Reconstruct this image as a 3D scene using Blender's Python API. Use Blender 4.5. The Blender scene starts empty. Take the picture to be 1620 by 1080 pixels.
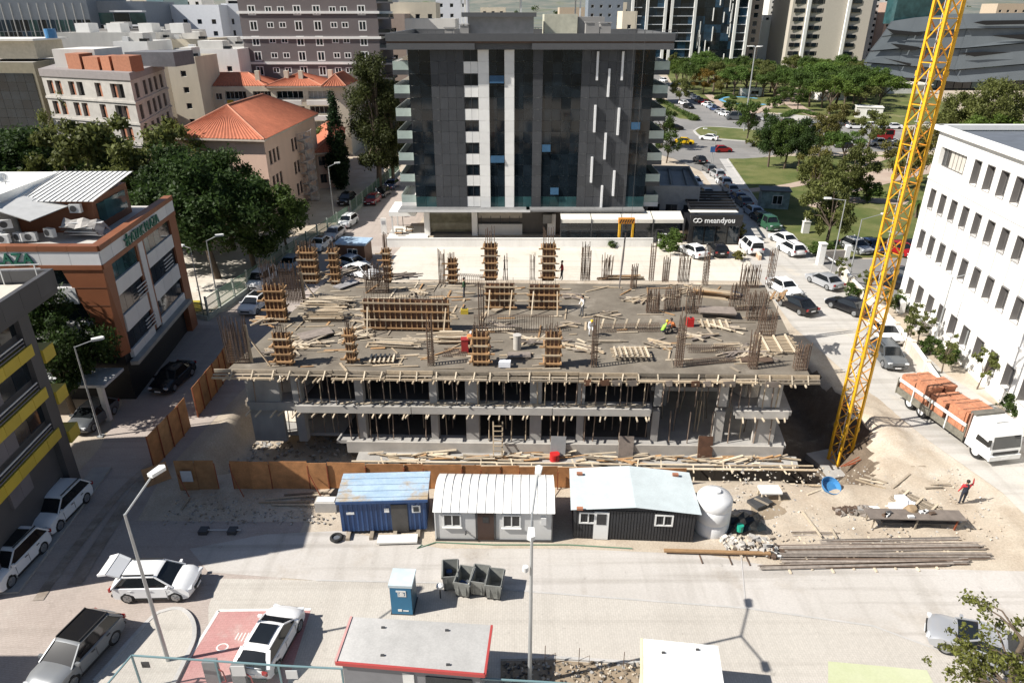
import bpy,bmesh,math,random
import numpy as np
from mathutils import Vector,Matrix
R=math.radians
rnd=random.Random(7)
SC=bpy.context.scene
COL=SC.collection

# ------------------------------------------------------------------ camera, sky, sun, exposure
cam_d=bpy.data.cameras.new('camera');cam=bpy.data.objects.new('camera',cam_d);COL.objects.link(cam)
cam.location=(0,0,27.7);cam.rotation_euler=(R(90 - 25.3),0,0)
cam_d.sensor_width=36;cam_d.lens=36 * 1100 / 1620.0
cam_d.clip_start=.5;cam_d.clip_end=9000
SC.camera=cam
SUN_EL,SUN_AZ=42.0,14.5          # elevation; the heading in which shadows fall, measured from +X towards +Y
w=bpy.data.worlds.new('World');SC.world=w;w.use_nodes=True
nt=w.node_tree;bg=nt.nodes['Background']
sky=nt.nodes.new('ShaderNodeTexSky');sky.sky_type='NISHITA';sky.sun_disc=False
sky.sun_elevation=R(SUN_EL)
sky.sun_rotation=math.atan2(-math.cos(R(SUN_AZ)),-math.sin(R(SUN_AZ)))
sky.air_density=1.0;sky.dust_density=.8
nt.links.new(sky.outputs[0],bg.inputs[0]);bg.inputs[1].default_value=0.056
sl=bpy.data.lights.new('sun','SUN');sl.energy=5.0;sl.angle=R(.53);sl.color=(1,.955,.88)
so=bpy.data.objects.new('sun',sl);COL.objects.link(so)
sd=Vector((math.cos(R(SUN_AZ)) * math.cos(R(SUN_EL)),math.sin(R(SUN_AZ)) * math.cos(R(SUN_EL)),-math.sin(R(SUN_EL))))
so.rotation_euler=sd.to_track_quat('-Z','Y').to_euler();so.location=(-60,-20,80)
vs=SC.view_settings;vs.view_transform='Standard';vs.look='None';vs.exposure=0.62;vs.gamma=1;vs.use_curve_mapping=False

# ------------------------------------------------------------------ materials
MATS={}
def M(name,col,rough=.8,var=.16,scale=1.5,metal=0.,bump=0.,objvar=0.,island=0.,big=.0,spec=.5,streak=None,fine=0.):
    """procedural surface: base colour with noise wear in world space, optional per-object / per-leaf variation, vertical streaks, bump"""
    if name in MATS: return MATS[name]
    m=bpy.data.materials.new(name);m.use_nodes=True;MATS[name]=m
    t=m.node_tree;N=t.nodes;L=t.links;b=N['Principled BSDF']
    b.inputs['Roughness'].default_value=rough;b.inputs['Metallic'].default_value=metal
    b.inputs['Specular IOR Level'].default_value=spec
    geo=N.new('ShaderNodeNewGeometry');pos=geo.outputs['Position']
    if streak:
        mp=N.new('ShaderNodeVectorMath');mp.operation='MULTIPLY';mp.inputs[1].default_value=streak;L.new(pos,mp.inputs[0]);pos=mp.outputs[0]
    def noise(s,d=5):
        n=N.new('ShaderNodeTexNoise');n.inputs['Scale'].default_value=s;n.inputs['Detail'].default_value=d;n.inputs['Roughness'].default_value=.62
        L.new(pos,n.inputs['Vector']);return n.outputs['Fac']
    n1=noise(scale)
    val=N.new('ShaderNodeMapRange');val.inputs[1].default_value=.25;val.inputs[2].default_value=.75
    val.inputs[3].default_value=1 - var;val.inputs[4].default_value=1 + var;L.new(n1,val.inputs[0]);v=val.outputs[0]
    def mul(a,bb):
        x=N.new('ShaderNodeMath');x.operation='MULTIPLY';L.new(a,x.inputs[0]);L.new(bb,x.inputs[1]);return x.outputs[0]
    def rng(src,amt,lo=0.,hi=1.):
        r=N.new('ShaderNodeMapRange');r.inputs[1].default_value=lo;r.inputs[2].default_value=hi
        r.inputs[3].default_value=1 - amt;r.inputs[4].default_value=1 + amt;L.new(src,r.inputs[0]);return r.outputs[0]
    if big: v=mul(v,rng(noise(scale * .13,3),big,.3,.7))
    if fine: v=mul(v,rng(noise(scale * 14,3),fine,.3,.7))
    if objvar:
        oi=N.new('ShaderNodeObjectInfo');v=mul(v,rng(oi.outputs['Random'],objvar))
    if island: v=mul(v,rng(geo.outputs['Random Per Island'],island))
    mx=N.new('ShaderNodeVectorMath');mx.operation='SCALE';mx.inputs[0].default_value=col[:3];L.new(v,mx.inputs['Scale'])
    L.new(mx.outputs[0],b.inputs['Base Color'])
    if bump:
        bp=N.new('ShaderNodeBump');bp.inputs['Strength'].default_value=min(1,bump);bp.inputs['Distance'].default_value=.05
        L.new(n1,bp.inputs['Height']);L.new(bp.outputs[0],b.inputs['Normal'])
    return m

def glass(name,col=(.012,.018,.024),rough=.06,var=.5,scale=.35):
    m=M(name,col,rough=rough,var=var,scale=scale,spec=.6,objvar=.35)
    return m

def blend(name,c1,c2,scale=.3,thr=.5,soft=.12,rough=.85,fine=.1,bump=.25,brick=None,c3=None,s3=.06,rot=0.,tracks=0.,spots=0.):
    """two ground colours mixed by large noise, optional third stain colour, optional paver joints"""
    if name in MATS: return MATS[name]
    m=bpy.data.materials.new(name);m.use_nodes=True;MATS[name]=m
    t=m.node_tree;N=t.nodes;L=t.links;b=N['Principled BSDF'];b.inputs['Roughness'].default_value=rough;b.inputs['Specular IOR Level'].default_value=.25
    geo=N.new('ShaderNodeNewGeometry');pos=geo.outputs['Position']
    def noise(s,d=8,rg=.65):
        n=N.new('ShaderNodeTexNoise');n.inputs['Scale'].default_value=s;n.inputs['Detail'].default_value=d;n.inputs['Roughness'].default_value=rg
        L.new(pos,n.inputs['Vector']);return n.outputs['Fac']
    def ramp(src,a,bb):
        r=N.new('ShaderNodeMapRange');r.interpolation_type='SMOOTHSTEP';r.inputs[1].default_value=a;r.inputs[2].default_value=bb;L.new(src,r.inputs[0]);return r.outputs[0]
    def mix(f,A,B,mode='MIX'):
        x=N.new('ShaderNodeMix');x.data_type='RGBA';x.blend_type=mode
        if hasattr(f,'links'): L.new(f,x.inputs[0])
        else: x.inputs[0].default_value=f
        for s,i in ((A,6),(B,7)):
            if hasattr(s,'links'): L.new(s,x.inputs[i])
            else: x.inputs[i].default_value=(*s,1)
        return x.outputs[2]
    c=mix(ramp(noise(scale),thr - soft,thr + soft),c1,c2)
    if c3: c=mix(ramp(noise(s3,6,.7),.52,.72),c,c3)
    if tracks:
        for ax,k in (((.05,1.5,1),1),((1.1,.06,1),.6)):
            mp=N.new('ShaderNodeVectorMath');mp.operation='MULTIPLY';mp.inputs[1].default_value=ax;L.new(pos,mp.inputs[0]);tn=N.new('ShaderNodeTexNoise');tn.inputs['Scale'].default_value=1;tn.inputs['Detail'].default_value=6;L.new(mp.outputs[0],tn.inputs['Vector'])
            rr=ramp(tn.outputs['Fac'],.5,.68);ml=N.new('ShaderNodeMath');ml.operation='MULTIPLY';ml.inputs[1].default_value=tracks * k;L.new(rr,ml.inputs[0]);c=mix(ml.outputs[0],c,(.20,.175,.145))
    if spots:
        ml=N.new('ShaderNodeMath');ml.operation='MULTIPLY';ml.inputs[1].default_value=spots;L.new(ramp(noise(1.7,5,.7),.62,.72),ml.inputs[0]);c=mix(ml.outputs[0],c,(.16,.14,.12))
    if brick:
        mp=N.new('ShaderNodeMapping');mp.inputs['Rotation'].default_value=(0,0,rot);L.new(pos,mp.inputs[0])
        bt=N.new('ShaderNodeTexBrick');bt.inputs['Scale'].default_value=1;bt.inputs['Brick Width'].default_value=brick[0];bt.inputs['Row Height'].default_value=brick[1]
        bt.inputs['Mortar Size'].default_value=brick[2];bt.inputs['Color1'].default_value=(1,1,1,1);bt.inputs['Color2'].default_value=(.94,.94,.94,1);bt.inputs['Mortar'].default_value=(.80,.79,.77,1)
        L.new(mp.outputs[0],bt.inputs[0]);c=mix(1.,c,bt.outputs[0],'MULTIPLY')
    fn=noise(9,6,.7)
    g=N.new('ShaderNodeMapRange');g.inputs[1].default_value=.3;g.inputs[2].default_value=.7;g.inputs[3].default_value=1 - fine;g.inputs[4].default_value=1 + fine;L.new(fn,g.inputs[0])
    s=N.new('ShaderNodeVectorMath');s.operation='SCALE';L.new(c,s.inputs[0]);L.new(g.outputs[0],s.inputs['Scale']);L.new(s.outputs[0],b.inputs['Base Color'])
    if bump:
        bp=N.new('ShaderNodeBump');bp.inputs['Strength'].default_value=bump;bp.inputs['Distance'].default_value=.04;L.new(fn,bp.inputs['Height']);L.new(bp.outputs[0],b.inputs['Normal'])
    return m

# ------------------------------------------------------------------ mesh building
class MB:
    def __init__(s): s.v=[];s.f=[];s.m=[]
    def face(s,pts,mat=0):
        i=len(s.v);s.v += [tuple(p) for p in pts];s.f.append(tuple(range(i,i + len(pts))));s.m.append(mat);return s
    def box(s,c,d,mat=0,rz=0.,ry=0.):
        x,y,z=d[0] / 2,d[1] / 2,d[2] / 2;i=len(s.v)
        P=[Vector(p) for p in ((-x,-y,-z),(x,-y,-z),(x,y,-z),(-x,y,-z),(-x,-y,z),(x,-y,z),(x,y,z),(-x,y,z))]
        if ry: P=[Matrix.Rotation(ry,3,'Y') @ p for p in P]
        if rz: P=[Matrix.Rotation(rz,3,'Z') @ p for p in P]
        s.v += [tuple(p + Vector(c)) for p in P]
        for q in ((0,3,2,1),(4,5,6,7),(0,1,5,4),(1,2,6,5),(2,3,7,6),(3,0,4,7)): s.f.append(tuple(i + k for k in q));s.m.append(mat)
        return s
    def beam(s,p,q,wd,h=None,mat=0,up=(0,0,1)):
        h=h or wd;p=Vector(p);q=Vector(q);d=(q - p)
        if d.length < 1e-6: return s
        d.normalize();u=Vector(up)
        if abs(d.dot(u)) > .98: u=Vector((1,0,0))
        a=d.cross(u).normalized() * wd / 2;b=a.cross(d).normalized() * h / 2;i=len(s.v)
        for e in (p,q): s.v += [tuple(e - a - b),tuple(e + a - b),tuple(e + a + b),tuple(e - a + b)]
        for k in ((0,1,2,3),(7,6,5,4),(0,4,5,1),(1,5,6,2),(2,6,7,3),(3,7,4,0)): s.f.append(tuple(i + j for j in k));s.m.append(mat)
        return s
    def tube(s,pts,rad,n=8,mat=0,cap=True):
        pts=[Vector(p) for p in pts];rad=rad if isinstance(rad,(list,tuple)) else [rad] * len(pts);i=len(s.v);N=len(pts)
        ref=Vector((.37,.21,.9))
        for k,p in enumerate(pts):
            d=(pts[min(k + 1,N - 1)] - pts[max(k - 1,0)]).normalized();u=ref if abs(d.dot(ref)) < .95 else Vector((1,0,0))
            a=d.cross(u).normalized();b=d.cross(a)
            for j in range(n):
                t=2 * math.pi * j / n;s.v.append(tuple(p + (a * math.cos(t) + b * math.sin(t)) * rad[k]))
        for k in range(N - 1):
            for j in range(n):
                s.f.append((i + k * n + j,i + k * n + (j + 1) % n,i + (k + 1) * n + (j + 1) % n,i + (k + 1) * n + j));s.m.append(mat)
        if cap:
            s.f.append(tuple(i + j for j in range(n)));s.m.append(mat);s.f.append(tuple(i + (N - 1) * n + j for j in reversed(range(n))));s.m.append(mat)
        return s
    def prism(s,poly,z0,z1,mat=0,top=None):
        """poly: (x,y) counter-clockwise"""
        n=len(poly);i=len(s.v);s.v += [(p[0],p[1],z0) for p in poly] + [(p[0],p[1],z1) for p in poly]
        for k in range(n): j=(k + 1) % n;s.f.append((i + k,i + j,i + n + j,i + n + k));s.m.append(mat)
        s.f.append(tuple(i + n + k for k in range(n)));s.m.append(mat if top is None else top)
        s.f.append(tuple(i + k for k in reversed(range(n))));s.m.append(mat);return s
    def mesh(s,name,mats,smooth=None):
        me=bpy.data.meshes.new(name);me.from_pydata(s.v,[],s.f)
        for m in (mats if isinstance(mats,(list,tuple)) else [mats]): me.materials.append(m)
        if len(me.materials) > 1: me.polygons.foreach_set('material_index',s.m)
        if smooth is not None:
            me.polygons.foreach_set('use_smooth',[True] * len(me.polygons));me.set_sharp_from_angle(angle=R(smooth))
        me.update();return me
    def build(s,name,mats,parent=None,smooth=None,loc=None,rz=0.):
        return put(name,s.mesh(name,mats,smooth),parent,loc,rz)

def put(name,me,parent=None,loc=None,rz=0.,scale=None):
    o=bpy.data.objects.new(name,me);COL.objects.link(o)
    if parent is not None: o.parent=parent
    if loc is not None: o.location=loc
    if rz: o.rotation_euler=(0,0,rz)
    if scale is not None: o.scale=scale
    return o
def tag(o,label=None,cat=None,group=None,kind=None):
    if label: o['label']=label
    if cat: o['category']=cat
    if group: o['group']=group
    if kind: o['kind']=kind
    return o
def thing(name,label,cat,loc=(0,0,0),rz=0.,group=None):
    o=bpy.data.objects.new(name,None);COL.objects.link(o);o.location=loc;o.rotation_euler=(0,0,rz);o.empty_display_size=.3
    return tag(o,label,cat,group)
def setting(name,mb,mat,kind='structure',smooth=None):
    return tag(mb.build(name,mat,None,smooth),kind=kind)
KIDS={}
def copy_tree(o,parent=None,kids=None):
    if kids is None:
        kids={}
        for x in bpy.data.objects:
            if x.parent: kids.setdefault(x.parent,[]).append(x)
    c=o.copy();COL.objects.link(c);c.parent=parent
    for ch in kids.get(o,[]): copy_tree(ch,c,kids)
    return c
UNIT={}
def piece(name,mat,p,q,wd,h,parent=None,up=(0,0,1)):
    """one board / bar: a shared unit box stretched from p to q (wd sideways, h along up)"""
    if mat.name not in UNIT: UNIT[mat.name]=MB().box((0,0,0),(1,1,1)).mesh('board',mat)
    p=Vector(p);q=Vector(q);d=q - p;ln=d.length;d.normalize();u=Vector(up)
    if abs(d.dot(u)) > .98: u=Vector((0,1,0))
    y=u.cross(d).normalized();z=d.cross(y)
    o=bpy.data.objects.new(name,UNIT[mat.name]);COL.objects.link(o)
    if parent is not None: o.parent=parent
    mw=Matrix((d,y,z)).transposed().to_4x4();mw.translation=(p + q) / 2
    o.matrix_local=mw @ Matrix.Diagonal((ln,wd,h,1));return o
def pbox(name,mat,c,d,parent=None,rz=0.):
    if mat.name not in UNIT: UNIT[mat.name]=MB().box((0,0,0),(1,1,1)).mesh('board',mat)
    return put(name,UNIT[mat.name],parent,c,rz,d)
CYL={}
def rod(name,mat,p,q,r,parent=None,n=6):
    k=(mat.name,n)
    if k not in CYL: CYL[k]=MB().tube([(-.5,0,0),(.5,0,0)],1,n).mesh('rod',mat,40)
    p=Vector(p);q=Vector(q);d=q - p;ln=d.length;d.normalize();u=Vector((0,0,1)) if abs(d.z) < .98 else Vector((0,1,0))
    y=u.cross(d).normalized();z=d.cross(y)
    o=bpy.data.objects.new(name,CYL[k]);COL.objects.link(o)
    if parent is not None: o.parent=parent
    mw=Matrix((d,y,z)).transposed().to_4x4();mw.translation=(p + q) / 2
    o.matrix_local=mw @ Matrix.Diagonal((ln,r,r,1));return o
def text(name,body,mat,size,depth,parent=None,loc=(0,0,0),rot=(R(90),0,0),align='LEFT',bold=.0):
    c=bpy.data.curves.new('t','FONT');c.body=body;c.size=size;c.extrude=depth;c.align_x=align;c.offset=bold;c.resolution_u=2
    t=bpy.data.objects.new('t',c);COL.objects.link(t);dg=bpy.context.evaluated_depsgraph_get()
    me=bpy.data.meshes.new_from_object(t.evaluated_get(dg));bpy.data.objects.remove(t);bpy.data.curves.remove(c)
    me.materials.clear();me.materials.append(mat);o=put(name,me,parent,loc);o.rotation_euler=rot;return o

# ------------------------------------------------------------------ facades
def facade(mb,O,u,W,z0,z1,holes,depth=.15,mat=0):
    """wall sheet with real openings; O start corner (x,y), u unit direction left to right seen from outside"""
    n=(u[1],-u[0])
    def P(a,b,d=0.): return (O[0] + u[0] * a - n[0] * d,O[1] + u[1] * a - n[1] * d,b)
    A=sorted({0,W} | {round(h[0],4) for h in holes} | {round(h[1],4) for h in holes});B=sorted({z0,z1} | {round(h[2],4) for h in holes} | {round(h[3],4) for h in holes})
    A=[a for a in A if -1e-6 <= a <= W + 1e-6]
    for j in range(len(B) - 1):
        i=0
        while i < len(A) - 1:
            def solid(i): 
                ca,cb=(A[i] + A[i + 1]) / 2,(B[j] + B[j + 1]) / 2
                return not any(h[0] < ca < h[1] and h[2] < cb < h[3] for h in holes)
            if not solid(i): i += 1;continue
            k=i
            while k + 1 < len(A) - 1 and solid(k + 1): k += 1
            mb.face([P(A[i],B[j]),P(A[k + 1],B[j]),P(A[k + 1],B[j + 1]),P(A[i],B[j + 1])],mat);i=k + 1
    for h in holes:
        a,b,c,d=h[:4];D=depth + .02
        mb.face([P(a,c),P(b,c),P(b,c,D),P(a,c,D)],mat);mb.face([P(a,d,D),P(b,d,D),P(b,d),P(a,d)],mat)
        mb.face([P(a,c,D),P(a,d,D),P(a,d),P(a,c)],mat);mb.face([P(b,c),P(b,d),P(b,d,D),P(b,c,D)],mat)
WIN={}
def win_mesh(wd,h,fm,gm,mull=1,trans=0,fw=.06):
    k=(round(wd,2),round(h,2),fm.name,gm.name,mull,trans,fw)
    if k in WIN: return WIN[k]
    m=MB();t=.05
    m.face([(0,.04,0),(wd,.04,0),(wd,.04,h),(0,.04,h)],1)
    m.box((wd / 2,.02,fw / 2),(wd,t,fw));m.box((wd / 2,.02,h - fw / 2),(wd,t,fw));m.box((fw / 2,.02,h / 2),(fw,t,h - 2 * fw));m.box((wd - fw / 2,.02,h / 2),(fw,t,h - 2 * fw))
    for i in range(mull): m.box((wd * (i + 1) / (mull + 1),.022,h / 2),(fw * .8,t * .9,h - 2 * fw))
    for i in range(trans): m.box((wd / 2,.024,h * (i + 1) / (trans + 1)),(wd - 2 * fw,t * .8,fw * .7))
    WIN[k]=m.mesh('window',[fm,gm]);return WIN[k]
def add_windows(parent,O,u,holes,fm,gm,depth=.15,mull=1,trans=0,fw=.06,name='window',alts=None):
    rz=math.atan2(u[1],u[0]);n=(u[1],-u[0]);out=[]
    for h in holes:
        g=gm if not alts or rnd.random() > .3 else rnd.choice(alts)
        o=put(name,win_mesh(h[1] - h[0],h[3] - h[2],fm,g,mull,trans,fw),parent,(O[0] + u[0] * h[0] - n[0] * (depth - .02),O[1] + u[1] * h[0] - n[1] * (depth - .02),h[2]),rz);out.append(o)
    return out
def unit(a,b):
    d=(b[0] - a[0],b[1] - a[1]);l=math.hypot(*d);return (d[0] / l,d[1] / l),l
def grid_holes(W,z0,rows,rowh,cols,ww,wh,sill=.9,margin=None,skip=()):
    mg=margin if margin is not None else (W / cols - ww) / 2
    st=(W - 2 * mg - ww) / max(1,cols - 1)
    return [(mg + c * st,mg + c * st + ww,z0 + r * rowh + sill,z0 + r * rowh + sill + wh) for r in range(rows) for c in range(cols) if (r,c) not in skip]


# ================================================================== THE SETTING
PIT=[(-22.3,37.9),(17,37.3),(20.6,36.6),(23.6,36.6),(25.6,39.5),(26.6,44),(26.4,52),(25.6,60),(27,74.2),(-16.2,74.8),(-19.5,60),(-21.5,46)]
DIRT=[(10.5,31.2),(30.5,29.4),(31,36),(29.5,42),(28.2,52),(27.6,60),(24,60),(20,37.2),(10.5,37.5)]
DIRT2=[(-21.8,33.4),(-10.5,33.6),(-10,37.7),(-22.2,37.7)]
def inside_dist(X,Y,poly):
    """signed distance to a polygon (positive inside), numpy"""
    d=np.full(X.shape,1e9);ins=np.zeros(X.shape,bool);n=len(poly)
    for i in range(n):
        x0,y0=poly[i];x1,y1=poly[(i + 1) % n];ex,ey=x1 - x0,y1 - y0
        t=np.clip(((X - x0) * ex + (Y - y0) * ey) / (ex * ex + ey * ey),0,1)
        d=np.minimum(d,np.hypot(X - x0 - t * ex,Y - y0 - t * ey))
        c=((y0 > Y) != (y1 > Y));xi=x0 + (Y - y0) / (ey if abs(ey) > 1e-9 else 1e-9) * ex
        ins ^= c & (X < xi)
    return np.where(ins,d,-d)
def fbm(X,Y,s,seed,octs=4):
    r=np.random.RandomState(seed);out=0;a=1.
    for o in range(octs):
        for k in range(5):
            th=r.rand() * 6.28;f=s * (2 ** o) * (.7 + .6 * r.rand());out=out + a * np.sin((X * math.cos(th) + Y * math.sin(th)) * f + r.rand() * 6.28) / 5
        a *= .55
    return out
def terrain():
    xs=np.concatenate([-np.geomspace(2600,34,22),np.arange(-32,46.01,.38),np.geomspace(48,2600,22)])
    ys=np.concatenate([[-60,-20,0,10,16],np.arange(19,78.01,.38),np.geomspace(80,5000,26)])
    X,Y=np.meshgrid(xs,ys);Z=np.zeros(X.shape)
    d=inside_dist(X,Y,PIT)
    depth=np.where(X < -9,1.7,3.0);wob=.45 * fbm(X,Y,1.3,3)
    slope=np.where(X > 21,2.6,np.where(X < -9,2.4,.9))
    k=np.clip((d + wob * .5) / slope,0,1);Z -= np.where(d > -1,k * k * (3 - 2 * k) * depth,0)
    Z += np.where((d > .2),.16 * fbm(X,Y,1.9,5),0)
    for P,amp in ((DIRT,.13),(DIRT2,.09)):
        e=np.clip(inside_dist(X,Y,P) / 1.6,0,1);f=fbm(X,Y,1.1,9) * .7 + .5 * fbm(X,Y,3.7,2);Z += e * np.clip(amp * (f + .75),0,1)
    # bank of spoil beside the pit's right edge
    e=np.exp(-((X - 27.2) / 1.3) ** 2 - ((Y - 43.5) / 4.5) ** 2) + .8 * np.exp(-((X - 21.5) / 2.2) ** 2 - ((Y - 35.6) / .8) ** 2);Z += .5 * e * (1 + .4 * fbm(X,Y,2.2,11)) * (d < .6)
    hill=np.clip((Y - 700) / 2600,0,1);Z += hill * hill * 260 * (1 + .35 * fbm(X,Y,.0022,21)) + np.where(Y < 700,0,0)
    ny,nx=X.shape;me=bpy.data.meshes.new('terrain');V=np.stack([X,Y,Z],-1).reshape(-1,3)
    idx=np.arange(ny * nx).reshape(ny,nx);F=np.stack([idx[:-1,:-1],idx[:-1,1:],idx[1:,1:],idx[1:,:-1]],-1).reshape(-1,4)
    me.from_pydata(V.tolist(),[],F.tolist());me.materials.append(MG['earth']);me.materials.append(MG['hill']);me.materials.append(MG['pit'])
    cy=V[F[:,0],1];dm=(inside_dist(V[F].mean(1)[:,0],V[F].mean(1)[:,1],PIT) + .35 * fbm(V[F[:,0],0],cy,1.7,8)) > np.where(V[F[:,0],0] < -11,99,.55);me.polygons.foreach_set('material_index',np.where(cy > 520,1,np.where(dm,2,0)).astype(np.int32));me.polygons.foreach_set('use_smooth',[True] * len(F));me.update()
    return tag(put('ground',me),kind='structure')
MG={
 'earth': blend('earth',(.50,.435,.35),(.40,.33,.255),.35,.5,.2,c3=(.56,.51,.44),s3=.11,fine=.2,bump=.5),
 'hill': blend('hill',(.13,.15,.13),(.22,.21,.18),.02,.5,.1,c3=(.10,.13,.07),s3=.01),
 'paver': blend('paver',(.53,.495,.445),(.49,.455,.41),.18,.5,.2,brick=(.24,.12,.008),c3=(.56,.53,.48),s3=.09,spots=.3,tracks=.15,fine=.08,bump=.2,rot=R(90)),
 'paver_pink': blend('paver_pink',(.40,.34,.305),(.46,.40,.36),.16,.5,.2,brick=(.22,.11,.008),c3=(.50,.46,.42),s3=.13,spots=.3,tracks=.2,fine=.1,bump=.2,rot=R(8)),
 'concrete': blend('concrete_road',(.47,.44,.405),(.53,.50,.47),.14,.5,.22,c3=(.42,.38,.335),s3=.22,fine=.09,bump=.15,tracks=.3,spots=.35),
 'road': blend('site_road',(.44,.42,.39),(.50,.475,.44),.12,.5,.2,c3=(.55,.50,.43),s3=.16,fine=.08,bump=.15,tracks=.28,spots=.3),
 'asphalt': blend('asphalt',(.20,.195,.19),(.26,.25,.24),.1,.5,.2,c3=(.31,.295,.28),s3=.07,tracks=.2,fine=.08,bump=.1),
 'lot': blend('lot_dirt',(.60,.545,.465),(.66,.61,.54),.12,.5,.2,c3=(.50,.435,.35),s3=.15,fine=.1,bump=.25,tracks=.16,spots=.2),
 'grass': blend('grass_soil',(.085,.11,.03),(.15,.155,.055),.16,.5,.14,c3=(.24,.215,.11),s3=.09,fine=.3,bump=.4),
 'path': blend('park_path',(.40,.30,.24),(.46,.37,.30),.3,.5,.2,fine=.08),
 'kerb': blend('kerb_stone',(.42,.41,.39),(.50,.48,.46),.6,.5,.2,fine=.1),
 'red_bay': blend('red_bay_paint',(.47,.235,.225),(.52,.30,.28),.35,.5,.2,c3=(.52,.38,.35),s3=.5,fine=.1,brick=(.22,.11,.008)),
 'white_line': blend('white_line_paint',(.75,.74,.71),(.62,.60,.57),1.2,.5,.2),
 'red_mark': blend('red_mark_paint',(.55,.16,.17),(.52,.36,.33),1.5,.5,.15),
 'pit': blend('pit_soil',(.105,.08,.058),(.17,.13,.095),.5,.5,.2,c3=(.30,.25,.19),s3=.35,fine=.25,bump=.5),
 'puddle': blend('damp_soil',(.25,.19,.13),(.32,.26,.19),.6,.5,.2),
 'tyre': blend('tyre_dirt',(.23,.19,.155),(.36,.31,.27),.55,.5,.16,c3=(.42,.37,.32),s3=.5,fine=.15),
}
terrain()
def sheet(name,poly,z,m,kind='structure'):
    # subdivided only by its outline: a flat sheet
    mb=MB();a=sum(poly[i][0] * poly[(i + 1) % len(poly)][1] - poly[(i + 1) % len(poly)][0] * poly[i][1] for i in range(len(poly)))
    p=poly if a > 0 else poly[::-1];mb.face([(x,y,z) for x,y in p]);return setting(name,mb,MG[m],kind)
def slab(name,poly,h,m,z=0.):
    a=sum(poly[i][0] * poly[(i + 1) % len(poly)][1] - poly[(i + 1) % len(poly)][0] * poly[i][1] for i in range(len(poly)))
    mb=MB();mb.prism(poly if a > 0 else poly[::-1],z - .3,z + h);return setting(name,mb,MG[m])
def smooth_line(pts,n=6):
    out=[];P=[pts[0]] + list(pts) + [pts[-1]]
    for i in range(1,len(P) - 2):
        for k in range(n):
            t=k / n;a,b,c,d=P[i - 1],P[i],P[i + 1],P[i + 2]
            out.append(tuple(.5 * ((2 * b[j]) + (-a[j] + c[j]) * t + (2 * a[j] - 5 * b[j] + 4 * c[j] - d[j]) * t * t + (-a[j] + 3 * b[j] - 3 * c[j] + d[j]) * t ** 3) for j in range(2)))
    return out + [tuple(pts[-1])]
def band(pts,wd):
    L=[];Rr=[]
    for i,p in enumerate(pts):
        a=pts[max(0,i - 1)];b=pts[min(len(pts) - 1,i + 1)];u,_=unit(a,b);L.append((p[0] - u[1] * wd / 2,p[1] + u[0] * wd / 2));Rr.append((p[0] + u[1] * wd / 2,p[1] - u[0] * wd / 2))
    return Rr + L[::-1]
def strip(name,pts,wd,z,m,n=6):
    pts=smooth_line(pts,n) if n else pts;mb=MB();q=band(pts,wd);k=len(pts)
    for i in range(k - 1): mb.face([(*q[i],z),(*q[i + 1],z),(*q[2 * k - 2 - i],z),(*q[2 * k - 1 - i],z)])
    return setting(name,mb,MG[m])
def kerb(name,pts,wd=.18,h=.13,m='kerb',n=6,z=0):
    pts=smooth_line(pts,n) if n else pts;mb=MB();q=band(pts,wd);k=len(pts)
    for i in range(k - 1):
        a,b,c,d=q[i],q[i + 1],q[2 * k - 2 - i],q[2 * k - 1 - i]
        mb.face([(*a,z + h),(*b,z + h),(*c,z + h),(*d,z + h)]);mb.face([(*a,z - .1),(*b,z - .1),(*b,z + h),(*a,z + h)]);mb.face([(*c,z - .1),(*d,z - .1),(*d,z + h),(*c,z + h)])
    return setting(name,mb,MG[m])

# yard, roads, street
sheet('paved_street',[(-28.2,12),(-12.5,12),(-12.5,33.2),(-22.6,33.3),(-23.2,38),(-22.3,46),(-20.5,60),(-17.2,76),(-14,88),(-12,130),(-22.5,130),(-29,66),(-33,64),(-33,52),(-30.5,47),(-29,41)],.012,'paver_pink')
sheet('concrete_road',[(-18.43,30.87),(-14.48,32.09),(-10.2,32.4),(-4,30.9),(3,30.9),(11,30.4),(14,29.6),(31,29),(60,30),(60,20.5),(22.18,22.89),(18.0,25.34),(12.03,26.48),(1.0,27.6),(-4.08,28.24),(-10.58,28.42),(-16.62,29.03)],.020,'concrete')
sheet('paved_yard',[(-12.46,18.5),(-15.65,26.57),(-15.92,28.56),(-10.58,28.42),(-4.08,28.24),(1.0,27.6),(12.03,26.48),(18.0,25.34),(22.18,22.89),(44,21),(44,8),(-12,8)],.027,'paver')
sheet('site_road',[(27.4,62),(28.4,52),(29.8,42),(31.3,36),(31.2,29.2),(60,29),(60,40),(38.8,40),(36.8,52),(38.3,75),(39.2,84),(39.8,102),(42.6,136),(36.6,136),(34,110),(31,88),(30.2,87.9),(28.3,75)],.030,'road')
sheet('back_lot',[(-14.2,89.2),(-16.3,75.2),(27.2,74.6),(28.2,75),(30.2,88),(26,90.2)],.034,'lot')
# shoring of the pit and the tyre tracks over the shaded street
strip('tyre_track',[(-24.71,26.99),(-24.94,30.25),(-25.0,35.96),(-24.38,39.41)],.55,.042,'tyre');strip('tyre_track',[(-23.43,28.1),(-23.81,31.82),(-24.15,36.28),(-23.78,39.05)],.75,.046,'tyre')

strip('concrete_joint',[(12.9,30.25),(12.03,26.48)],.06,.040,'kerb',0);strip('concrete_joint',[(-10.58,28.42),(-4.08,28.24),(1.0,27.6),(12.03,26.48),(18.0,25.34),(22.18,22.89)],.12,.044,'kerb',0)
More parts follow.
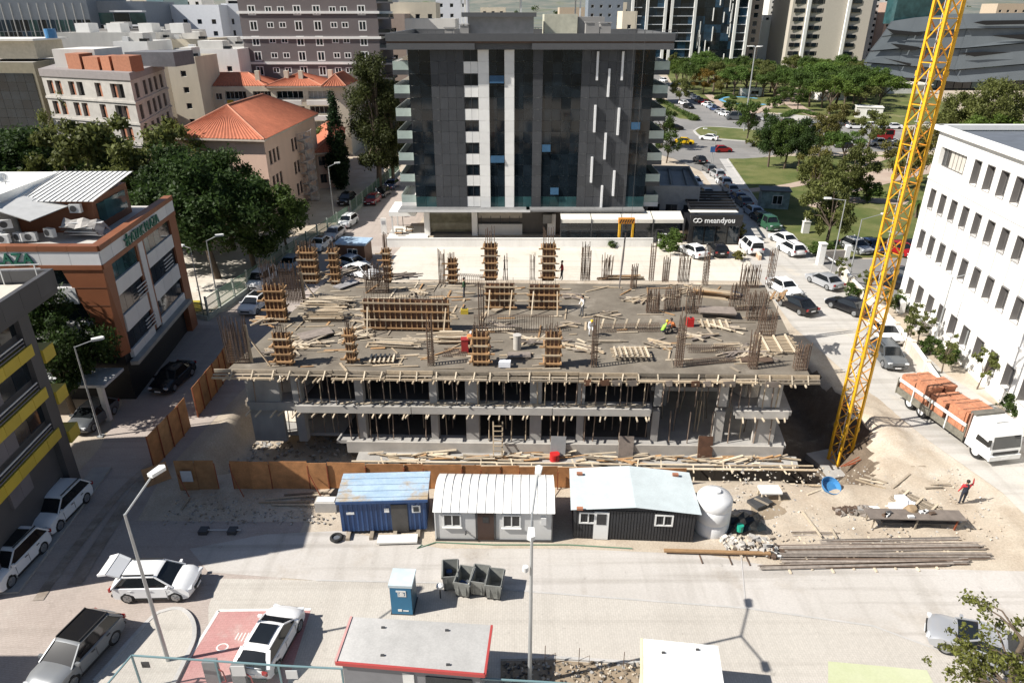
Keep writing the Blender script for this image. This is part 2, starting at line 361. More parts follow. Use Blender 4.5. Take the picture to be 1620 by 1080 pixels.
# kerbed island with a lamp post
ISL=smooth_line([(-18.26,25.54),(-17.71,26.23),(-16.91,26.31),(-16.07,25.62),(-15.54,24.56),(-15.42,23.28),(-15.4,21.11)]) + [(-19.62,19.61),(-19.08,22.08)]
slab('pavement_island',ISL,.14,'paver')
kerb('kerb',[(-19.08,22.08),(-18.26,25.54),(-17.71,26.23),(-16.91,26.31),(-16.07,25.62),(-15.54,24.56),(-15.42,23.28),(-15.4,21.11)],.2,.165)
# red charging bay
sheet('red_charging_bay',[(-15.03,26.31),(-10.32,26.4),(-10.25,21.75),(-15.6,20.8)],.034,'red_bay')
for a,b in (((-15.03,26.31),(-10.32,26.4)),((-15.03,26.31),(-15.6,20.8))): strip('white_line',[a,b],.16,.040,'white_line',0)
for k in range(4): strip('white_line',[((-13.53,24.49)[0] + k * .17,(-13.53,24.49)[1] - .05 * k),((-13.49,24.91)[0] + k * .17,(-13.49,24.91)[1])],.06,.040,'white_line',0)
mb=MB();
for k in range(14): a,b=2 * math.pi * k / 14,2 * math.pi * (k + 1) / 14;mb.face([((-13.98,24.04)[0] + r * math.cos(t),(-13.98,24.04)[1] + r * .8 * math.sin(t),.040) for r,t in ((.22,a),(.3,a),(.3,b),(.22,b))])
setting('white_line',mb,MG['white_line'])
# red spray line along the road edge
for i,(a,b) in enumerate((((28.31,46.08),(28.2,44.08)),((28.23,43.39),(28.14,41.25)),((28.22,41.41),(28.41,38.97)))): strip('red_spray_line',[a,((a[0] + b[0]) / 2 + .12,(a[1] + b[1]) / 2),b],.28,.060,'red_mark',3)
# upper roads, roundabout, park
sheet('main_road',[(29.52,157.93),(33.31,149.01),(43.05,140.97),(58.4,154.1),(96.99,157.93),(114.91,159.52),(147.42,188.45),(113.68,187.36),(100.5,187.36),(88.33,206.23),(75.64,222.89),(61.66,214.26),(41.25,225.92)],.050,'asphalt')
sheet('side_road',[(42.4,135.5),(36.4,135.5),(33.5,150),(38,165),(52,165)],.044,'asphalt')
strip('queue_road',[(59.2,198.75),(59.48,232.21),(60.82,273.73),(62.94,319.84),(68.3,392.25),(70.73,465.03)],11,.056,'asphalt')
strip('far_road',[(80.55,199.96),(87.85,235.48),(91.94,263.11),(101.27,311.16)],8,.056,'road')
slab('roundabout_island',smooth_line([(46.94,185.23),(50.85,191.77),(56.93,190.65),(65.67,184.18),(69.95,175.21),(61.73,167.9),(51.58,171.48),(46.67,176.17),(46.94,185.23)]),.14,'grass',.05)
kerb('kerb',[(46.94,185.23),(50.85,191.77),(56.93,190.65),(65.67,184.18),(69.95,175.21),(61.73,167.9),(51.58,171.48),(46.67,176.17),(46.94,185.23)],.5,.18,z=.05)
slab('park_lawn',[(45.04,147.61),(48.21,147.61),(57.79,150.43),(85.42,151.88),(121.75,153.35),(71.77,85.02),(51.73,82.99),(38.7,82.99),(38.18,101.62)],.1,'grass',.03)
kerb('kerb',[(45.04,147.61),(38.18,101.62),(38.3,82.01)],.25,.16,n=0)
strip('pavement',[((45.04,147.61)[0] - .9,(45.04,147.61)[1]),((38.18,101.62)[0] - .9,(38.18,101.62)[1]),((38.3,82.01)[0] - .9,(38.3,82.01)[1])],1.6,.06,'kerb',0)
for pts,wd in (([(40.06,118.65),(50.51,123.47),(63.23,134.86),(78.61,149.01)],2.4),([(55.81,120.06),(65.91,127.6),(78.45,136.04),(94.97,140.97)],7),([(47.45,107.17),(55.53,112.01),(63.92,110.36)],3.5)): strip('park_path',pts,wd,.142 + wd * .004,'path')
sheet('car_park',[(37.52,82.01),(71.02,83.99),(54.54,61.47),(40.81,68.31),(37.94,75.67)],.050,'asphalt')
slab('upper_park_lawn',[(62.6,214.26),(76.61,225.92),(90.46,211.52),(103.85,194.05),(131.59,206.23),(186.96,359.81),(162.02,519.7),(97.92,504.89),(70.21,325.9)],.1,'grass',.03)
slab('verge_lawn',[(50.35,253.24),(55.12,214.26),(51.92,206.23),(48.34,208.84),(46.18,242.29)],.12,'grass',.05)
for pts,wd in (([(73.08,273.73),(68.55,232.21),(74.7,219.94)],3),([(73.7,222.89),(88.77,244.06),(104.91,273.73),(115.44,297.64)],4),([(89.92,210.17),(91.94,235.48),(101.37,273.73)],5)): strip('park_path',pts,wd,.142 + wd * .004,'path')
mb=MB();c=(80.55,253.24)
for k in range(20): a,b=.6 + 4.6 * k / 20,.6 + 4.6 * (k + 1) / 20;mb.face([(c[0] + r * math.cos(t),c[1] + r * 1.5 * math.sin(t),.15) for r,t in ((7,a),(8.6,a),(8.6,b),(7,b))])
setting('blue_play_path',mb,M('play_path_blue',(.12,.35,.55),.7))
sheet('school_yard',[(-31,66.5),(-28.2,80),(-26.5,92),(-52,92),(-50,66.5)],.020,'lot')
sheet('damp_patch',smooth_line([(14.85,34.7),(15.84,35.32),(17.25,35.7),(17.28,34.7),(16.57,33.8),(15.24,33.27),(14.65,33.8),(14.85,34.7)]),.13,'puddle')
MG['court']=blend('court_green',(.46,.49,.30),(.52,.54,.37),.3,.5,.2,fine=.05)
sheet('green_court',[(14.93,23.24),(19.33,22.75),(19.05,20.49),(13.8,20.49)],.034,'court')


# ================================================================== BUILDINGS
G_DARK=glass('dark_glass',(.010,.016,.022));G_BLUE=glass('blue_glass',(.02,.05,.085));G_TEAL=glass('teal_glass',(.03,.075,.08));G_GREY=glass('grey_window_glass',(.028,.03,.033),.1)
G_CURT=M('curtained_window',(.34,.33,.30),.35,var=.3,scale=2,objvar=.3);G_BLACK=M('black_void',(.012,.012,.013),.6)
WHITE=M('white_render',(.80,.79,.76),.8,var=.07,scale=.7,big=.06,fine=.03,streak=(1,1,.25));CREAM=M('cream_render',(.60,.54,.43),.85,var=.1,scale=.6,big=.06,streak=(1,1,.3))
OFFW=M('off_white_render',(.66,.64,.60),.85,var=.1,scale=.6,big=.07,streak=(1,1,.3));PINK=M('pink_render',(.66,.46,.36),.85,var=.08,scale=.5,big=.05,streak=(1,1,.3))
GREYR=M('grey_roof',(.34,.33,.32),.9,var=.2,scale=.6,big=.1);ROOFM=M('pale_roof_membrane',(.50,.48,.45),.9,var=.16,scale=.5,big=.1)
WFR=M('white_window_frame',(.74,.74,.72),.4,var=.05);DFR=M('dark_window_frame',(.05,.05,.055),.4,var=.1);GFR=M('grey_window_frame',(.16,.15,.145),.5,var=.1);BFR=M('brown_window_frame',(.10,.05,.03),.5)
CONC=M('raw_concrete',(.36,.345,.325),.9,var=.2,scale=.9,big=.12,bump=.2,streak=(1,1,.5));CONC_L=M('pale_concrete',(.44,.415,.38),.9,var=.16,scale=.9,big=.1,bump=.2)
CLAD=M('anthracite_cladding',(.055,.058,.064),.55,var=.1,scale=.6,objvar=.14);CLADW=M('white_cladding',(.83,.82,.79),.5,var=.04,objvar=.06)
DARKM=M('dark_metal',(.06,.06,.062),.45,var=.15);STEEL=M('galvanised_steel',(.42,.43,.43),.45,var=.12,metal=.4);ALU=M('pale_aluminium',(.62,.62,.61),.4,var=.06,objvar=.05)
BROWN=M('brown_cladding',(.235,.085,.038),.5,var=.12,scale=.5,objvar=.15);BRICK=M('red_hollow_brick',(.36,.15,.085),.9,var=.18,scale=3,objvar=.12,bump=.2)
def tile_mat(name,c):
    m=M(name,c,.85,var=.2,scale=1.2,big=.12,fine=.12);return m
TILE=tile_mat('clay_roof_tiles',(.40,.125,.065));YEL=M('yellow_panel',(.52,.39,.045),.5,var=.06,objvar=.08)

def building(name,label,cat,poly,z0,z1,wall,roof,specs,group=None,parapet=.7,bands=None):
    t=thing(name,label,cat,(poly[0][0],poly[0][1],0),0,group);ox,oy=poly[0]
    pl=[(x - ox,y - oy) for x,y in poly];mb=MB();n=len(pl)
    for i in range(n):
        u,ln=unit(pl[i],pl[(i + 1) % n]);sp=specs.get(i)
        if not sp: facade(mb,pl[i],u,ln,z0,z1,[]);continue
        hs=[];groups=[]
        for s in (sp if isinstance(sp,list) else [sp]):
            h=s['holes'] if 'holes' in s else grid_holes(ln,s.get('z',z0),s['rows'],s['rowh'],s['cols'],s['ww'],s['wh'],s.get('sill',.9),s.get('margin'))
            h=[q for q in h if q[1] <= ln - .05 and q[3] < z1 - .1];hs += h;groups.append((s,h))
        facade(mb,pl[i],u,ln,z0,z1,hs,sp[0].get('depth',.15) if isinstance(sp,list) else sp.get('depth',.15))
        for s,h in groups:
            if s.get('fm'): add_windows(t,pl[i],u,h,s['fm'],s.get('gm',G_GREY),s.get('depth',.15),s.get('mull',1),s.get('trans',0),s.get('fw',.07),alts=s.get('alts'))
    # parapet inside and roof sheet
    zr=z1 - parapet;c=(sum(p[0] for p in pl) / n,sum(p[1] for p in pl) / n)
    ins=[(p[0] + (c[0] - p[0]) * min(.3,.35 / max(.4,math.hypot(c[0] - p[0],c[1] - p[1]))),p[1] + (c[1] - p[1]) * min(.3,.35 / max(.4,math.hypot(c[0] - p[0],c[1] - p[1])))) for p in pl]
    for i in range(n):
        j=(i + 1) % n;mb.face([(*pl[i],z1),(*pl[j],z1),(*ins[j],z1),(*ins[i],z1)]);mb.face([(*ins[i],z1),(*ins[j],z1),(*ins[j],zr),(*ins[i],zr)])
    mb.build('wall',wall,t);MB().face([(*p,zr) for p in ins]).build('roof',roof,t)
    for (zb,hb,out,m) in (bands or []):
        b=MB();k=[(p[0] + (p[0] - c[0]) * out / math.hypot(p[0] - c[0],p[1] - c[1]),p[1] + (p[1] - c[1]) * out / math.hypot(p[0] - c[0],p[1] - c[1])) for p in pl]
        b.prism(k,zb,zb + hb).build('band',m,t)
    return t
def roof_box(t,name,m,c,d): return MB().box((0,0,0),d).build(name,m,t,loc=c)

# ---- the dark office block across the lot (front plane Y = 91.9)
OB=thing('office_block','dark grey and white office block with glass strips and white fins behind the site','office building',(-12.8,91.9,0));OW=30.4
def zpy(py): return 27.7 - 92 * math.tan(R(25.3) + math.atan((py - 540) / 1100.))
Z0,Z1=4.15,23.6;edges=[0,2.73,6.82,8.59,9.95,11.86,13.09,15.4,16.63,21.4,27.94,30.4];kinds='gdswgwgdgdg';NR=14;rh=(Z1 - Z0) / NR
mb=MB();mb.prism([(.2,.25),(30.2,.25),(30.2,24),(.2,24)],Z0,Z1 + .1);mb.build('wall',WHITE,OB)
PAN={}
def panel(name,m,w_,h_,x,z,y=0.,d=.05,gap=.03):
    k=(m.name,round(w_,2),round(h_,2),d)
    if k not in PAN: PAN[k]=MB().box((w_ / 2,d / 2,h_ / 2),(w_ - gap,d,h_ - gap)).mesh('panel',m)
    return put(name,PAN[k],OB,(x,y,z))
for e in range(11):
    x0,x1=edges[e],edges[e + 1];k=kinds[e];wd=x1 - x0
    if k == 's':
        for r in range(7):
            zz=Z0 + r * 2 * rh;
            for c in range(2): panel('cladding_panel',CLADW,wd / 2,1.38,x0 + c * wd / 2,zz + .05,.03)
            put('window',win_mesh(wd - .1,1.35,DFR,G_DARK,1,0,.07),OB,(x0 + .05,.1,zz + 1.45))
        MB().box((x0 + wd / 2,.2,(Z0 + Z1) / 2),(wd,.06,Z1 - Z0)).build('backing',DARKM,OB);continue
    nc={'g': max(1,round(wd / 1.25)),'d': max(1,round(wd / 1.1)),'w': 1}[k];m={'g': G_DARK,'d': CLAD,'w': CLADW}[k]
    for c in range(nc):
        for r in range(NR):
            mm=m;nm='glass_pane' if k == 'g' else 'cladding_panel'
            if k == 'g' and r == 0: mm=G_TEAL
            y=.09 if k == 'g' else (-.06 if k == 'w' else 0.)
            o=panel(nm,mm,wd / nc,rh,x0 + c * wd / nc,Z0 + r * rh,y,.05,.028 if k != 'g' else .02)
            if k == 'g':
                o.rotation_euler=(R(rnd.uniform(-.5,.5)),0,R(rnd.uniform(-.5,.5)))
for (e,r,c,nc) in ((4,4,0,1),(4,11,0,1),(8,5,0,4),(8,1,1,4),(10,7,0,2)):     # tilted-open panes, the sky's reflection put into their blue colour
    wd=(edges[e + 1] - edges[e]) / nc;o=MB().box((wd / 2,0,-.45),(wd - .1,.03,.9)).build('open_pane',M('sky_tint_pane',(.035,.085,.15),.08,spec=.9),OB,loc=(edges[e] + wd * c,.02,Z0 + r * rh + 1.2));o.rotation_euler=(R(-14),0,0)
FIN=MB().box((0,0,0),(.26,.34,3.3)).mesh('white_fin',M('white_fin_metal',(.82,.82,.82),.35,var=.02))
for fx,y0,y1 in ((23.3,250,375),(24.8,330,455),(26.37,250,375),(23.3,503,622),(26.3,517,635),(24.8,635,750),(23.2,748,860),(26.2,813,923),(24.7,885,990)): put('white_fin',FIN,OB,(fx,-.17,(zpy(y0 / 3) + zpy(y1 / 3)) / 2))
# roof slab with deep eaves and a brown strip, parapet, plant rooms
EAV=M('eaves_cladding',(.085,.087,.092),.5,var=.08);BST=M('brown_strip',(.10,.055,.035),.5)
mb=MB();mb.prism([(-2.3,-1.2),(8.3,-1.2),(8.3,-.7),(15.2,-.7),(15.2,-1.2),(32.3,-1.2),(32.3,25),(-2.3,25)],Z1 + .05,Z1 + .75);mb.build('eaves',EAV,OB)
mb=MB();mb.prism([(-2.25,-1.1),(32.25,-1.1),(32.25,24.9),(-2.25,24.9)],Z1 + .75,Z1 + .97);mb.build('eaves_strip',BST,OB)
mb=MB();
for (cx,cy,sx,sy) in ((15,-1.05,34.7,.35),(15,24.8,34.7,.35),(-2.2,11.9,.35,25.4),(32.2,11.9,.35,25.4)): mb.box((cx,cy,Z1 + 1.4),(sx,sy,.86))
mb.build('parapet',EAV,OB);MB().face([(-2,-.9,Z1 + .99),(32,-.9,Z1 + .99),(32,24.6,Z1 + .99),(-2,24.6,Z1 + .99)]).build('roof',ROOFM,OB)
GBL=M('grey_plant_room',(.27,.26,.25),.7,var=.08)
for nm,c,d,m in (('plant_room',(11.4,5.5,1.5),(8.2,5,3.2),M('plant_room_grey',(.22,.22,.225),.6)),('plant_room_cap',(11.2,5.2,3.25),(9.2,6,.5),EAV),('lift_room',(19,8,1.6),(4.2,6,3.4),M('pale_green_render',(.46,.45,.36),.8)),('lift_room',(23,9,1.4),(3.4,5,3.2),GBL),('chimney',(5.1,2.4,.7),(1.2,1.2,2.0),GBL),('chimney',(6.9,2.6,.9),(1.1,1.2,2.3),GBL),('chimney',(22.4,2.2,1),(1.1,1.2,2.6),GBL),('chimney',(24.3,2.3,1),(1.3,1.2,2.5),GBL),('cabinet',(4.0,2.0,.4),(1.0,.8,1.4),ALU),('cabinet',(25.6,2.2,.4),(1.1,.8,1.3),ALU),('pipe',(8.7,1.2,.3),(.3,.3,1.4),WHITE)):
    r_=roof_box(OB,nm,m,(c[0],c[1],Z1 + 1 + c[2] - .4),d)
    if nm == 'chimney': MB().box((0,0,d[2] / 2 + .12),(d[0] + .2,d[1] + .2,.1)).build('cowl',GBL,r_)
roof_box(OB,'roof_awning',M('white_awning',(.78,.77,.74),.7),(14,16,Z1 + 6.2),(18,9,.3));
for x in (6,14,22): roof_box(OB,'awning_post',ALU,(x,12,Z1 + 3.5),(.2,.2,5.2));roof_box(OB,'awning_post',ALU,(x,20,Z1 + 3.5),(.2,.2,5.2))
for x,ln in ((1.5,5),(27,7)): 
    for k in range(int(ln)): roof_box(OB,'roof_rail_post',DARKM,(x + k,1.0,Z1 + 1.6),(.05,.05,1.1))
    roof_box(OB,'roof_rail',DARKM,(x + ln / 2 - .5,1.0,Z1 + 2.15),(ln - 1,.06,.06))
# side balconies
GLR=M('balustrade_glass',(.42,.50,.46),.08,var=.1,spec=.8)
for sx in (-1,1):
    for r in range(7):
        zz=Z0 + r * 2 * rh + .1;x=-1.05 if sx < 0 else 31.45
        b=MB().box((0,0,0),(2.1,20,.55)).build('balcony',CLAD if r else CLADW,OB,loc=(x,11,zz))
        MB().box((-sx * 0 + sx * 1.0,0,.8),(.05,19.8,1.0)).build('balustrade',GLR,b);MB().box((0,-9.95,.8),(2.0,.05,1.0)).build('balustrade',GLR,b)
# ground floor
mb=MB();mb.prism([(1.2,1.6),(30.2,1.6),(30.2,23),(1.2,23)],0,Z0 - .2);mb.build('ground_floor_wall',M('shop_dark',(.10,.09,.08),.5),OB)
MB().box((4.4,1.5,2),(6.2,.1,3.3)).build('shop_window',M('shop_glass_warm',(.16,.15,.10),.1,var=.5,scale=.6),OB)
for x in (1.2,7.7): MB().box((x,1.0,2.0),(.75,.8,4.0)).build('column',CLADW,OB)
MB().box((11.2,1.45,3.1),(6,.2,1.6)).build('beige_fascia',M('beige_fascia',(.42,.38,.32),.7),OB);MB().box((11.2,1.2,.75),(6,.3,1.5)).build('shop_counter',OFFW,OB)
for k in range(5): MB().box((8.6 + k * 1.3,1.3,1.95),(.08,.1,1.3)).build('mullion',DFR,OB)
MB().box((6.5,-.6,Z0 - .12),(17.3,2.6,.26)).build('canopy',M('canopy_grey',(.20,.20,.20),.6),OB);MB().box((6.5,-1.93,Z0 - .05),(17.4,.06,.3)).build('canopy_edge',ALU,OB)
MB().box((22.5,-.4,Z0 - .12),(15.6,2.2,.26)).build('canopy',M('canopy_grey',(.20,.20,.20),.6),OB)
MB().box((17.6,.6,2.4),(1.2,.6,1.2)).build('shop_sign',M('grey_shop_sign',(.24,.235,.22),.6),OB);MB().box((18.2,.9,1.5),(1.1,.3,2.9)).build('pillar',CLADW,OB)
AWN=M('cream_awning',(.66,.63,.56),.8,var=.05)
aw=MB();aw.box((0,0,0),(16.2,.1,.1));
ax=MB();
for k in range(4): o=MB().face([(0,0,0),(3.95,0,0),(3.95,2.3,.55),(0,2.3,.55)]).face([(0,-.02,-.45),(3.95,-.02,-.45),(3.95,0,0),(0,0,0)]).build('awning_panel',AWN,OB,loc=(19.2 + k * 4.03,-3.0,3.25))
for k in range(5): MB().beam((19.2 + k * 4.03,-3.0,.0),(19.2 + k * 4.03,-3.0,3.3),.12).build('awning_post',DARKM,OB)
MB().box((24.0,-2.7,1.35),(9.4,.06,2.6)).build('terrace_glazing',G_DARK,OB);MB().box((31.8,-2.7,1.35),(5.6,.06,2.6)).build('terrace_glazing',G_GREY,OB)
for k in range(3): MB().box((24,-2.74,.7 + .8 * k),(9.4,.06,.05)).build('glazing_rail',DFR,OB)
pr=MB();pr.box((.0,0,0),(5.5,7,.06));pr.build('entrance_paving',OFFW,OB,loc=(-1.4,1.5,.1))
MB().box((-2.1,3.5,3.0),(3.6,5.5,.6)).build('side_canopy',CLADW,OB);
for x,y in ((-3.6,1.2),(-3.6,5.6)): MB().box((x,y,1.35),(.2,.2,2.7)).build('canopy_post',ALU,OB)

# annex with the stripes and the black cafe
AN=building('side_annex','low grey annex with a sloping striped roof beside the dark office block','annex',[(18.6,96),(25.8,95),(27.5,109),(18.6,110)],0,6.2,M('annex_grey',(.26,.27,.28),.6),GREYR,{0: dict(rows=1,rowh=3,cols=3,ww=1.6,wh=1.4,sill=2.2,fm=DFR,gm=G_GREY)})
for k in range(3): MB().beam((1.5 + k * 2.2,.4,5.7),(3.6 + k * 2.2,13,5.7),.35,.3).build('roof_beam',DARKM,AN)
CF=thing('black_cafe','black cafe pavilion with a pergola roof and white lettering on its fascia','cafe',(23.2,88.6,0))
BLK=M('black_cladding',(.018,.018,.02),.4,var=.1);MB().prism([(0,0),(6.6,-.3),(8.2,12),(.8,12)],0,3.0).build('wall',BLK,CF)
MB().box((3.3,-.35,3.35),(6.8,.3,1.5)).build('fascia',BLK,CF);MB().box((3.2,1.2,4.16),(6.2,1.4,.08)).build('fascia_cap',OFFW,CF)
text('sign_lettering','meandyou',M('sign_white',(.85,.85,.84),.4,var=.02),.95,.03,CF,(1.75,-.53,3.05),bold=.015)
for dx in (.62,1.1): MB().tube([(dx + .3 * math.cos(a * .4189),-.54,3.36 + .25 * math.sin(a * .4189)) for a in range(16)],.055,5).build('sign_ring',M('sign_white',(.85,.85,.84),.4),CF)
for k in range(7): MB().beam((.3 + k * .15,1.8 + k * 1.6,4.3),(6.6 + k * .22,1.6 + k * 1.6,4.3),.25,.3).build('pergola_beam',BLK,CF)
for x0 in (.3,6.6): MB().beam((x0,1.6,4.2),(x0 + 1.3,11.6,4.2),.2,.25).build('pergola_beam',BLK,CF)
for k in range(4): MB().box((1.2 + k * 1.5,-.32,1.4),(1.3,.06,2.3)).build('shop_window',G_DARK,CF)

# ---- white office on the right: the facade plane runs towards the camera
WO,WU=(41.0,68.8),(-.127,-.992);WE=(1 / 1,0)
WB=thing('white_office','large white office building with rows of deep narrow grey windows on the right','office building',(41.0,68.8,0))
L_=40.;e0=(0,0);e1=(WU[0] * L_,WU[1] * L_);e2=(e1[0] + 30,e1[1]);e3=(30,0)
holes_low=[(1.45 + 2.45 * k,2.75 + 2.45 * k,1.35,3.25) for k in range(15)]
nu=15;mid=[(1.3 + 2.28 * k,2.5 + 2.28 * k,6.25,12.3) for k in range(nu)];top_=[(7.95 + 2.28 * k,9.25 + 2.28 * k,14.2,16.3) for k in range(12)];big_=[(1.1,6.45,14.4,16.2)]
mb=MB();facade(mb,e0,WU,L_,0,17.6,holes_low + mid + top_ + big_,.5)
for a,b in ((e1,e2),(e2,e3),(e3,e0)): u,ln=unit(a,b);facade(mb,a,u,ln,0,17.6,[])
mb.build('wall',WHITE,WB);q=[e0,e1,e2,e3]
mb=MB();nx_=(WU[1],-WU[0])
for i in range(4):
    a,b=q[i],q[(i + 1) % 4];u,ln=unit(a,b);n=(u[1],-u[0])
    mb.beam((a[0] + n[0] * .1 - u[0] * .3,a[1] + n[1] * .1 - u[1] * .3,17.8),(b[0] + n[0] * .1 + u[0] * .3,b[1] + n[1] * .1 + u[1] * .3,17.8),.7,.45)
mb.build('parapet',WHITE,WB);MB().face([(e0[0],e0[1],17.45),(e1[0],e1[1],17.45),(e2[0],e2[1],17.45),(e3[0],e3[1],17.45)]).build('roof',M('slate_roof_membrane',(.12,.135,.16),.8,var=.2,scale=.8),WB)
for zz,o_ in ((4.9,.05),(13.1,.06)):
    a=(nx_[0] * o_,nx_[1] * o_);MB().beam((a[0],a[1],zz),(a[0] + e1[0],a[1] + e1[1],zz),.1,.16).build('ledge',WHITE,WB)
SPAN=M('white_spandrel',(.82,.82,.81),.35,var=.03)
rz=math.atan2(WU[1],WU[0])
def fpos(a,z,d=0.): n=(WU[1],-WU[0]);return (WU[0] * a - n[0] * d,WU[1] * a - n[1] * d,z)
def big_window(hs,fr=.1,d=.46,mull=1,trans=1):
    for h in hs:
        wd,ht=h[1] - h[0],h[3] - h[2];m=MB();k=('wf',round(wd,2),round(ht,2))
        if k not in WIN:
            m.box((wd / 2,.02,fr / 2),(wd,.1,fr));m.box((wd / 2,.02,ht - fr / 2),(wd,.1,fr));m.box((fr / 2,.02,ht / 2),(fr,.1,ht - 2 * fr));m.box((wd - fr / 2,.02,ht / 2),(fr,.1,ht - 2 * fr))
            m.box((wd * .55,.025,ht / 2),(fr * .8,.08,ht - 2 * fr));m.box((wd * .78,.025,ht * .42),(wd * .42,.07,fr * .8));WIN[k]=m.mesh('window',GFR)
            WIN[k + ('p',)]=MB().face([(fr,.05,fr),(wd - fr,.05,fr),(wd - fr,.05,ht - fr),(fr,.05,ht - fr)]).mesh('pane',G_GREY)
            WIN[k + ('s',)]=MB().box((wd / 2,-.22,-.04),(wd - .02,.56,.07)).mesh('sill',M('grey_sill',(.45,.43,.41),.7))
            s_=MB()
            for xx in (.035,wd - .035): s_.box((xx,-.24,ht / 2),(.06,.52,ht - .02))
            s_.box((wd / 2,-.24,ht - .035),(wd - .14,.52,.06));WIN[k + ('j',)]=s_.mesh('lining',GFR)
        o=put('window',WIN[k],WB,fpos(h[0],h[2],d),rz);put('pane',WIN[k + ('p',)],o);put('sill',WIN[k + ('s',)],o);put('lining',WIN[k + ('j',)],o)
big_window(holes_low);big_window(top_);big_window([(h[0],h[1],10.4,12.3) for h in mid]);big_window([(h[0],h[1],6.25,8.2) for h in mid])
for h in mid: 
    wd=h[1] - h[0];put('spandrel',MB().box((wd / 2,0,1.1),(wd - .16,.08,2.18)).mesh('spandrel',SPAN) if 'sp' not in WIN else WIN['sp'],WB,fpos(h[0],8.21,.12),rz)
h=big_[0];put('window',win_mesh(5.35,1.8,GFR,G_GREY,6,0,.09),WB,fpos(h[0],h[2],.4),rz)
for k in range(5): put('blind',MB().box((.34,0,.8),(.62,.03,1.55)).mesh('blind',M('beige_blind',(.5,.47,.42),.8)),WB,fpos(h[0] + 1.6 + k * .74,h[2] + .12,.36),rz)
for a,z in ((3.2,.5),(7.6,.45)):
    ac=thing('air_conditioner','white air conditioning unit by the white office wall, ' + ('nearer the car park' if a < 4 else 'farther from the car park'),'air conditioner',(WO[0] + WU[0] * a - 1.0,WO[1] + WU[1] * a,0),rz)
    MB().box((0,0,.75),(1.3,.5,1.1)).build('casing',ALU,ac);MB().tube([(.2,-.28,.75),(.2,-.25,.75)],.42,14).build('fan_grille',DARKM,ac);MB().box((0,0,.1),(1.1,.4,.2)).build('stand',STEEL,ac)

# ---- brown and white plaza on the left
PO=(-29.4,47.4);PU,PL=unit(PO,(-30.9,62.6));
PZ=thing('brown_plaza','brown clad office plaza with white fascia and green lettering on the left street corner','office building',(PO[0],PO[1],0))
WP=M('white_composite_panel',(.66,.66,.66),.45,var=.04,objvar=.05);GRN=M('green_letters',(.01,.13,.085),.4,var=.1)
def pp(a,z,d=0.): return (PU[0] * a - PU[1] * d * 1,PU[1] * a + PU[0] * d,z)   # d > 0 lies behind the facade
far=(PU[0] * 15.2,PU[1] * 15.2);core=[(-.4,.5),(PU[0] * 14.8 - .5,PU[1] * 14.8),(-34,15),(-34,.5)]
MB().prism(core,0,11.1).build('wall',G_BLACK,PZ)
MB().prism([(0,0),far,(-34,15.2),(-34,0)],11.05,11.3).build('soffit',BROWN,PZ)
prz=math.atan2(PU[1],PU[0])
def pbeam(name,m,a0,a1,z0,z1,d0=0.,th=.3): return MB().beam(pp(a0,(z0 + z1) / 2,d0 + th / 2),pp(a1,(z0 + z1) / 2,d0 + th / 2),th,z1 - z0).build(name,m,PZ)
# fascia panels (white), brown caps
for k in range(8): pbeam('fascia_panel',WP,.02 + k * 1.9,(k + 1) * 1.9 - .02,11.35,12.35,-.06)
for k in range(8): MB().box((-1.07 - k * 2.14,.1,11.85),(2.11,.3,1.0)).build('fascia_panel',WP,PZ)
for k in range(8): pbeam('cap',BROWN,.01 + k * 1.9,(k + 1) * 1.9 - .01,12.36,12.75,-.12,.7)
for k in range(8): MB().box((-1.05 - k * 2.14,.25,12.56),(2.12,.7,.4)).build('cap',BROWN,PZ)
pbeam('fascia_trim',BROWN,0,15.2,11.0,11.34,-.1,.4);MB().box((-8.6,.1,11.17),(17.2,.4,.34)).build('fascia_trim',BROWN,PZ)
MB().face([(-.4,.4,11.9),pp(14.8,11.9,.4),(-34,15,11.9),(-34,.4,11.9)]).build('roof_terrace',ROOFM,PZ)
# tapered corner pier and far pier
mb=MB();mb.face([(0,-.02,11.0),(-3.0,-.02,11.0),(-.9,-.02,4.0),(-.3,-.02,4.0)][::-1]);a1=pp(1.4,11.0,-.02);a0=pp(.9,4.0,-.02)
mb.face([(0,-.02,11.0),(-.3,-.02,4.0),a0,a1]);mb.face([(-3.0,-.02,11),(-2.6,1.2,11),(-.9,1.2,4),(-.9,-.02,4)]);mb.face([a1,a0,pp(.9,4,1),pp(1.4,11,1)]);mb.build('corner_pier',BROWN,PZ)
for zz in (5.4,6.8,8.2,9.6): MB().beam((-.83 - (zz - 4) * .27,-.035,zz),(-.3 + (zz - 4) * .043,-.035,zz),.02,.02).build('pier_joint',M('joint_dark',(.05,.02,.012),.7),PZ)
pbeam('pier',BROWN,13.6,15.2,0,11.0,-.02,.8);pbeam('pier',WP,6.3,7.2,3.6,11.0,-.05,.4);pbeam('pier',BROWN,5.95,6.28,3.6,11.0,0,.3);pbeam('pier',BROWN,7.22,7.55,3.6,11.0,0,.3)
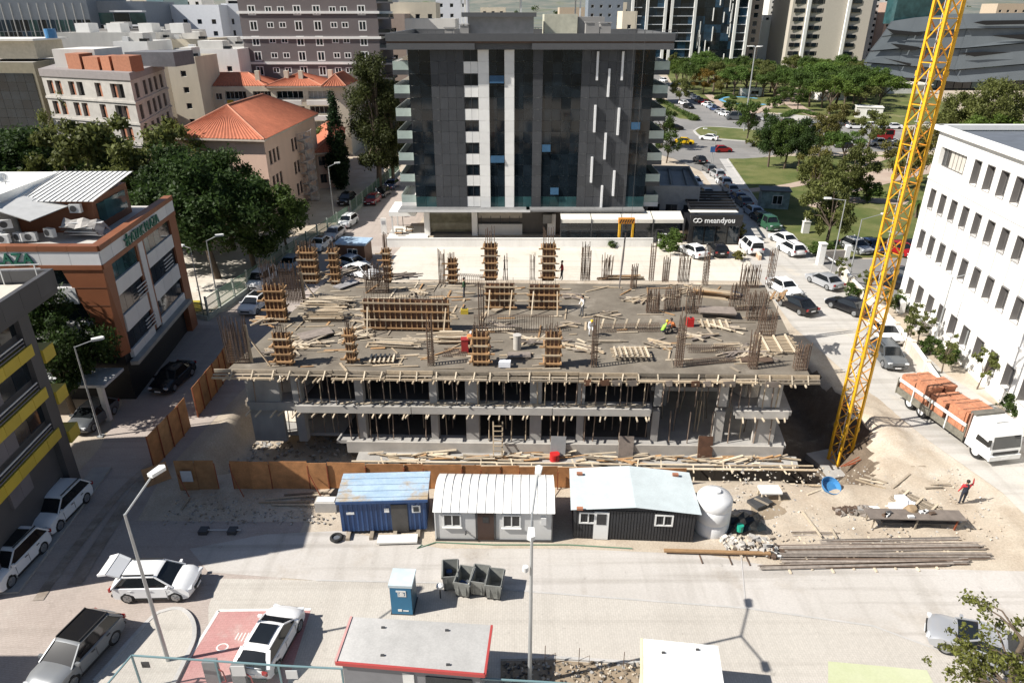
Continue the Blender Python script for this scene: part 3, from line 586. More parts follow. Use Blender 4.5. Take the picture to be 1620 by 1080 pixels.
# spandrels and glazing of the street front
for (zb,zt) in ((8.45,9.6),(5.5,6.85),(3.3,4.0)):
    for k in range(2): pbeam('spandrel_panel',WP,1.35 + k * 2.3,1.35 + (k + 1) * 2.3 - .03,zb,zt)
    for k in range(3): pbeam('spandrel_panel',WP,7.58 + k * 2.0,7.58 + (k + 1) * 2.0 - .03,zb,zt)
for (zb,zt) in ((9.65,11.0),(6.9,8.4),(4.05,5.45)):
    for k in range(4): pbeam('glass_pane',G_TEAL if zb > 9 else G_DARK,1.2 + k * 1.19,1.2 + (k + 1) * 1.19 - .04,zb,zt,.12,.05)
    for k in range(5): pbeam('glass_pane',G_TEAL if zb > 9 and k < 3 else G_DARK,7.58 + k * 1.2,7.58 + (k + 1) * 1.2 - .04,zb,zt,.12,.05)
for a,zb in ((4.3,7.0),(10.4,7.2),(4.4,4.1)):
    for r in range(4): pbeam('balcony_rail',ALU,a,a + 2,zb + .3 * r,zb + .3 * r + .07,-.1,.06)
# white balcony bands on the front
for (zb,zt,xe) in ((8.35,9.6,2.4),(5.5,6.8,1.75)):
    for k in range(5): MB().box((-xe - 1.1 - k * 2.22,.2,(zb + zt) / 2),(2.19,.5,zt - zb)).build('spandrel_panel',WP,PZ)
for (zb,zt) in ((9.65,11.0),(6.85,8.3),(4.2,5.45)):
    for k in range(6): MB().box((-3.0 - k * 1.8,.42,(zb + zt) / 2),(1.75,.05,zt - zb)).build('glass_pane',G_DARK,PZ)
pbeam('shop_fascia',M('shop_fascia_grey',(.30,.30,.29),.6),.6,13.6,3.0,3.32,-.5,.6);MB().box((-6,-1.3,2.9),(11,2.8,.22)).build('porch_roof',M('porch_corrugated',(.55,.56,.57),.5,var=.2,scale=2),PZ);MB().box((-.9,-2.6,1.45),(.35,.35,2.9)).build('porch_post',OFFW,PZ);MB().box((-11,-2.6,1.45),(.35,.35,2.9)).build('porch_post',OFFW,PZ)
# green letters on both fascias
t_=text('sign_lettering','ATAK PLAZA',GRN,1.02,.05,PZ,pp(5.0,11.5,-.2),(R(90),0,prz),bold=.02)
st=MB();
for a in range(5):
    th=R(90 + 72 * a);st.beam((0,0,0),(.5 * math.cos(th),0,.5 * math.sin(th)),.17,.12,up=(0,1,0))
o=st.build('sign_emblem',GRN,PZ,loc=pp(4.4,11.85,-.2));o.rotation_euler=(0,0,prz)
text('sign_lettering','ATAK PLAZA',GRN,1.12,.05,PZ,(-4.75,-.1,11.45),align='RIGHT',bold=.02)
# penthouse
ph=[(-3.4,6.0),(-3.4,12.5),(-14,12.5),(-14,6.0)]
MB().prism([(-3.4,6.2),(-3.9,12.6),(-9.5,12.6),(-9.5,6.2)],11.9,14.5).build('penthouse_wall',BROWN,PZ)
for k in range(4): MB().box((-3.42 - .0 - .09 * k,7.4 + k * 1.25,13.3),(.06,1.1,1.5)).build('penthouse_window',G_TEAL,PZ)
for k in range(16): a=-9.7 + k * .43;MB().face([(a,5.6,14.55),(a + .4,5.6,14.55),(a + .4 - .5,13.2,15.3),(a - .5,13.2,15.3)]).face([(a + .4,5.6,14.55),(a + .43,5.6,14.62),(a + .43 - .5,13.2,15.37),(a + .4 - .5,13.2,15.3)]).build('roof_sheet',M('white_roof_sheet',(.78,.77,.74),.5,var=.08),PZ)
MB().prism([(-9.6,3.6),(-9.9,12.8),(-22,12.8),(-22,3.6)],11.9,14.6).build('penthouse_wall',OFFW,PZ);MB().prism([(-9.2,3.2),(-9.6,13),(-22,13),(-22,3.2)],14.6,15.3).build('penthouse_roof',WHITE,PZ)
MB().face([(-9.3,3.2,14.7),(-5.9,2.4,13.9),(-4.9,5.8,14.2),(-8.6,6.4,14.8)]).face([(-9.3,3.2,14.65),(-8.6,6.4,14.75),(-4.9,5.8,14.15),(-5.9,2.4,13.85)]).build('terrace_canopy',M('canopy_tin',(.50,.50,.49),.5,var=.1),PZ)
for i,(x,y,z) in enumerate(((-9.2,3.4,12.5),(-8.7,3.0,12.4),(-9.3,3.3,13.2),(-7.9,3.6,12.35),(-7.1,3.7,12.35),(-8.5,3.4,13.4),(-5.7,3.9,12.6),(-4.4,5.7,14.0),(-10.4,2.9,12.5),(-11.2,2.6,12.6))):
    c=thing('air_conditioner',['white outdoor fan unit low in the corner of the brown plaza terrace','fan unit nearest the front parapet of the brown plaza terrace','fan unit hung highest on the cream terrace wall','fan unit on the terrace floor beside the post','second fan unit from the post on the terrace floor','fan unit in the upper row beside the canopy','large pale fan unit beside the tarpaulin pile','fan unit mounted under the white sheet roof','round topped fan unit by the blue tarpaulin','fan unit at the left end of the terrace by the blue tarpaulin'][i],'air conditioner',(PO[0] + x,PO[1] + y,z),R(-20 + 25 * (i % 3)),'fan units on the plaza terrace')
    MB().box((0,0,0),(.85,.35,.65)).build('casing',ALU,c);MB().tube([(-.12,-.2,0),(-.12,-.17,0)],.25,12).build('fan_grille',DARKM,c)
for i,x in enumerate((-12.2,-10.9)):
    d=thing('satellite_dish',['white satellite dish on the flat roof, seen edge on','white satellite dish on the flat roof, facing the street'][i],'satellite dish',(PO[0] + x,PO[1] + 8,15.3),R(40 * i))
    b=bmesh.new();bmesh.ops.create_uvsphere(b,u_segments=16,v_segments=8,radius=1.0);bmesh.ops.delete(b,geom=[v for v in b.verts if v.co.z > -.75],context='VERTS');me=bpy.data.meshes.new('dish');b.to_mesh(me);b.free();me.materials.append(WHITE)
    o=put('dish',me,d,(0,0,.9));o.rotation_euler=(R(60),0,0);MB().tube([(0,0,0),(0,0,.8)],.04).build('mast',STEEL,d);MB().beam((0,-.1,.3),(0,-.9,.9),.04).build('feed_arm',STEEL,d)
tp=thing('tarpaulin_pile','pile of boards and pipes under a grey tarpaulin on the plaza terrace','pile',(PO[0] - 3.6,PO[1] + 4.6,11.92))
for k in range(12): pbox('board',WP if k % 3 else DARKM,(rnd.uniform(-.3,.3),rnd.uniform(-.4,.4),.2 + .1 * k),(rnd.uniform(2,3),rnd.uniform(.15,.5),.05),tp,rnd.uniform(-.2,.2))
mb=MB();
for i in range(6):
    for j in range(5):
        f_=lambda i,j: (-1.2 + .5 * i,-.7 + .35 * j,1.55 + .12 * math.sin(i * 2.1 + j) - .25 * abs(j - 2) - (.7 if i == 6 else 0));mb.face([f_(i,j),f_(i + 1,j),f_(i + 1,j + 1),f_(i,j + 1)])
mb.build('tarpaulin',M('grey_tarpaulin',(.30,.28,.26),.6,var=.25,scale=3),tp)
tag(MB().prism([(-.6,-.4),(.9,-.5),(1,.6),(-.5,.5)],0,1.3).build('blue_tarpaulin',M('blue_tarp',(.02,.06,.26),.5,var=.3,scale=3),loc=(PO[0] - 11.6,PO[1] + 3.0,11.92)),'blue tarpaulin wrapped stack at the left end of the plaza terrace','tarpaulin')
tag(MB().box((0,0,0),(.9,.6,.45)).build('cardboard_box',M('cardboard',(.45,.30,.17),.9),loc=(PO[0] - 5.6,PO[1] + 1.6,12.13)),'cardboard box on the terrace behind the brown parapet','box')

# ---- grey building with yellow bands, nearest on the left
YO,YE=(-27.0,27.6),(-28.0,39.7);YU,YL=unit(YO,YE)
YB=thing('yellow_banded_building','dark grey building with yellow balcony bands at the left edge','office building',(*YO,0))
GCL=M('charcoal_cladding',(.075,.073,.076),.6,var=.12,scale=.5,objvar=.12);GCLL=M('mid_grey_cladding',(.15,.14,.155),.6,var=.12,scale=.5,objvar=.12)
def yp(a,z,d=0.): return (YU[0] * a - YU[1] * d,YU[1] * a + YU[0] * d,z)
def ybeam(name,m,a0,a1,z0,z1,d0=0.,th=.3): return MB().beam(yp(a0,(z0 + z1) / 2,d0 + th / 2),yp(a1,(z0 + z1) / 2,d0 + th / 2),th,z1 - z0).build(name,m,YB)
A0=-.2
MB().prism([yp(A0,0,.35)[:2],yp(9.0,0,.35)[:2],yp(9.0,0,16)[:2],yp(A0,0,16)[:2]],0,12.3).build('wall',GCL,YB)
MB().prism([yp(A0 - .3,0,-.3)[:2],yp(12.1,0,-.3)[:2],yp(12.1,0,16.5)[:2],yp(A0 - .3,0,16.5)[:2]],12.3,12.6).build('roof_slab',GCL,YB)
for a,b,n_ in ((A0 - .3,12.1,7),):
    for k in range(n_): ybeam('parapet_panel',GCL,a + (b - a) * k / n_ + .01,a + (b - a) * (k + 1) / n_ - .01,12.6,13.75,-.3,.3)
for k in range(7): MB().beam(yp(12.1,13.17,-.3 + k * 2.4),yp(12.1,13.17,2.08 + k * 2.4),.3,1.15).build('parapet_panel',GCL,YB)
MB().face([yp(A0,12.95,.05),yp(11.8,12.95,.05),yp(11.8,12.95,16.3),yp(A0,12.95,16.3)]).build('roof',M('pale_terrace_tiles',(.56,.52,.45),.85,var=.1),YB)
for k in range(8): MB().beam(yp(11.7,13.0,.4 + k * 2),yp(11.7,14.2,.4 + k * 2),.05).build('roof_rail_post',ALU,YB)
for zz in (13.95,14.2): MB().beam(yp(11.7,zz,.1),yp(11.7,zz,16),.05).build('roof_rail',ALU,YB)
for lv,(zg0,zg1,zy0,zy1) in enumerate(((11.3,12.27,9.8,10.5),(8.45,9.75,7.0,7.7),(5.65,6.95,4.2,4.9))):
    for k in range(5): ybeam('glass_pane',G_DARK if k % 3 else G_GREY,A0 + .3 + k * 1.62,A0 + .3 + (k + 1) * 1.62 - .05,zg0,zg1,.28,.05)
    for r in range(3): ybeam('rail',ALU if r == 2 else GCLL,A0,8.0,zy1 + .06 + .22 * r,zy1 + .13 + .22 * r,-.02,.06)
    for k in range(6): ybeam('yellow_panel',YEL,A0 + k * 1.45,A0 + (k + 1) * 1.45 - .03,zy0,zy1,-.1,.5)
    ybeam('yellow_panel',YEL,9.15,10.3,zy0 - .9,zy1 - .75,-.15,1.2)
    for k in range(2): ybeam('cladding_panel',GCLL,3.2 + k * 1.0 - lv * 0,4.18 + k * 1.0,zy0 - 1.3,zy0 - .05,.2,.2)
ybeam('pier',GCL,8.1,9.1,0,12.3,-.03,.7);ybeam('pier',GCLL,-.6,.6,0,12.3,0,.5)
ybeam('pavement_kerb',CONC,A0,11,0,.14,-1.0,1.2)

# block beyond the left edge of the picture; its shade falls over the yard's lower corner
building('neighbour_block','plain cream block beyond the lower left corner whose shadow crosses the yard','building',[(-50,4),(-32.6,4),(-32.6,20.8),(-50,20.8)],0,10,CREAM,ROOFM,{1: dict(rows=3,rowh=3.1,cols=5,ww=1.5,wh=1.4,fm=WFR)})

# ---- pink school with red hip roof
HZ=12.0;pA,pB,pC=(-47.11,99.31,12.0),(-33.79,97.19,12.0),(-33.35,122.23,12.0)
u1,l1=unit(pA[:2],pB[:2]);u2,l2=unit(pB[:2],pC[:2]);pD=(pA[0] + u2[0] * l2,pA[1] + u2[1] * l2)
SCH=building('pink_school','pink three storey school with a red hipped roof and a spiral fire stair','school',[pA[:2],pB[:2],pC[:2],pD],0,HZ,PINK,GREYR,{
  1: [dict(holes=[(1.2 + k * 1.6 + (0 if k < 3 else 5.4),2.3 + k * 1.6 + (0 if k < 3 else 5.4),z,z + 1.9) for z in (1.6,4.9,8.4) for k in range(5)],fm=BFR,gm=G_DARK,mull=0,trans=1)],0: [dict(holes=[(2 + 2.5 * k,3.4 + 2.5 * k,z,z + 1.7) for z in (1.6,5.0) for k in range(5)],fm=BFR,gm=G_DARK)]},parapet=.05)
def hip(t,o,poly,z,rise,ov=.7,mat=TILE,name='roof',k=.42):
    P=[(x - o[0],y - o[1]) for x,y in poly];c=(sum(p[0] for p in P) / 4,sum(p[1] for p in P) / 4)
    P=[(p[0] + (p[0] - c[0]) * ov / math.hypot(p[0] - c[0],p[1] - c[1]) * 1.4,p[1] + (p[1] - c[1]) * ov / math.hypot(p[0] - c[0],p[1] - c[1]) * 1.4) for p in P]
    la,lb=math.dist(P[0],P[1]),math.dist(P[1],P[2])
    mid_=lambda a,b: ((a[0] + b[0]) / 2,(a[1] + b[1]) / 2)
    if la <= lb: e0,e1=mid_(P[0],P[1]),mid_(P[2],P[3]);hipw=la / 2;L0=lb
    else: P=P[1:] + P[:1];e0,e1=mid_(P[0],P[1]),mid_(P[2],P[3]);hipw=lb / 2;L0=la
    f=min(.49,hipw * 2 * k / L0);r0=(e0[0] + (e1[0] - e0[0]) * f,e0[1] + (e1[1] - e0[1]) * f,z + rise);r1=(e1[0] + (e0[0] - e1[0]) * f,e1[1] + (e0[1] - e1[1]) * f,z + rise);Q=[(*p,z) for p in P]
    m=MB();
    def ribs(a,b,c_,d):   # tile courses: ridged strips from eave a-b up to c-d
        n=max(4,int(math.dist(a,b) / .55));A,B_,C_,D_=map(Vector,(a,b,c_,d));nr=(B_ - A).cross(D_ - A).normalized() * .09
        for i in range(n):
            s0,s1,sm=i / n,(i + 1) / n,(i + .5) / n
            p0,p1,pm=A.lerp(B_,s0),A.lerp(B_,s1),A.lerp(B_,sm) + nr;q0,q1,qm=D_.lerp(C_,s0),D_.lerp(C_,s1),D_.lerp(C_,sm) + nr
            m.face([p0,pm,qm,q0]);m.face([pm,p1,q1,qm])
    ribs(Q[1],Q[2],r1,r0);ribs(Q[3],Q[0],r0,r1);ribs(Q[0],Q[1],r0,r0);ribs(Q[2],Q[3],r1,r1)
    r=m.build(name,mat,t)
    MB().prism(P,z - .28,z - .02).build('eaves',M('eaves_cream',(.55,.46,.38),.8),t)
    RG=M('ridge_tiles',(.50,.22,.14),.85)
    for a,b in ((r0,r1),(Q[0],r0),(Q[1],r0),(Q[2],r1),(Q[3],r1)): MB().tube([(a[0],a[1],a[2] + .06),(b[0],b[1],b[2] + .06)],.13,6).build('ridge',RG,t)
    return r
hip(SCH,pA,[pA[:2],pB[:2],pC[:2],pD],HZ + .2,3.6)
# spiral stair on the school's end wall
sx_,sy_=pB[0] + u2[0] * l2 * .62 + .9 - pA[0],pB[1] + u2[1] * l2 * .62 - pA[1] - .6;WST=M('pale_stair_steel',(.52,.47,.45),.5)
MB().tube([(sx_,sy_,0),(sx_,sy_,10.5)],.12).build('stair_pole',WST,SCH)
mb=MB();mr=MB()
for k in range(90):
    th,z=k * .42,.2 + k * .112;c_,s_=math.cos(th),math.sin(th);mb.beam((sx_ + .1 * c_,sy_ + .1 * s_,z),(sx_ + 1.3 * c_,sy_ + 1.3 * s_,z),.42,.05)
    mr.beam((sx_ + 1.3 * c_,sy_ + 1.3 * s_,z),(sx_ + 1.3 * c_,sy_ + 1.3 * s_,z + 1),.04)
    c2,s2=math.cos(th + .42),math.sin(th + .42);mr.beam((sx_ + 1.3 * c_,sy_ + 1.3 * s_,z + 1),(sx_ + 1.3 * c2,sy_ + 1.3 * s2,z + 1.11),.05)
tag(mb.build('stair_treads',WST,SCH),kind='stuff');tag(mr.build('stair_railing',WST,SCH),kind='stuff')
S2=[(-33.69,120.72,6.0)[:2],(-29.46,122.51,6.0)[:2],(-34.2,146.78,6.0)[:2],(-39.62,146.78,6.0)[:2]]
t=building('school_annex','low annex with a red tiled roof behind the pink school','annex',S2,0,6,PINK,GREYR,{0: dict(rows=2,rowh=3,cols=2,ww=1.1,wh=1.5,fm=BFR,gm=G_DARK)},parapet=.05);hip(t,S2[0],S2,6.2,1.8)

# ---- cream flats with three red roofs
GA,GB=(-67.78,150.0,13.98),(-34.15,152.0,13.8);gz=GA[2];gp=[(GA[0],150),(GB[0],152),(GB[0],165),(GA[0] - 1,163)]
gw=GB[0] - GA[0]
def gcol(a0,ww,z,h): return (a0,a0 + ww,gz - z - h,gz - z)
gh=[gcol(a,1.3,z,1.3) for z in (1.2,4.1,7.0) for a in (.5,4.6,7.0)];gl=[gcol(a,ww,z,1.5) for z in (.9,3.9,6.9) for a,ww in ((9.0,4.2),(14.6,3.6),(19.3,5.4),(25.8,4.6))]
FL=building('cream_flats','cream block of flats with red tiled roofs and glazed balconies behind the pink school','apartment building',gp,0,gz,CREAM,GREYR,{0: [dict(holes=gh,fm=WFR,gm=G_GREY,depth=.12),dict(holes=gl,fm=WFR,gm=G_GREY,mull=4,depth=.5,alts=[G_DARK,G_CURT])]},parapet=.2)
for k,(f0,f1) in enumerate(((.03,.5),(.52,.85),(.86,1.0))): q=[(gp[0][0] + gw * f0,150.5),(gp[0][0] + gw * f1,151.5),(gp[0][0] + gw * f1,163),(gp[0][0] + gw * f0,162.5)];hip(FL,gp[0],q,gz + .1,2.1,.2)
for z in (2.5,5.5,8.5):
    for a,ww in ((9.0,4.2),(19.3,5.4),(25.8,4.6)): MB().box((a + ww / 2,-.35 + .05,gz - z - .45),(ww,.8,.9)).build('balcony',OFFW,FL)
for a in (15,21,24,29.5): MB().box((a,4 + a % 3,gz + 1.9),(.9,.9,1.9)).build('chimney',CREAM,FL)
MB().box((10.3,-.8,gz - 2.75),(1.3,.08,.7)).build('laundry',YEL,FL)

# ---- unfinished brick and concrete block, upper left
e=[(-77.19,121.63,19.4)[:2],(-58.37,113.08,19.4)[:2],(-63.89,136.64,19.4)[:2]];e.append((e[0][0] + e[2][0] - e[1][0] - 3,e[0][1] + e[2][1] - e[1][1]))
u1,l1=unit(e[0],e[1]);u2,l2=unit(e[1],e[2])
fh=[(l1 * f,l1 * f + 1.45,z,z + 2.1) for z in (15.6,12.4,9.2,6.0,2.8) for f in (.05,.145,.30,.395,.60,.77,.84)];sh_=[(l2 * f,l2 * f + 2.2,z,z + 2.2) for z in (15.5,12.3,9.1,5.9,2.7) for f in (.08,.3,.46,.62,.8)]
UB=building('unfinished_block','unfinished concrete block with empty window openings and red brick rooms on its roof','building',e,0,18.3,CONC_L,ROOFM,{0: dict(holes=fh,depth=.5),1: dict(holes=sh_,depth=.5)},parapet=.3)
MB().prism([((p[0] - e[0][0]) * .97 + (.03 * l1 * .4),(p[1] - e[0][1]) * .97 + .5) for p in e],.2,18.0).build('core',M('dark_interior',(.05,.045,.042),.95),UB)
c=[((p[0] - e[0][0]),(p[1] - e[0][1])) for p in e];cc=(sum(p[0] for p in c) / 4,sum(p[1] for p in c) / 4);c=[(p[0] + (p[0] - cc[0]) * .02,p[1] + (p[1] - cc[1]) * .02) for p in c]
MB().prism(c,18.3,19.4).build('parapet',M('grey_brown_band',(.26,.235,.23),.9,var=.1),UB)
for zz in (14.9,11.7,8.5,5.3): MB().prism(c,zz,zz + .3).build('floor_band',CONC_L,UB)
for h in fh: 
    if rnd.random() < .45: MB().box((0,.35,1.05),(.7,.1,2.05)).build('brick_infill',BRICK,UB,loc=(u1[0] * (h[0] + 1.0),u1[1] * (h[0] + 1.0),h[2]),rz=math.atan2(u1[1],u1[0]))
for h in sh_: MB().box((0,.35,1.05),(.8,.1,2.1)).build('brick_infill',BRICK,UB,loc=(u2[0] * (h[0] + .5),u2[1] * (h[0] + .5),h[2]),rz=math.atan2(u2[1],u2[0]))
for a,b,h_ in ((.24,.42,2.4),(.43,.62,2.0),(.63,.75,2.2),(.76,.97,2.3)): MB().prism([(u1[0] * l1 * a + .3,u1[1] * l1 * a + 2),(u1[0] * l1 * b,u1[1] * l1 * b + 2),(u1[0] * l1 * b,u1[1] * l1 * b + 6),(u1[0] * l1 * a + .3,u1[1] * l1 * a + 6)],19.3,19.3 + h_).build('brick_room',BRICK,UB)
MB().prism([(1,3),(8,3),(8,12),(1,12)],19.3,22.2).build('stair_room',OFFW,UB);MB().prism([(l1 * .55,6),(l1 * .95,6),(l1 * .95,14),(l1 * .55,14)],19.3,21.6,top=0).build('roof',M('slate_roof',(.16,.16,.17),.8),UB)

# ---- dark glass building at far left
fp=[(-103.42,135.98,19.6)[:2],(-86.0,134.21,19.6)[:2]];fp += [(fp[1][0] - 4,fp[1][1] + 20),(fp[0][0],fp[0][1] + 20)];u1,l1=unit(fp[0],fp[1])
DG=building('dark_glass_office','dark green glass office with an olive frame behind the trees at far left','office building',fp,0,19.6,M('olive_frame',(.20,.18,.13),.6),ROOFM,{},parapet=.3)
for c_ in range(9):
    for r in range(11): MB().box((0,0,0),(l1 * .93 / 9 - .05,.08,1.5)).build('glass_pane',G_DARK,DG,loc=(u1[0] * (l1 * .035 + (c_ + .5) * l1 * .93 / 9),u1[1] * (l1 * .035 + (c_ + .5) * l1 * .93 / 9) - .05,1.5 + r * 1.55),rz=math.atan2(u1[1],u1[0]))
MB().box((l1 * .42,10,21.4),(l1 * .75,9,3.2)).build('penthouse',M('beige_render',(.46,.41,.32),.8),DG);MB().box((l1 * .42,10,23.1),(l1 * .82,11,.35)).build('penthouse_roof',OFFW,DG)

# ---- grey tower of flats with white framed windows
ay=165.;ax0,ax1=(-58.59,165.0,22.73)[0],(-28.88,165.0,22.73)[0];aw_=ax1 - ax0;zb=[(-45.21,165.0,13.14)[2],(-44.68,165.0,17.35)[2],(-44.05,165.0,22.48)[2],(-43.43,165.0,27.46)[2]]
lev=[];
for k in range(8): lev.append(zb[1] - 9 + k * 3.04)
bigs,smalls=[],[]
for k,z in enumerate(lev):
    if z < .5: continue
    for f,b in ((.093,1),(.215,0),(.304,0),(.42,1),(.56,1),(.677,0),(.758,0),(.885,1)):
        if k >= 6 + 0 and z > zb[3] - .5: b=0
        c_=f * aw_;(bigs if b else smalls).append((c_ - .85,c_ + .85,z + .55,z + 2.55) if b else (c_ - .75,c_ + .75,z + 1.1,z + 2.3))
GT=building('grey_flats','tall mauve grey block of flats with white framed windows and white floor bands','apartment building',[(ax0,ay),(ax1,ay),(ax1,ay + 18),(ax0,ay + 18)],0,36,M('mauve_brick',(.155,.135,.135),.8,var=.06,scale=.5,fine=.05),ROOFM,{0: [dict(holes=bigs,fm=WFR,gm=G_DARK,fw=.22,mull=1,depth=.02),dict(holes=smalls,fm=WFR,gm=G_DARK,fw=.18,mull=1,depth=.02)]},bands=[(z,.5,.5,WHITE) for z in zb[1:]])
for k,z in enumerate(lev): MB().box((aw_ + 1.2,3,z),(2.6,6.5,.35)).build('balcony',M('dark_balcony',(.09,.09,.1),.6),GT);MB().box((aw_ + 1.2,3,z + .5),(2.5,6.3,.7)).build('balustrade',G_DARK,GT)


# ================================================================== THE BUILDING SITE
BO=(-19.4,42.1);BU=(.9998,-.0211);BV=(.149,.9888);BL,BD=39.4,17.2
def S(a,b,z): return (BO[0] + BU[0] * a + BV[0] * b,BO[1] + BU[1] * a + BV[1] * b,z)
def local(p,o): return (p[0] - o[0],p[1] - o[1],p[2])
def wood(name,c,ov=.22): return M(name,c,.85,var=.18,scale=6,objvar=ov,big=.1)
W_NEW=wood('fresh_timber',(.41,.325,.225));W_OLD=wood('weathered_timber',(.30,.25,.19),.35);W_ORA=wood('orange_timber',(.36,.215,.105));PLY=M('formwork_plywood',(.125,.06,.034),.6,var=.35,scale=2.5,objvar=.3,big=.15);W_PALE=wood('pale_cut_timber',(.54,.455,.34))
PLY_G=M('grey_formwork_panel',(.21,.175,.15),.7,var=.3,scale=2,objvar=.25);RUST=M('rusty_rebar',(.115,.075,.052),.75,var=.35,scale=4,objvar=.25);RUST_R=M('red_oxide_steel',(.26,.07,.03),.7,var=.3,scale=3)
DECK=blend('fresh_deck_concrete',(.15,.128,.102),(.215,.187,.15),.5,.5,.2,c3=(.29,.255,.21),s3=.28,fine=.1,bump=.15)
UBD=thing('unfinished_building','unfinished concrete building with propped floors in the middle of the fenced site','building site',(BO[0],BO[1],0))
def L3(a,b,z): return local(S(a,b,z),BO)
def sprism(name,m,a0,a1,b0,b1,z0,z1):
    return MB().prism([L3(a,b,0)[:2] for a,b in ((a0,b0),(a1,b0),(a1,b1),(a0,b1))],z0,z1).build(name,m,UBD)
sprism('ground_slab',CONC,6.8,BL - .6,.1,BD - .3,-.25,.02)
sprism('ground_slab',CONC,.4,6.75,1.2,BD - .3,-.35,-.12)
sprism('retaining_wall',CONC_L,7.6,BL - .8,-.12,.08,-.9,.02)
sprism('floor_slab',CONC,.7,4.2,.3,BD - .3,2.62,2.95);sprism('floor_slab',CONC,4.25,29.1,-.1,BD - .3,2.62,2.95);sprism('floor_slab',CONC,29.15,BL - 4.7,3.2,BD - .3,2.6,2.93);sprism('floor_slab',CONC,BL - 4.65,BL - .7,0,BD - .3,2.5,2.85)
sprism('edge_beam',CONC_L,4.4,12.4,-.22,-.105,2.45,3.0);sprism('edge_beam',CONC_L,12.45,22.2,-.22,-.105,2.45,3.02);sprism('edge_beam',CONC_L,22.25,29.0,-.22,-.105,2.45,3.0)
sprism('edge_beam',CONC,.9,4.1,.18,.295,2.35,3.0);sprism('edge_beam',CONC_L,BL - 4.5,BL - .9,-.12,-.005,2.3,2.9)
sprism('deck_slab',DECK,0,BL,0,BD,5.42,5.72)
sprism('deck_soffit',PLY,.1,BL - .1,.1,BD - .1,5.36,5.415)
# columns
cols=[(.8,2.3,.3),(4.0,.6,.5),(8.4,.55,.5),(13.6,.5,.5),(16.1,.9,.5),(20.6,.8,.5),(23.9,.5,.5),(29.2,.5,.5),(33.6,.65,.6),(36.4,1.5,.45)]
for a,wd,dp in cols:
    for z0,z1 in ((-.3,2.55),(2.96,5.36)):
        sprism('column',CONC_L if a > 33 else CONC,a,a + wd,.35,.35 + dp,z0,z1)
for b in (5.5,):
    for a in (1,6,12,18,24,30,35):
        for z0,z1 in ((-.3,2.6),(2.96,5.36)): sprism('column',CONC,a,a + .6,b,b + .5,z0,z1)
SHADE_CONC=M('shade_dark_concrete',(.075,.07,.065),.9,var=.2)  # near-black colour stands in for the shade inside the open floors
for z0,z1 in ((-.3,2.58),(2.97,5.35)): sprism('light_block_wall',SHADE_CONC,1,28.5,7.5,7.7,z0,z1);sprism('light_block_wall',SHADE_CONC,28.6,BL - 1,9.5,9.7,z0,z1);sprism('floor_shade_sheet',SHADE_CONC,7 if z0 < 1 else 4.5,29,.9,7.4,.03 if z0 < 1 else 2.96,.05 if z0 < 1 else 2.98)  # walls added to cut light from behind; dark sheets paint shade on the floors
# props under both floors
PROP=M('rusty_prop_steel',(.23,.17,.13),.6,var=.3,objvar=.3);PROP_W=W_OLD
for z0,z1,n in ((.02,2.6,58),(2.96,5.36,72)):
    for k in range(n):
        a=1.2 + (BL - 2.2) * (k + rnd.uniform(.1,.9)) / n
        if a < 6.7 and z0 < 1: z00=-.12
        else: z00=z0
        b=rnd.choice((.15,.3,.9,1.8));
        rod('prop',PROP if rnd.random() < .7 else W_NEW,L3(a + rnd.uniform(-.1,.1),max(b,.2) if z0 > 1 or a > 7 else 1.3,z00),L3(a,max(b,.2) if z0 > 1 or a > 7 else 1.3,z1),.038,UBD)
for z0,z1 in ((.02,2.6),(2.96,5.36)):
    for k in range(26): a=1.5 + rnd.random() * (BL - 4);rod('prop',PROP_W,L3(a,rnd.uniform(2.5,5),z0 if a > 7 else -.1),L3(a + rnd.uniform(-.2,.2),rnd.uniform(2.5,5),z1),.045,UBD)
# edge formwork: long boards along the deck edge and joist ends poking out below
a=-.9
while a < BL + .3:
    ln=rnd.uniform(2.6,4.6);e=min(BL + .7,a + ln)
    for (b,z,h,m) in ((-.10,5.62,.26,W_NEW),(-.32,5.47,.06,W_OLD),(-.50,5.33,.12,W_NEW)):
        if rnd.random() < .93: piece('edge_board',m if rnd.random() < .7 else W_OLD,L3(a,b + rnd.uniform(-.03,.03),z + rnd.uniform(-.05,.05)),L3(e - .05,b + rnd.uniform(-.03,.03),z + rnd.uniform(-.05,.05)),.07 if h > .2 else .16,h,UBD)
    a=e
for k in range(64):
    a=-.2 + BL * k / 63 + rnd.uniform(-.2,.2);piece('joist',W_NEW if rnd.random() < .7 else W_PALE,L3(a,1.0,5.24),L3(a + rnd.uniform(-.12,.12),-.62 - rnd.random() * .35,5.24),.09,.1,UBD)
    if k % 2: piece('edge_strut',W_PALE,L3(a + .2,-.62,5.26),L3(a + .2 + rnd.uniform(-.1,.1),-.16,5.74),.08,.05,UBD)
for k in range(50):
    a=1 + (BL - 2) * k / 49 + rnd.uniform(-.3,.3)
    if 29.2 < a < 34.6: continue
    piece('joist',W_PALE,L3(a,.8,2.36),L3(a + rnd.uniform(-.25,.25),-.5 - rnd.random() * .3,2.36),.09,.1,UBD)
for k in range(44): a=4.6 + rnd.random() * 24;piece('board_scrap',W_PALE,L3(a,.1,3.02),L3(a + rnd.uniform(.4,1.4),.2 + rnd.random() * .4,3.06),.14,.05,UBD)
for k in range(9): a=rnd.uniform(24,37);piece('edge_panel',PLY_G if rnd.random() < .6 else PLY,L3(a,-.62,5.25),L3(a + rnd.uniform(.4,.9),-.62,5.3),.05,.42,UBD)
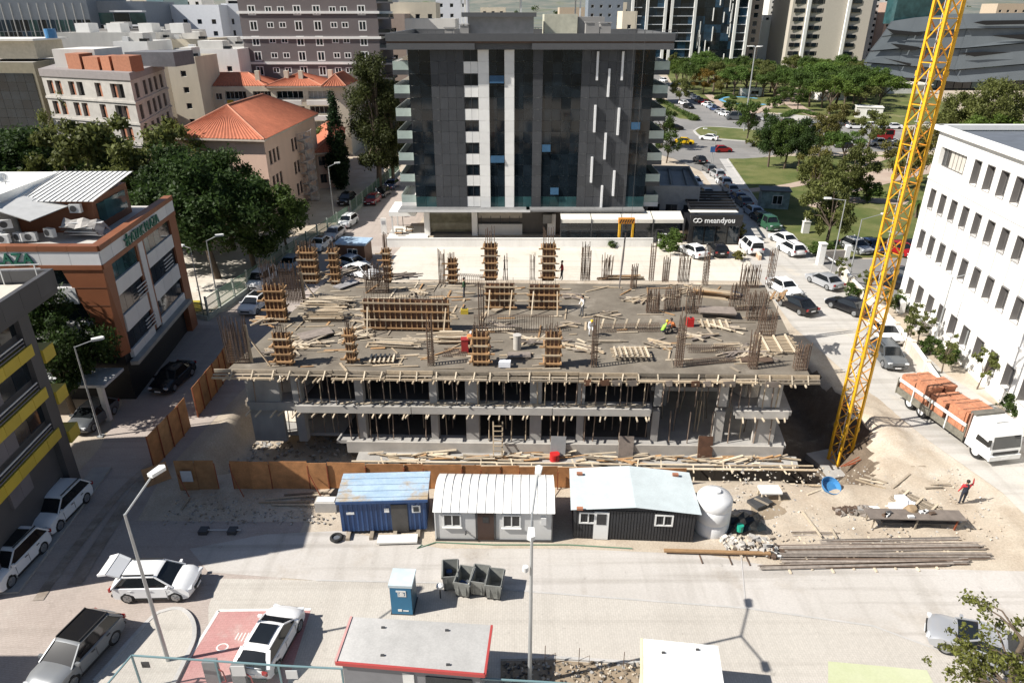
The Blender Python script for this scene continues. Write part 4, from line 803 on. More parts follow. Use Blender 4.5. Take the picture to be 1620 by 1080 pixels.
# white debris and sand heaps showing between the left columns
for (a,b,z,s) in ((2.6,3.2,3.0,1.5),(2.4,4.5,-.05,1.9),(36,3.0,2.9,1.2)):
    mb=MB();
    for i in range(16):
        for j in range(3):
            t0,t1=i / 16 * 6.283,(i + 1) / 16 * 6.283;r0,r1=s * (1 - j / 3),s * (1 - (j + 1) / 3);p=lambda t,r: (r * math.cos(t) * (1 + .15 * math.sin(3 * t)),r * math.sin(t),.5 * s * (1 - (r / s) ** 1.3) * (1 + .1 * math.sin(5 * t)))
            mb.face([p(t0,r0),p(t1,r0),p(t1,r1),p(t0,r1)])
    tag(mb.build('sand_heap',MG['lot'],loc=S(a,b,z)),'pale sand heap ' + ('on the first floor near the left corner of the unfinished building' if a > 2.5 and a < 5 else 'on the ground floor at the left corner of the unfinished building' if a < 5 else 'on the first floor at the right corner of the unfinished building'),'heap')

# ---- ledge in front, timber walers over the pit
mb=MB();mb.prism([(-11,40.55),(19.9,39.9),(20.2,41.2),(-11,41.9)],-3,-.82);setting('pit_ledge',mb,CONC)
def loose(name,label,cat,m,p,q,wd,h,group): return tag(piece(name,m,p,q,wd,h),label,cat,group)
for (y,z,x0,x1,r) in ((40.35,-.62,-11.2,20.6,.075),(39.8,-.55,-11.4,20.7,.10),(38.3,-.75,9.4,21.0,.09)):
    t=thing('waler',{40.35: 'upper of the pale timber poles laid along the front of the pit',39.8: 'middle pale timber pole along the front of the pit',38.3: 'lowest timber pole along the pit, right of the black cabin'}[y],'timber pole',(0,0,0));x=x0
    while x < x1: 
        e=min(x1,x + rnd.uniform(4,6));f=(x - x0) / (x1 - x0);g=(e - x0) / (x1 - x0);rod('pole_length',W_PALE if rnd.random() < .7 else W_NEW,(x,y - .6 * f,z + rnd.uniform(-.03,.03)),(e + .2,y - .6 * g,z + rnd.uniform(-.03,.03)),r,t);x=e
    for k in range(9): x=x0 + (x1 - x0) * (k + rnd.random()) / 9;piece('tie',W_PALE,(x,y - .6 * (x - x0) / (x1 - x0) + .35,z + .12),(x + rnd.uniform(-.2,.3),y - .6 * (x - x0) / (x1 - x0) - .35,z - .1),.08,.08,t)
t=thing('pit_lining','dark plank lining of the pit below the timber poles','lining',(0,0,0));DPL=wood('dark_plank',(.035,.028,.022),.3)  # lining boards share one near-black colour
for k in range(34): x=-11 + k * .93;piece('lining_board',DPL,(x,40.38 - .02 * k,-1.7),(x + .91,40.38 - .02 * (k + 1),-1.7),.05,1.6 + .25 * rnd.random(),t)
# debris along the ledge
for k in range(110):
    x=rnd.uniform(-10.5,19.5);y=41.1 - .02 * (x + 11) + rnd.uniform(-.35,.45);th=rnd.uniform(-.5,.5) if rnd.random() < .75 else rnd.uniform(-1.5,1.5);l=rnd.uniform(.5,2.4)
    wi=rnd.randrange(5);loose('loose_board',('long ' if l > 1.4 else 'short ') + ('pale','sandy','pale','grey brown','orange')[wi] + ' board on the ledge below the unfinished building, ' + ('left part','middle part','right part')[min(2,int((x + 10.5) / 10.1))],'board',(W_PALE,W_NEW,W_PALE,W_OLD,W_ORA)[wi],(x,y,-.78 + rnd.random() * .2),(x + l * math.cos(th),y + .5 * l * math.sin(th),-.76 + rnd.random() * .35),rnd.uniform(.1,.2),.04,'loose boards on the ledge')
for i,(x,dz) in enumerate(((-1.0,.1),(8.0,.2),(13.6,.1),(3.2,.2))): 
    t=thing('ladder' if i in (0,) else 'leaning_panel',['wooden ladder leaning on the retaining wall left of centre','grey sheet leaning on the retaining wall behind the black cabin','brown formwork panel leaning on the retaining wall at right','twisted grey sheet on the ledge at centre'][i],'ladder' if i == 0 else 'panel',(x,41.0,-.8))
    if i == 0:
        for s in (-.3,.3): piece('rail',W_NEW,(s,-.2,0),(s * 1.1,.75,2.6),.09,.05,t)
        for k in range(7): piece('rung',W_NEW,(-.32,-.2 + .13 * k,.3 + .33 * k),(.32,-.2 + .13 * k,.3 + .33 * k),.05,.05,t)
    else:
        piece('sheet',(PLY_G,PLY_G,PLY,STEEL)[i],(0,-.1,0),(.1,.5,1.5),.04,1.1,t,up=(1,.2,0));piece('edge_batten',W_OLD,(-.5,-.12,0),(-.42,.48,1.5),.06,.06,t)
tag(MB().tube([(0,0,0),(0,0,.55)],.35,16).build('red_bucket',M('red_plastic',(.5,.02,.02),.4),loc=(3.0,40.8,-.82)),'red plastic drum on the ledge below the unfinished building','drum')

# ---- column forms, wall forms, rebar
def column_form(a,b,wd,dp,h,rebar=1.2,yokes=4,mat=None,tall=0,label='',lean=0.):
    o=S(a,b,5.72);t=thing('column_form',label,'formwork',o,math.atan2(BU[1],BU[0]),'column forms on the deck');m=W_ORA if mat is None else mat
    for (x,y,sx,sy) in ((0,-dp / 2,wd,.03),(0,dp / 2,wd,.03)): pbox('panel',PLY,(x,y,h / 2),(sx,sy,h),t)
    for x in (-wd / 2,wd / 2): pbox('panel',PLY,(x,0,h / 2),(.03,dp,h),t)
    ns=max(3,int(wd / .3) + 1)
    for k in range(ns): x=-wd / 2 + .03 + (wd - .06) * k / (ns - 1);piece('stud',m,(x,-dp / 2 - .06,.02),(x + rnd.uniform(-.02,.02),-dp / 2 - .06,h + rnd.uniform(.05,.45)),.08,.08,t)
    for k in range(3): y=-dp / 2 + .06 + (dp - .12) * k / 2;piece('stud',m,(wd / 2 + .06,y,.02),(wd / 2 + .06,y,h + rnd.uniform(.0,.3)),.08,.08,t)
    for k in range(yokes):
        z=.35 + (h - .6) * k / (yokes - 1);e=wd / 2 + rnd.uniform(.25,.5);s=rnd.uniform(-.12,.12)
        piece('yoke',m if rnd.random() < .6 else W_NEW,(-e + s,-dp / 2 - .15,z),(e + s,-dp / 2 - .15,z),.1,.11,t)
        piece('yoke',m,(wd / 2 + .16,-dp / 2 - .4,z + .1),(wd / 2 + .16,dp / 2 + .3,z + .1),.1,.1,t)
        if k % 2 == 0: piece('yoke',m,(-wd / 2 - .1,-dp / 2 - .3,z + .1),(-wd / 2 - .1,dp / 2 + .3,z + .1),.1,.1,t)
    nb=max(4,int(wd / .17))
    for k in range(nb):
        for y in (-dp / 2 + .1,dp / 2 - .1): 
            x=-wd / 2 + .09 + (wd - .18) * k / (nb - 1);rod('rebar',RUST,(x,y,h * .4),(x + rnd.uniform(-.05,.05),y + rnd.uniform(-.04,.04),h + rebar * rnd.uniform(.75,1.1)),.024,t,4)
    return t
def cage(a,b,wd,dp,h,label,ties=8,bow=.06,mesh=False):
    o=S(a,b,5.70);t=thing('rebar_cage',label,'rebar cage',o,math.atan2(BU[1],BU[0]),'rebar cages on the deck')
    nx,ny=max(2,int(wd / .125) + 1),max(2,int(dp / .22) + 1)
    for i in range(nx):
        for j in range(ny):
            if 0 < i < nx - 1 and 0 < j < ny - 1: continue
            x=-wd / 2 + wd * i / (nx - 1);y=-dp / 2 + dp * j / (ny - 1);rod('rebar',RUST,(x,y,0),(x + rnd.uniform(-bow,bow),y + rnd.uniform(-bow,bow),h * rnd.uniform(.84,1.08)),.028,t,4)
    for k in range(ties):
        z=.15 + (h * .68) * k / max(1,ties - 1);m=MB();e=.02
        for p,q in (((-wd / 2 - e,-dp / 2 - e),(wd / 2 + e,-dp / 2 - e)),((wd / 2 + e,-dp / 2 - e),(wd / 2 + e,dp / 2 + e)),((wd / 2 + e,dp / 2 + e),(-wd / 2 - e,dp / 2 + e)),((-wd / 2 - e,dp / 2 + e),(-wd / 2 - e,-dp / 2 - e))): m.beam((*p,z),(*q,z + .01),.024)
        m.build('tie',RUST,t)
    return t
def AB(x,y): return ((x - BO[0]) - (y - BO[1]) * BV[0] / BV[1],(y - BO[1]) / BV[1])   # site coordinates of a point
def ab(p): return AB(p[0],p[1])
CF_=[
 ((-15.7,42.95,5.7),.95,.5,2.3,'orange column form second from the left along the deck front'),((-18.45,50.28,5.7),1.35,.6,2.9,'wide orange column form behind the left front corner of the deck'),
 ((-11.19,43.44,5.7),.45,.5,2.4,'narrow column form with a bent top beside the pale timber heap'),((-2.2,43.24,5.7),.95,.5,2.4,'column form at the deck front with white plaster on its boards'),((2.72,43.05,5.7),.9,.5,2.5,'orange column form at the deck front below the pair of tall forms'),
 ((-1.97,60.1,5.7),.95,.7,3.3,'tall orange column form behind the left wall form'),((3.24,60.1,5.7),1.0,.7,3.3,'tall orange column form behind the right wall form'),
 ((-15.81,58.78,5.7),.6,.6,3.2,'column form at the back left corner beside the parked cars'),((-11.22,59.27,5.7),.5,.5,3.0,'slim column form at the back left by the white lot'),((-5.37,59.11,5.7),.6,.6,2.2,'ragged column form between the long wall form and the tall pair'),
 ((-18.08,58.78,5.7),1.2,.5,3.2,'column form with tall bare studs at the back left edge')]
for i,(p,wd,dp,h,lb) in enumerate(CF_): a,b=ab(p);column_form(a,b,wd,dp,h,1.5 if i in (5,6,8) else .7,5 if h > 2.9 else 4,label=lb)
def wall_form(p,q,h,label,n,walers=4):
    a0,b0=ab(p);a1,b1=ab(q);o=S(a0,b0,5.72);e=S(a1,b1,5.72);u,ln=unit(o,e);t=thing('wall_form',label,'formwork',o,math.atan2(u[1],u[0]),'wall forms on the deck')
    k=int(ln / 1.22) + 1
    for i in range(k): pbox('panel',PLY,(ln * (i + .5) / k,.04,h / 2),(ln / k - .012,.03,h),t);pbox('panel',PLY,(ln * (i + .5) / k,.42,h / 2),(ln / k - .012,.03,h - .1),t)
    for i in range(n): x=.05 + (ln - .1) * i / (n - 1);piece('stud',W_ORA if rnd.random() < .6 else W_NEW,(x,-.03,.02),(x,-.03,h + rnd.uniform(-.05,.18)),.08,.09,t)
    for w_ in range(walers): z=.25 + (h - .45) * w_ / (walers - 1);piece('waler',W_NEW if w_ % 2 else W_ORA,(-.15,-.13,z),(ln + .2,-.13,z + rnd.uniform(-.03,.03)),.09,.11,t)
    for i in range(max(2,int(ln / 2.2))): x=.4 + (ln - .6) * i / max(1,int(ln / 2.2) - 1);piece('brace',W_NEW if i % 2 else W_PALE,(x,-.18,h * .8),(x + rnd.uniform(-.2,.2),-1.5,.05),.09,.06,t)
    nb=int(ln / .2)
    for i in range(nb): rod('rebar',RUST,(ln * i / nb + .1,.23,h * .6),(ln * i / nb + .1 + rnd.uniform(-.06,.06),.23,h + rnd.uniform(.2,.7)),.016,t,4)
    return t
wall_form((-11.27,48.7,5.7),(-4.75,48.58,5.7),2.5,'long orange wall form with many studs left of centre on the deck',17,4)
wall_form((-2.19,53.0,5.7),(0.21,53.0,5.7),2.2,'short wall form in front of the left tall column form',7,4);wall_form((1.35,53.0,5.7),(3.86,53.0,5.7),2.1,'short wall form in front of the right tall column form',7,4)
RC=[((-18.92,43.14,5.7),1.5,.45,3.3,18,'wide dense rebar cage with a plank edge at the left front corner of the deck'),((-18.33,54.25,5.7),1.7,.5,3.3,16,'dense rebar cage behind the wide orange column form'),((-21.37,57.67,5.7),1.4,.3,2.6,3,'row of bare bars at the left deck edge beside the white car'),
 ((-18.54,60.1,5.7),1.8,.5,3.4,7,'tall rebar cluster at the back left edge nearest the street cars'),((-5.58,43.05,5.7),.4,.4,3.6,14,'slim tall rebar column at the front left of centre'),((-2.37,49.78,5.7),.35,.4,3.4,14,'slim rebar column beside the left short wall form'),((5.62,43.05,5.7),.35,.4,3.6,14,'slim rebar column at the front right of centre'),
 ((11.44,43.14,5.7),.45,.4,4.2,16,'slim tall rebar column at the front right between two slat stacks'),((6.66,60.1,5.7),.8,.5,3.3,6,'tall open rebar ladder standing before the white lot'),((12.63,60.1,5.7),.35,.35,3.6,9,'tall thin rebar column at the back beside the hook rope'),
 ((17.25,59.11,5.7),.4,.4,3.4,9,'tall thin rebar column at the back right near the parked cars'),((15.46,59.77,5.7),.9,.4,2.6,4,'low rebar cage at the back right with tangled bars'),((11.39,52.6,5.7),1.0,.4,2.0,5,'rebar cage at the middle right of the deck'),((13.06,53.14,5.7),1.2,.4,2.0,5,'rebar cage right of the middle beside the crouching worker'),
 ((14.6,52.6,5.7),1.1,.4,2.2,5,'dense rebar cage left of the timber bundle at right'),((18.42,53.28,5.7),1.3,.4,2.4,6,'rebar cage around a dark opening at the right'),((19.27,51.29,5.7),1.4,.4,2.5,7,'rebar cage at the right deck edge by the white saloon'),((18.92,47.89,5.7),1.2,.4,2.4,7,'rebar cage at the right deck edge by the black saloon'),
 ((16.47,43.05,5.7),.5,.5,2.6,8,'rebar cage left of the big slatted frame'),((19.61,42.85,5.7),.8,.4,2.0,6,'rebar cage at the front right corner of the deck'),((20.94,58.46,5.7),1.6,.3,2.1,3,'row of pale bars at the back right corner'),((22.96,59.11,5.7),.5,.4,3.2,7,'rusty rebar column at the back right corner of the deck'),
 ((-11.67,56.59,5.7),1.9,.5,2.6,9,'wide rebar cage at the back left by the small cabin'),((-6.25,58.78,5.7),.5,.3,3.2,5,'pair of rusty bar clusters at the back left of centre'),((-0.58,60.1,5.7),.35,.3,2.4,3,'few bare bars right of the left tall column form'),((1.85,60.1,5.7),.4,.3,2.4,3,'few bare bars left of the right tall column form'),((8.58,60.1,5.7),.8,.3,2.4,3,'row of bare bars at the back centre before the lot'),((13.84,59.77,5.7),.5,.3,2.4,3,'short bar cluster beside the thin back column'),((10.7,58.14,5.7),.5,.3,2.2,3,'bar cluster right of the hook rope')]
for i,(p,wd,dp,h,ties,lb) in enumerate(RC):
    a,b=ab(p);t=cage(a,b,wd,dp,h,lb,ties,.05 if i % 2 else .12)
    if i in (0,1): piece('edge_plank',W_NEW,(wd / 2 + .12,-.1,0),(wd / 2 + .1,-.1,2.9 - .2 * i),.2,.06,t);piece('brace',W_NEW,(wd / 2 + .1,0,2.0),(wd / 2 + 1.6,-.6,.05),.1,.07,t)
# lying rebar cage (long beam reinforcement) in two rows
def flat_cage(p,q,wd,h,label,n=26):
    a0,b0=ab(p);a1,b1=ab(q);o=S(a0,b0,5.73);e=S(a1,b1,5.73);u,ln=unit(o,e);t=thing('beam_cage',label,'rebar cage',o,math.atan2(u[1],u[0]),'beam cages lying on the deck')
    for y in (0,wd / 2,wd):
        for z in (.05,h): rod('rebar',RUST,(0,y,z),(ln,y + rnd.uniform(-.05,.05),z),.016,t,4)
    m=MB()
    for k in range(n): 
        x=ln * (k + .5) / n
        for p_,q_ in (((x,0,0),(x,0,h + .1)),((x,0,h),(x,wd,h)),((x,wd,h),(x,wd,0))): m.beam(p_,q_,.018)
    tag(m.build('stirrup_row',RUST,t),kind='stuff');return t
flat_cage((-2.89,48.23,5.7),(3.19,48.47,5.7),.5,1.3,'long standing mesh of bars across the middle of the deck',34);flat_cage((6.69,48.58,5.7),(11.29,48.82,5.7),.5,.5,'beam cage lying between the wooden blocks right of centre',24);flat_cage((12.58,45.26,5.7),(16.01,45.26,5.7),.7,.3,'flat mesh of bars on blocks at the front right',22);flat_cage((11.95,43.05,5.7),(15.6,43.83,5.7),.8,.12,'flat mesh lying at the deck front right',26);flat_cage((-4.94,44.23,5.7),(-3.23,44.23,5.7),1.2,.1,'square mesh lying near the red bin',14);flat_cage((-5.09,58.46,5.7),(-2.59,58.14,5.7),.6,.9,'beam cage lying at the back before the white lot',14)
for k in range(5): a,b=ab((6.88,49.42,5.7));o=S(a + .9 * k,b,5.8);loose('timber_block','short timber block propping the beam cage right of centre','timber block',W_PALE,(o[0],o[1],5.75),(o[0] + .15,o[1] - .1,6.55),.1,.14,'blocks around the beam cage')

# ---- timber on the deck
def pile(p,label,n,L_,wd,h,rz,mats,spread=.12,jit=.15):
    t=thing('timber_pile',label,'timber pile',(p[0],p[1],5.73),rz,'timber piles on the deck')
    for k in range(n):
        z=.03 + h * (k / n);y=rnd.uniform(-wd / 2,wd / 2);l=L_ * rnd.uniform(.55,1.05);x=rnd.uniform(-1,1) * L_ * spread;th=rnd.gauss(0,jit)
        piece('board',rnd.choice(mats),(x - l / 2 * math.cos(th),y - l / 2 * math.sin(th),z),(x + l / 2 * math.cos(th),y + l / 2 * math.sin(th),z + rnd.uniform(-.02,.04)),rnd.uniform(.1,.2),rnd.choice((.04,.05,.09)),t)
    return t
PALE=[W_PALE,W_PALE,W_NEW,W_OLD,W_OLD]
pile((-15.28,53.69,5.7),'wide pale heap of boards behind the fallen grey panel',46,4.0,2.2,.55,-.1,PALE);pile((-14.8,50.65,5.7),'neat stack of fresh boards behind the fallen grey panel',40,3.4,1.3,.8,.02,[W_PALE,W_NEW],.06,.04);pile((-11.93,47.66,5.7),'scattered pale boards right of the fallen grey panel',34,2.2,2.0,.3,.3,PALE,.3,.5)
pile((-19.29,49.78,5.7),'boards heaped behind the left front rebar cage',18,2.4,1.4,.4,.5,[W_OLD,W_ORA,W_NEW],.2,.5);pile((-15.3,46.0,5.7),'boards strewn around the second front column form',26,2.6,2.4,.2,.1,PALE,.4,.7);pile((-8.53,45.68,5.7),'two layers of long boards before the long wall form',22,3.8,.9,.35,-.08,PALE,.08,.04);pile((-4.45,46.54,5.7),'stack of pale boards left of the red bin',34,2.6,1.3,.6,.03,[W_PALE,W_NEW],.08,.06)
pile((17.31,55.4,5.7),'bundle of long orange boards before the parked cars',26,3.6,.7,.6,-.35,[W_NEW,W_ORA],.05,.05);pile((15.97,56.59,5.7),'tangled boards at the back right of the deck',20,2.6,1.3,.3,.2,[W_OLD,W_NEW],.3,.6);pile((10.07,59.6,5.7),'long orange boards along the back edge under the hook',14,4.2,.5,.4,.0,[W_ORA,W_NEW],.05,.02);pile((-15.65,61.47,5.7),'dark boards beside the back left column forms',14,2.6,1.4,.2,.8,[W_OLD,PLY_G],.2,.2)
pile((15.67,45.68,5.7),'boards lying left of the big slatted frame',10,2.8,.5,.15,.05,PALE,.1,.06);pile((7.02,46.54,5.7),'two long dark boards left of the slat stack',5,3.4,.5,.1,0,[W_OLD],.02,.02);pile((22.82,55.4,5.7),'orange boards along the right deck edge',14,2.2,1.2,.25,1.2,[W_ORA,W_OLD],.3,.3);pile((-17.67,60.1,5.7),'boards leaning among the back left forms',16,2.4,1.6,.25,.9,[W_OLD,W_NEW],.25,.3);pile((-9.85,60.1,5.7),'dark panels and boards at the back left edge',14,2.6,1.4,.2,.1,[W_OLD,PLY_G],.3,.4)
for i,p in enumerate(((4.42,49.42,5.7),(7.6,51.29,5.7),(5.14,55.4,5.7),(10.7,54.68,5.7),(10.66,46.0,5.7),(13.94,47.09,5.7),(1.87,46.54,5.7),(5.46,44.94,5.7),(16.55,48.82,5.7),(-7.6,51.29,5.7),(-0.97,48.82,5.7),(18.03,44.43,5.7),(-11.79,50.65,5.7),(-16.67,44.43,5.7),(-8.2,56.14,5.7),(16.22,44.43,5.7),(3.71,46.0,5.7),(13.52,55.4,5.7))): pile(p,['boards','offcuts','battens'][i % 3] + ' lying loose ' + ['right of the front right form','left of the beam cage','behind the white clad worker','beside the middle rebar cage','between the slat stack and the tall rebar','before the grey panel stack','before the low wooden tray','left of the slat stack at the edge','under the right rebar cage','before the long wall form','beside the slim rebar by the wall forms','at the edge below the big frame','right of the pale heap','at the left front corner','behind the long wall form','between the flat meshes','beyond the front right form','by the tangled back cage'][i],9 + i % 4 * 3,rnd.uniform(1.4,2.8),rnd.uniform(.6,1.4),.16,rnd.uniform(-.6,.6),[W_OLD,W_NEW,W_PALE,PLY_G],.3,.45)
def slats(p,label,n,nb,L_,wd,rz,z=.1,mat=W_NEW,tilt=0.,lift=0):
    t=thing('slatted_frame',label,'timber frame',(p[0],p[1],5.73 + lift),rz,'slatted frames on the deck');t.rotation_euler[0]=tilt
    for k in range(n): y=wd * (k / (n - 1) - .5);piece('slat',mat,(-L_ / 2 + rnd.uniform(-.15,.15),y,z + .09),(L_ / 2 + rnd.uniform(-.15,.15),y,z + .09),.11,.06,t)
    for k in range(nb): x=L_ * ((k + .5) / nb - .5);piece('bearer',W_PALE,(x,-wd / 2 - .25,z + .17),(x,wd / 2 + .2,z + .17),.12,.09,t);piece('bearer',W_OLD,(x,-wd / 2,.04),(x,wd / 2,.04),.1,.1,t)
    return t
slats((19.27,45.68,5.7),'big pale slatted frame at the right front of the deck',11,3,2.7,2.6,-.1,.15);slats((8.39,43.93,5.7),'slatted stack of battens at the front right of centre',5,7,2.6,1.2,0,.25);slats((-9.05,43.34,5.7),'slatted panel at the deck front left of centre',3,6,1.9,.8,.05,.05);slats((15.73,49.42,5.7),'frame of dark battens below the flat grey panels',4,5,2.4,1.0,-.1,.0)
def panel_stack(p,label,wd,ln,rz,n,m=PLY_G,z=0.):
    t=thing('panel_stack',label,'panel stack',(p[0],p[1],5.73 + z),rz,'flat panels on the deck')
    for k in range(n): pbox('panel',m,(rnd.uniform(-.08,.08),rnd.uniform(-.08,.08),.03 + k * .05),(ln,wd,.03),t,rnd.uniform(-.06,.06))
    return t
panel_stack((-14.71,47.32,5.7),'fallen grey formwork panel among boards at the left front',1.3,2.4,.6,3,z=.15);panel_stack((16.33,51.29,5.7),'stack of grey panels at the middle right of the deck',1.4,2.8,-.12,5,z=.3);panel_stack((0.45,43.93,5.7),'low wooden tray with grey boards beside the front form',.8,1.6,.05,4);panel_stack((19.01,55.69,5.7),'upright dark panels inside the right rebar cage',1.0,1.2,.3,4,M('bluish_panel',(.07,.09,.13),.4,var=.3));panel_stack((17.03,43.44,5.7),'thin grey panels at the right front edge of the deck',1.0,2.2,-.05,2,RUST);panel_stack((-1.04,52.6,5.7),'pale boards leaning between the short wall forms',.6,1.4,.8,3,W_OLD);panel_stack((-14.76,58.14,5.7),'shiny panels lying behind the pale timber heap',1.0,2.2,.9,4,M('worn_panel',(.30,.29,.29),.4,var=.3))
for k in range(230):
    a,b=rnd.uniform(.6,BL - .6),rnd.uniform(.3,BD - .6)
    if rnd.random() < .55: a=rnd.uniform(.5,17)
    th=rnd.choice((0,0,.1,1.45,rnd.uniform(-1.5,1.5)));l=rnd.uniform(.5,2.6);o=S(a,b,5.75)
    wi=rnd.randrange(5);loose('loose_board',('long ' if l > 1.5 else 'short ') + ('pale','sandy','sandy','grey brown','orange')[wi] + ' board lying loose on the ' + ('front' if b < 6 else 'middle' if b < 12 else 'back') + ' of the deck, ' + ('left part','left of centre','right of centre','right part')[min(3,int(a / 9.9))],'board',(W_PALE,W_NEW,W_NEW,W_OLD,W_ORA)[wi],o,(o[0] + l * math.cos(th),o[1] + l * math.sin(th),5.76 + rnd.random() * .08),rnd.uniform(.08,.18),.045,'loose boards on the deck')
# bins and bags on the deck
o=(-3.36,44.8,5.72);t=thing('red_bin','red metal bin standing at the deck front beside the white plastered form','bin',o);MB().box((0,0,.5),(.5,.5,1.0)).build('body',M('red_paint',(.34,.03,.03),.5),t);MB().box((0,0,1.02),(.56,.56,.06)).build('rim',M('red_paint',(.34,.03,.03),.5),t)
o=(0.37,45.22,5.72);t=thing('cement_sack','upright pale drum behind the low wooden tray','drum',o);MB().tube([(0,0,0),(0,0,1.1)],.28,14).build('body',M('pale_drum',(.45,.42,.38),.7),t);MB().tube([(0,0,1.1),(0,0,1.14)],.31,14).build('lid',M('pale_drum_lid',(.5,.47,.43),.7),t)
o=(13.77,49.25,5.72);t=thing('red_jerrycan','red plastic container beside the crouching worker','container',o);MB().box((0,0,.35),(.55,.35,.7)).build('body',M('red_plastic',(.5,.02,.02),.4),t);MB().tube([(0,0,.7),(0,0,.8)],.09).build('cap',DARKM,t)
o=(-3.83,51.76,5.72);t=thing('yellow_tool_box','small yellow tool box right of the long wall form','tool box',o);MB().box((0,0,.2),(.6,.35,.4)).build('body',YEL,t);MB().box((0,0,.45),(.4,.06,.1)).build('handle',DARKM,t)
o=(-0.52,42.37,5.9);tag(MB().prism([(-.4,-.2),(.4,-.25),(.45,.2),(-.3,.25)],-.1,.3).build('white_sack',M('white_plastic',(.75,.76,.8),.5,var=.1),loc=(o[0],o[1],5.9)),'white plastic sack at the deck front edge','sack')

# ---- hoarding in front of the pit and along the left street
HPLY=M('rust_brown_hoarding',(.43,.20,.08),.75,var=.3,scale=1.6,objvar=.16,big=.16,fine=.15);HPLY2=M('stained_hoarding',(.34,.18,.08),.75,var=.35,scale=1.6,objvar=.2,big=.2)
HO=thing('front_hoarding','rust brown plywood hoarding between the pit and the site cabins','fence',(0,0,0))
HL=[(-21.26,36.09),(11.16,36.48)];u,ln=unit(*HL);x=0.;k=0
while x < ln - .3:
    wd=rnd.choice((1.22,1.22,1.25,2.44));wd=min(1.0 if k == 2 else wd,ln - x)
    if k != 2: pbox('panel',HPLY if k > 1 else HPLY2,(HL[0][0] + u[0] * (x + wd / 2),HL[0][1] + u[1] * (x + wd / 2) + .15 + .05 * (k % 2),1.17 - .015 * x + rnd.uniform(-.02,.02)),(wd - .015,.03,2.3 - .03 * x),HO,rnd.uniform(-.03,.03))
    piece('post',RUST_R,(HL[0][0] + u[0] * x,HL[0][1] + .26,0),(HL[0][0] + u[0] * x,HL[0][1] + .26,2.1 - .03 * x),.06,.06,HO)
    if k % 3 == 0: piece('stay',RUST_R,(HL[0][0] + u[0] * (x + .1),HL[0][1] + .1,1.3),(HL[0][0] + u[0] * (x + .9),HL[0][1] - .6,.05),.05,.05,HO)
    x += wd;k += 1
MB().box((-20.5,35.98,1.3),(.7,.03,.8)).build('notice',M('grey_notice',(.5,.52,.55),.5),HO)
HS=thing('street_hoarding','brown plywood hoarding along the shaded street on the left of the site','fence',(0,0,0))
HP=[(-24.06,38.54),(-23.78,42.55),(-23.87,50.31),(-24.18,54.08)];
for s in range(3):
    (x0,y0),(x1,y1)=HP[s],HP[s + 1];u,ln=unit(HP[s],HP[s + 1]);n=max(2,round(ln / 1.25))
    for k in range(n):
        if s == 1 and k == 1: continue
        f=(k + .5) / n;pbox('panel',HPLY2 if k % 2 else HPLY,(x0 + (x1 - x0) * f,y0 + (y1 - y0) * f,1.25),(ln / n - .02,.03,2.5),HS,math.atan2(u[1],u[0]) + rnd.uniform(-.03,.03));f=k / n;piece('post',RUST_R,(x0 + (x1 - x0) * f + .07,y0 + (y1 - y0) * f,0),(x0 + (x1 - x0) * f + .07,y0 + (y1 - y0) * f,2.6),.06,.06,HS)
tag(MB().box((0,0,0),(1.5,.03,1.2)).build('fallen_panel',HPLY2,loc=(-23.2,37.3,.5),rz=.7),'loose plywood sheet leaning at the corner of the two hoardings','panel').rotation_euler[0]=R(-35)

# ---- tower crane mast
CRY=M('crane_yellow',(.70,.38,.015),.5,var=.16,scale=2,big=.14,fine=.08);CRO=M('crane_orange',(.62,.24,.02),.5,var=.12)
CR=thing('tower_crane','yellow lattice tower crane mast rising from the pit on the right','crane',(24.3,43.0,-3.0),R(17));cw=.5
MB().box((0,0,.2),(3.2,3.2,.6)).build('footing',CONC,CR)
for i,(x,y) in enumerate(((-cw,-cw),(cw,-cw),(cw,cw),(-cw,cw))): MB().beam((x,y,0),(x,y,38),.15,.15).build('leg',CRY,CR)
SEC=1.15
for f,(p,q) in enumerate((((-cw,-cw),(cw,-cw)),((cw,-cw),(cw,cw)),((cw,cw),(-cw,cw)),((-cw,cw),(-cw,-cw)))):
    for k in range(32):
        z0=.5 + k * SEC;a,b=(p,q) if k % 2 else (q,p);piece('brace',CRY if f in (0,3) else CRO,(a[0],a[1],z0),(b[0],b[1],z0 + SEC),.06,.06,CR)
        if k % 2 == 0: piece('strut',CRY if f in (0,3) else CRO,(p[0],p[1],z0),(q[0],q[1],z0),.05,.05,CR)
for k in range(6):
    for (x,y) in ((-cw,-cw),(cw,-cw),(cw,cw),(-cw,cw)): MB().box((0,0,0),(.22,.22,.3)).build('joint_plate',CRY,CR,loc=(x,y,3.5 + k * 6))
for k in range(9):   # ladder, landings with rails
    z=1 + k * 3.4;MB().box((.2,0,z),(.5,.8,.04)).build('landing',STEEL,CR) if k % 2 else None
    for s in (-.22,.22): piece('ladder_rail',ALU,(s * .7 + .1,.2,z),(s * .7 + .1,.2,z + 3.3),.035,.035,CR)
    for r in range(9): piece('ladder_rung',ALU,(-.05,.2,z + .3 + .35 * r),(.25,.2,z + .3 + .35 * r),.025,.025,CR)
    for s in range(3): piece('guard_hoop',CRO,(.42,-.1 + .1 * s,z + .6 + s),(-.25,.42,z + .7 + s),.035,.035,CR)
for k in range(4): piece('base_guard',RUST_R,(-1.2 + .35 * k,-1.4,1.2),(-.2 + .5 * k,-1.9,2.2 - .2 * k),.06,.06,CR)
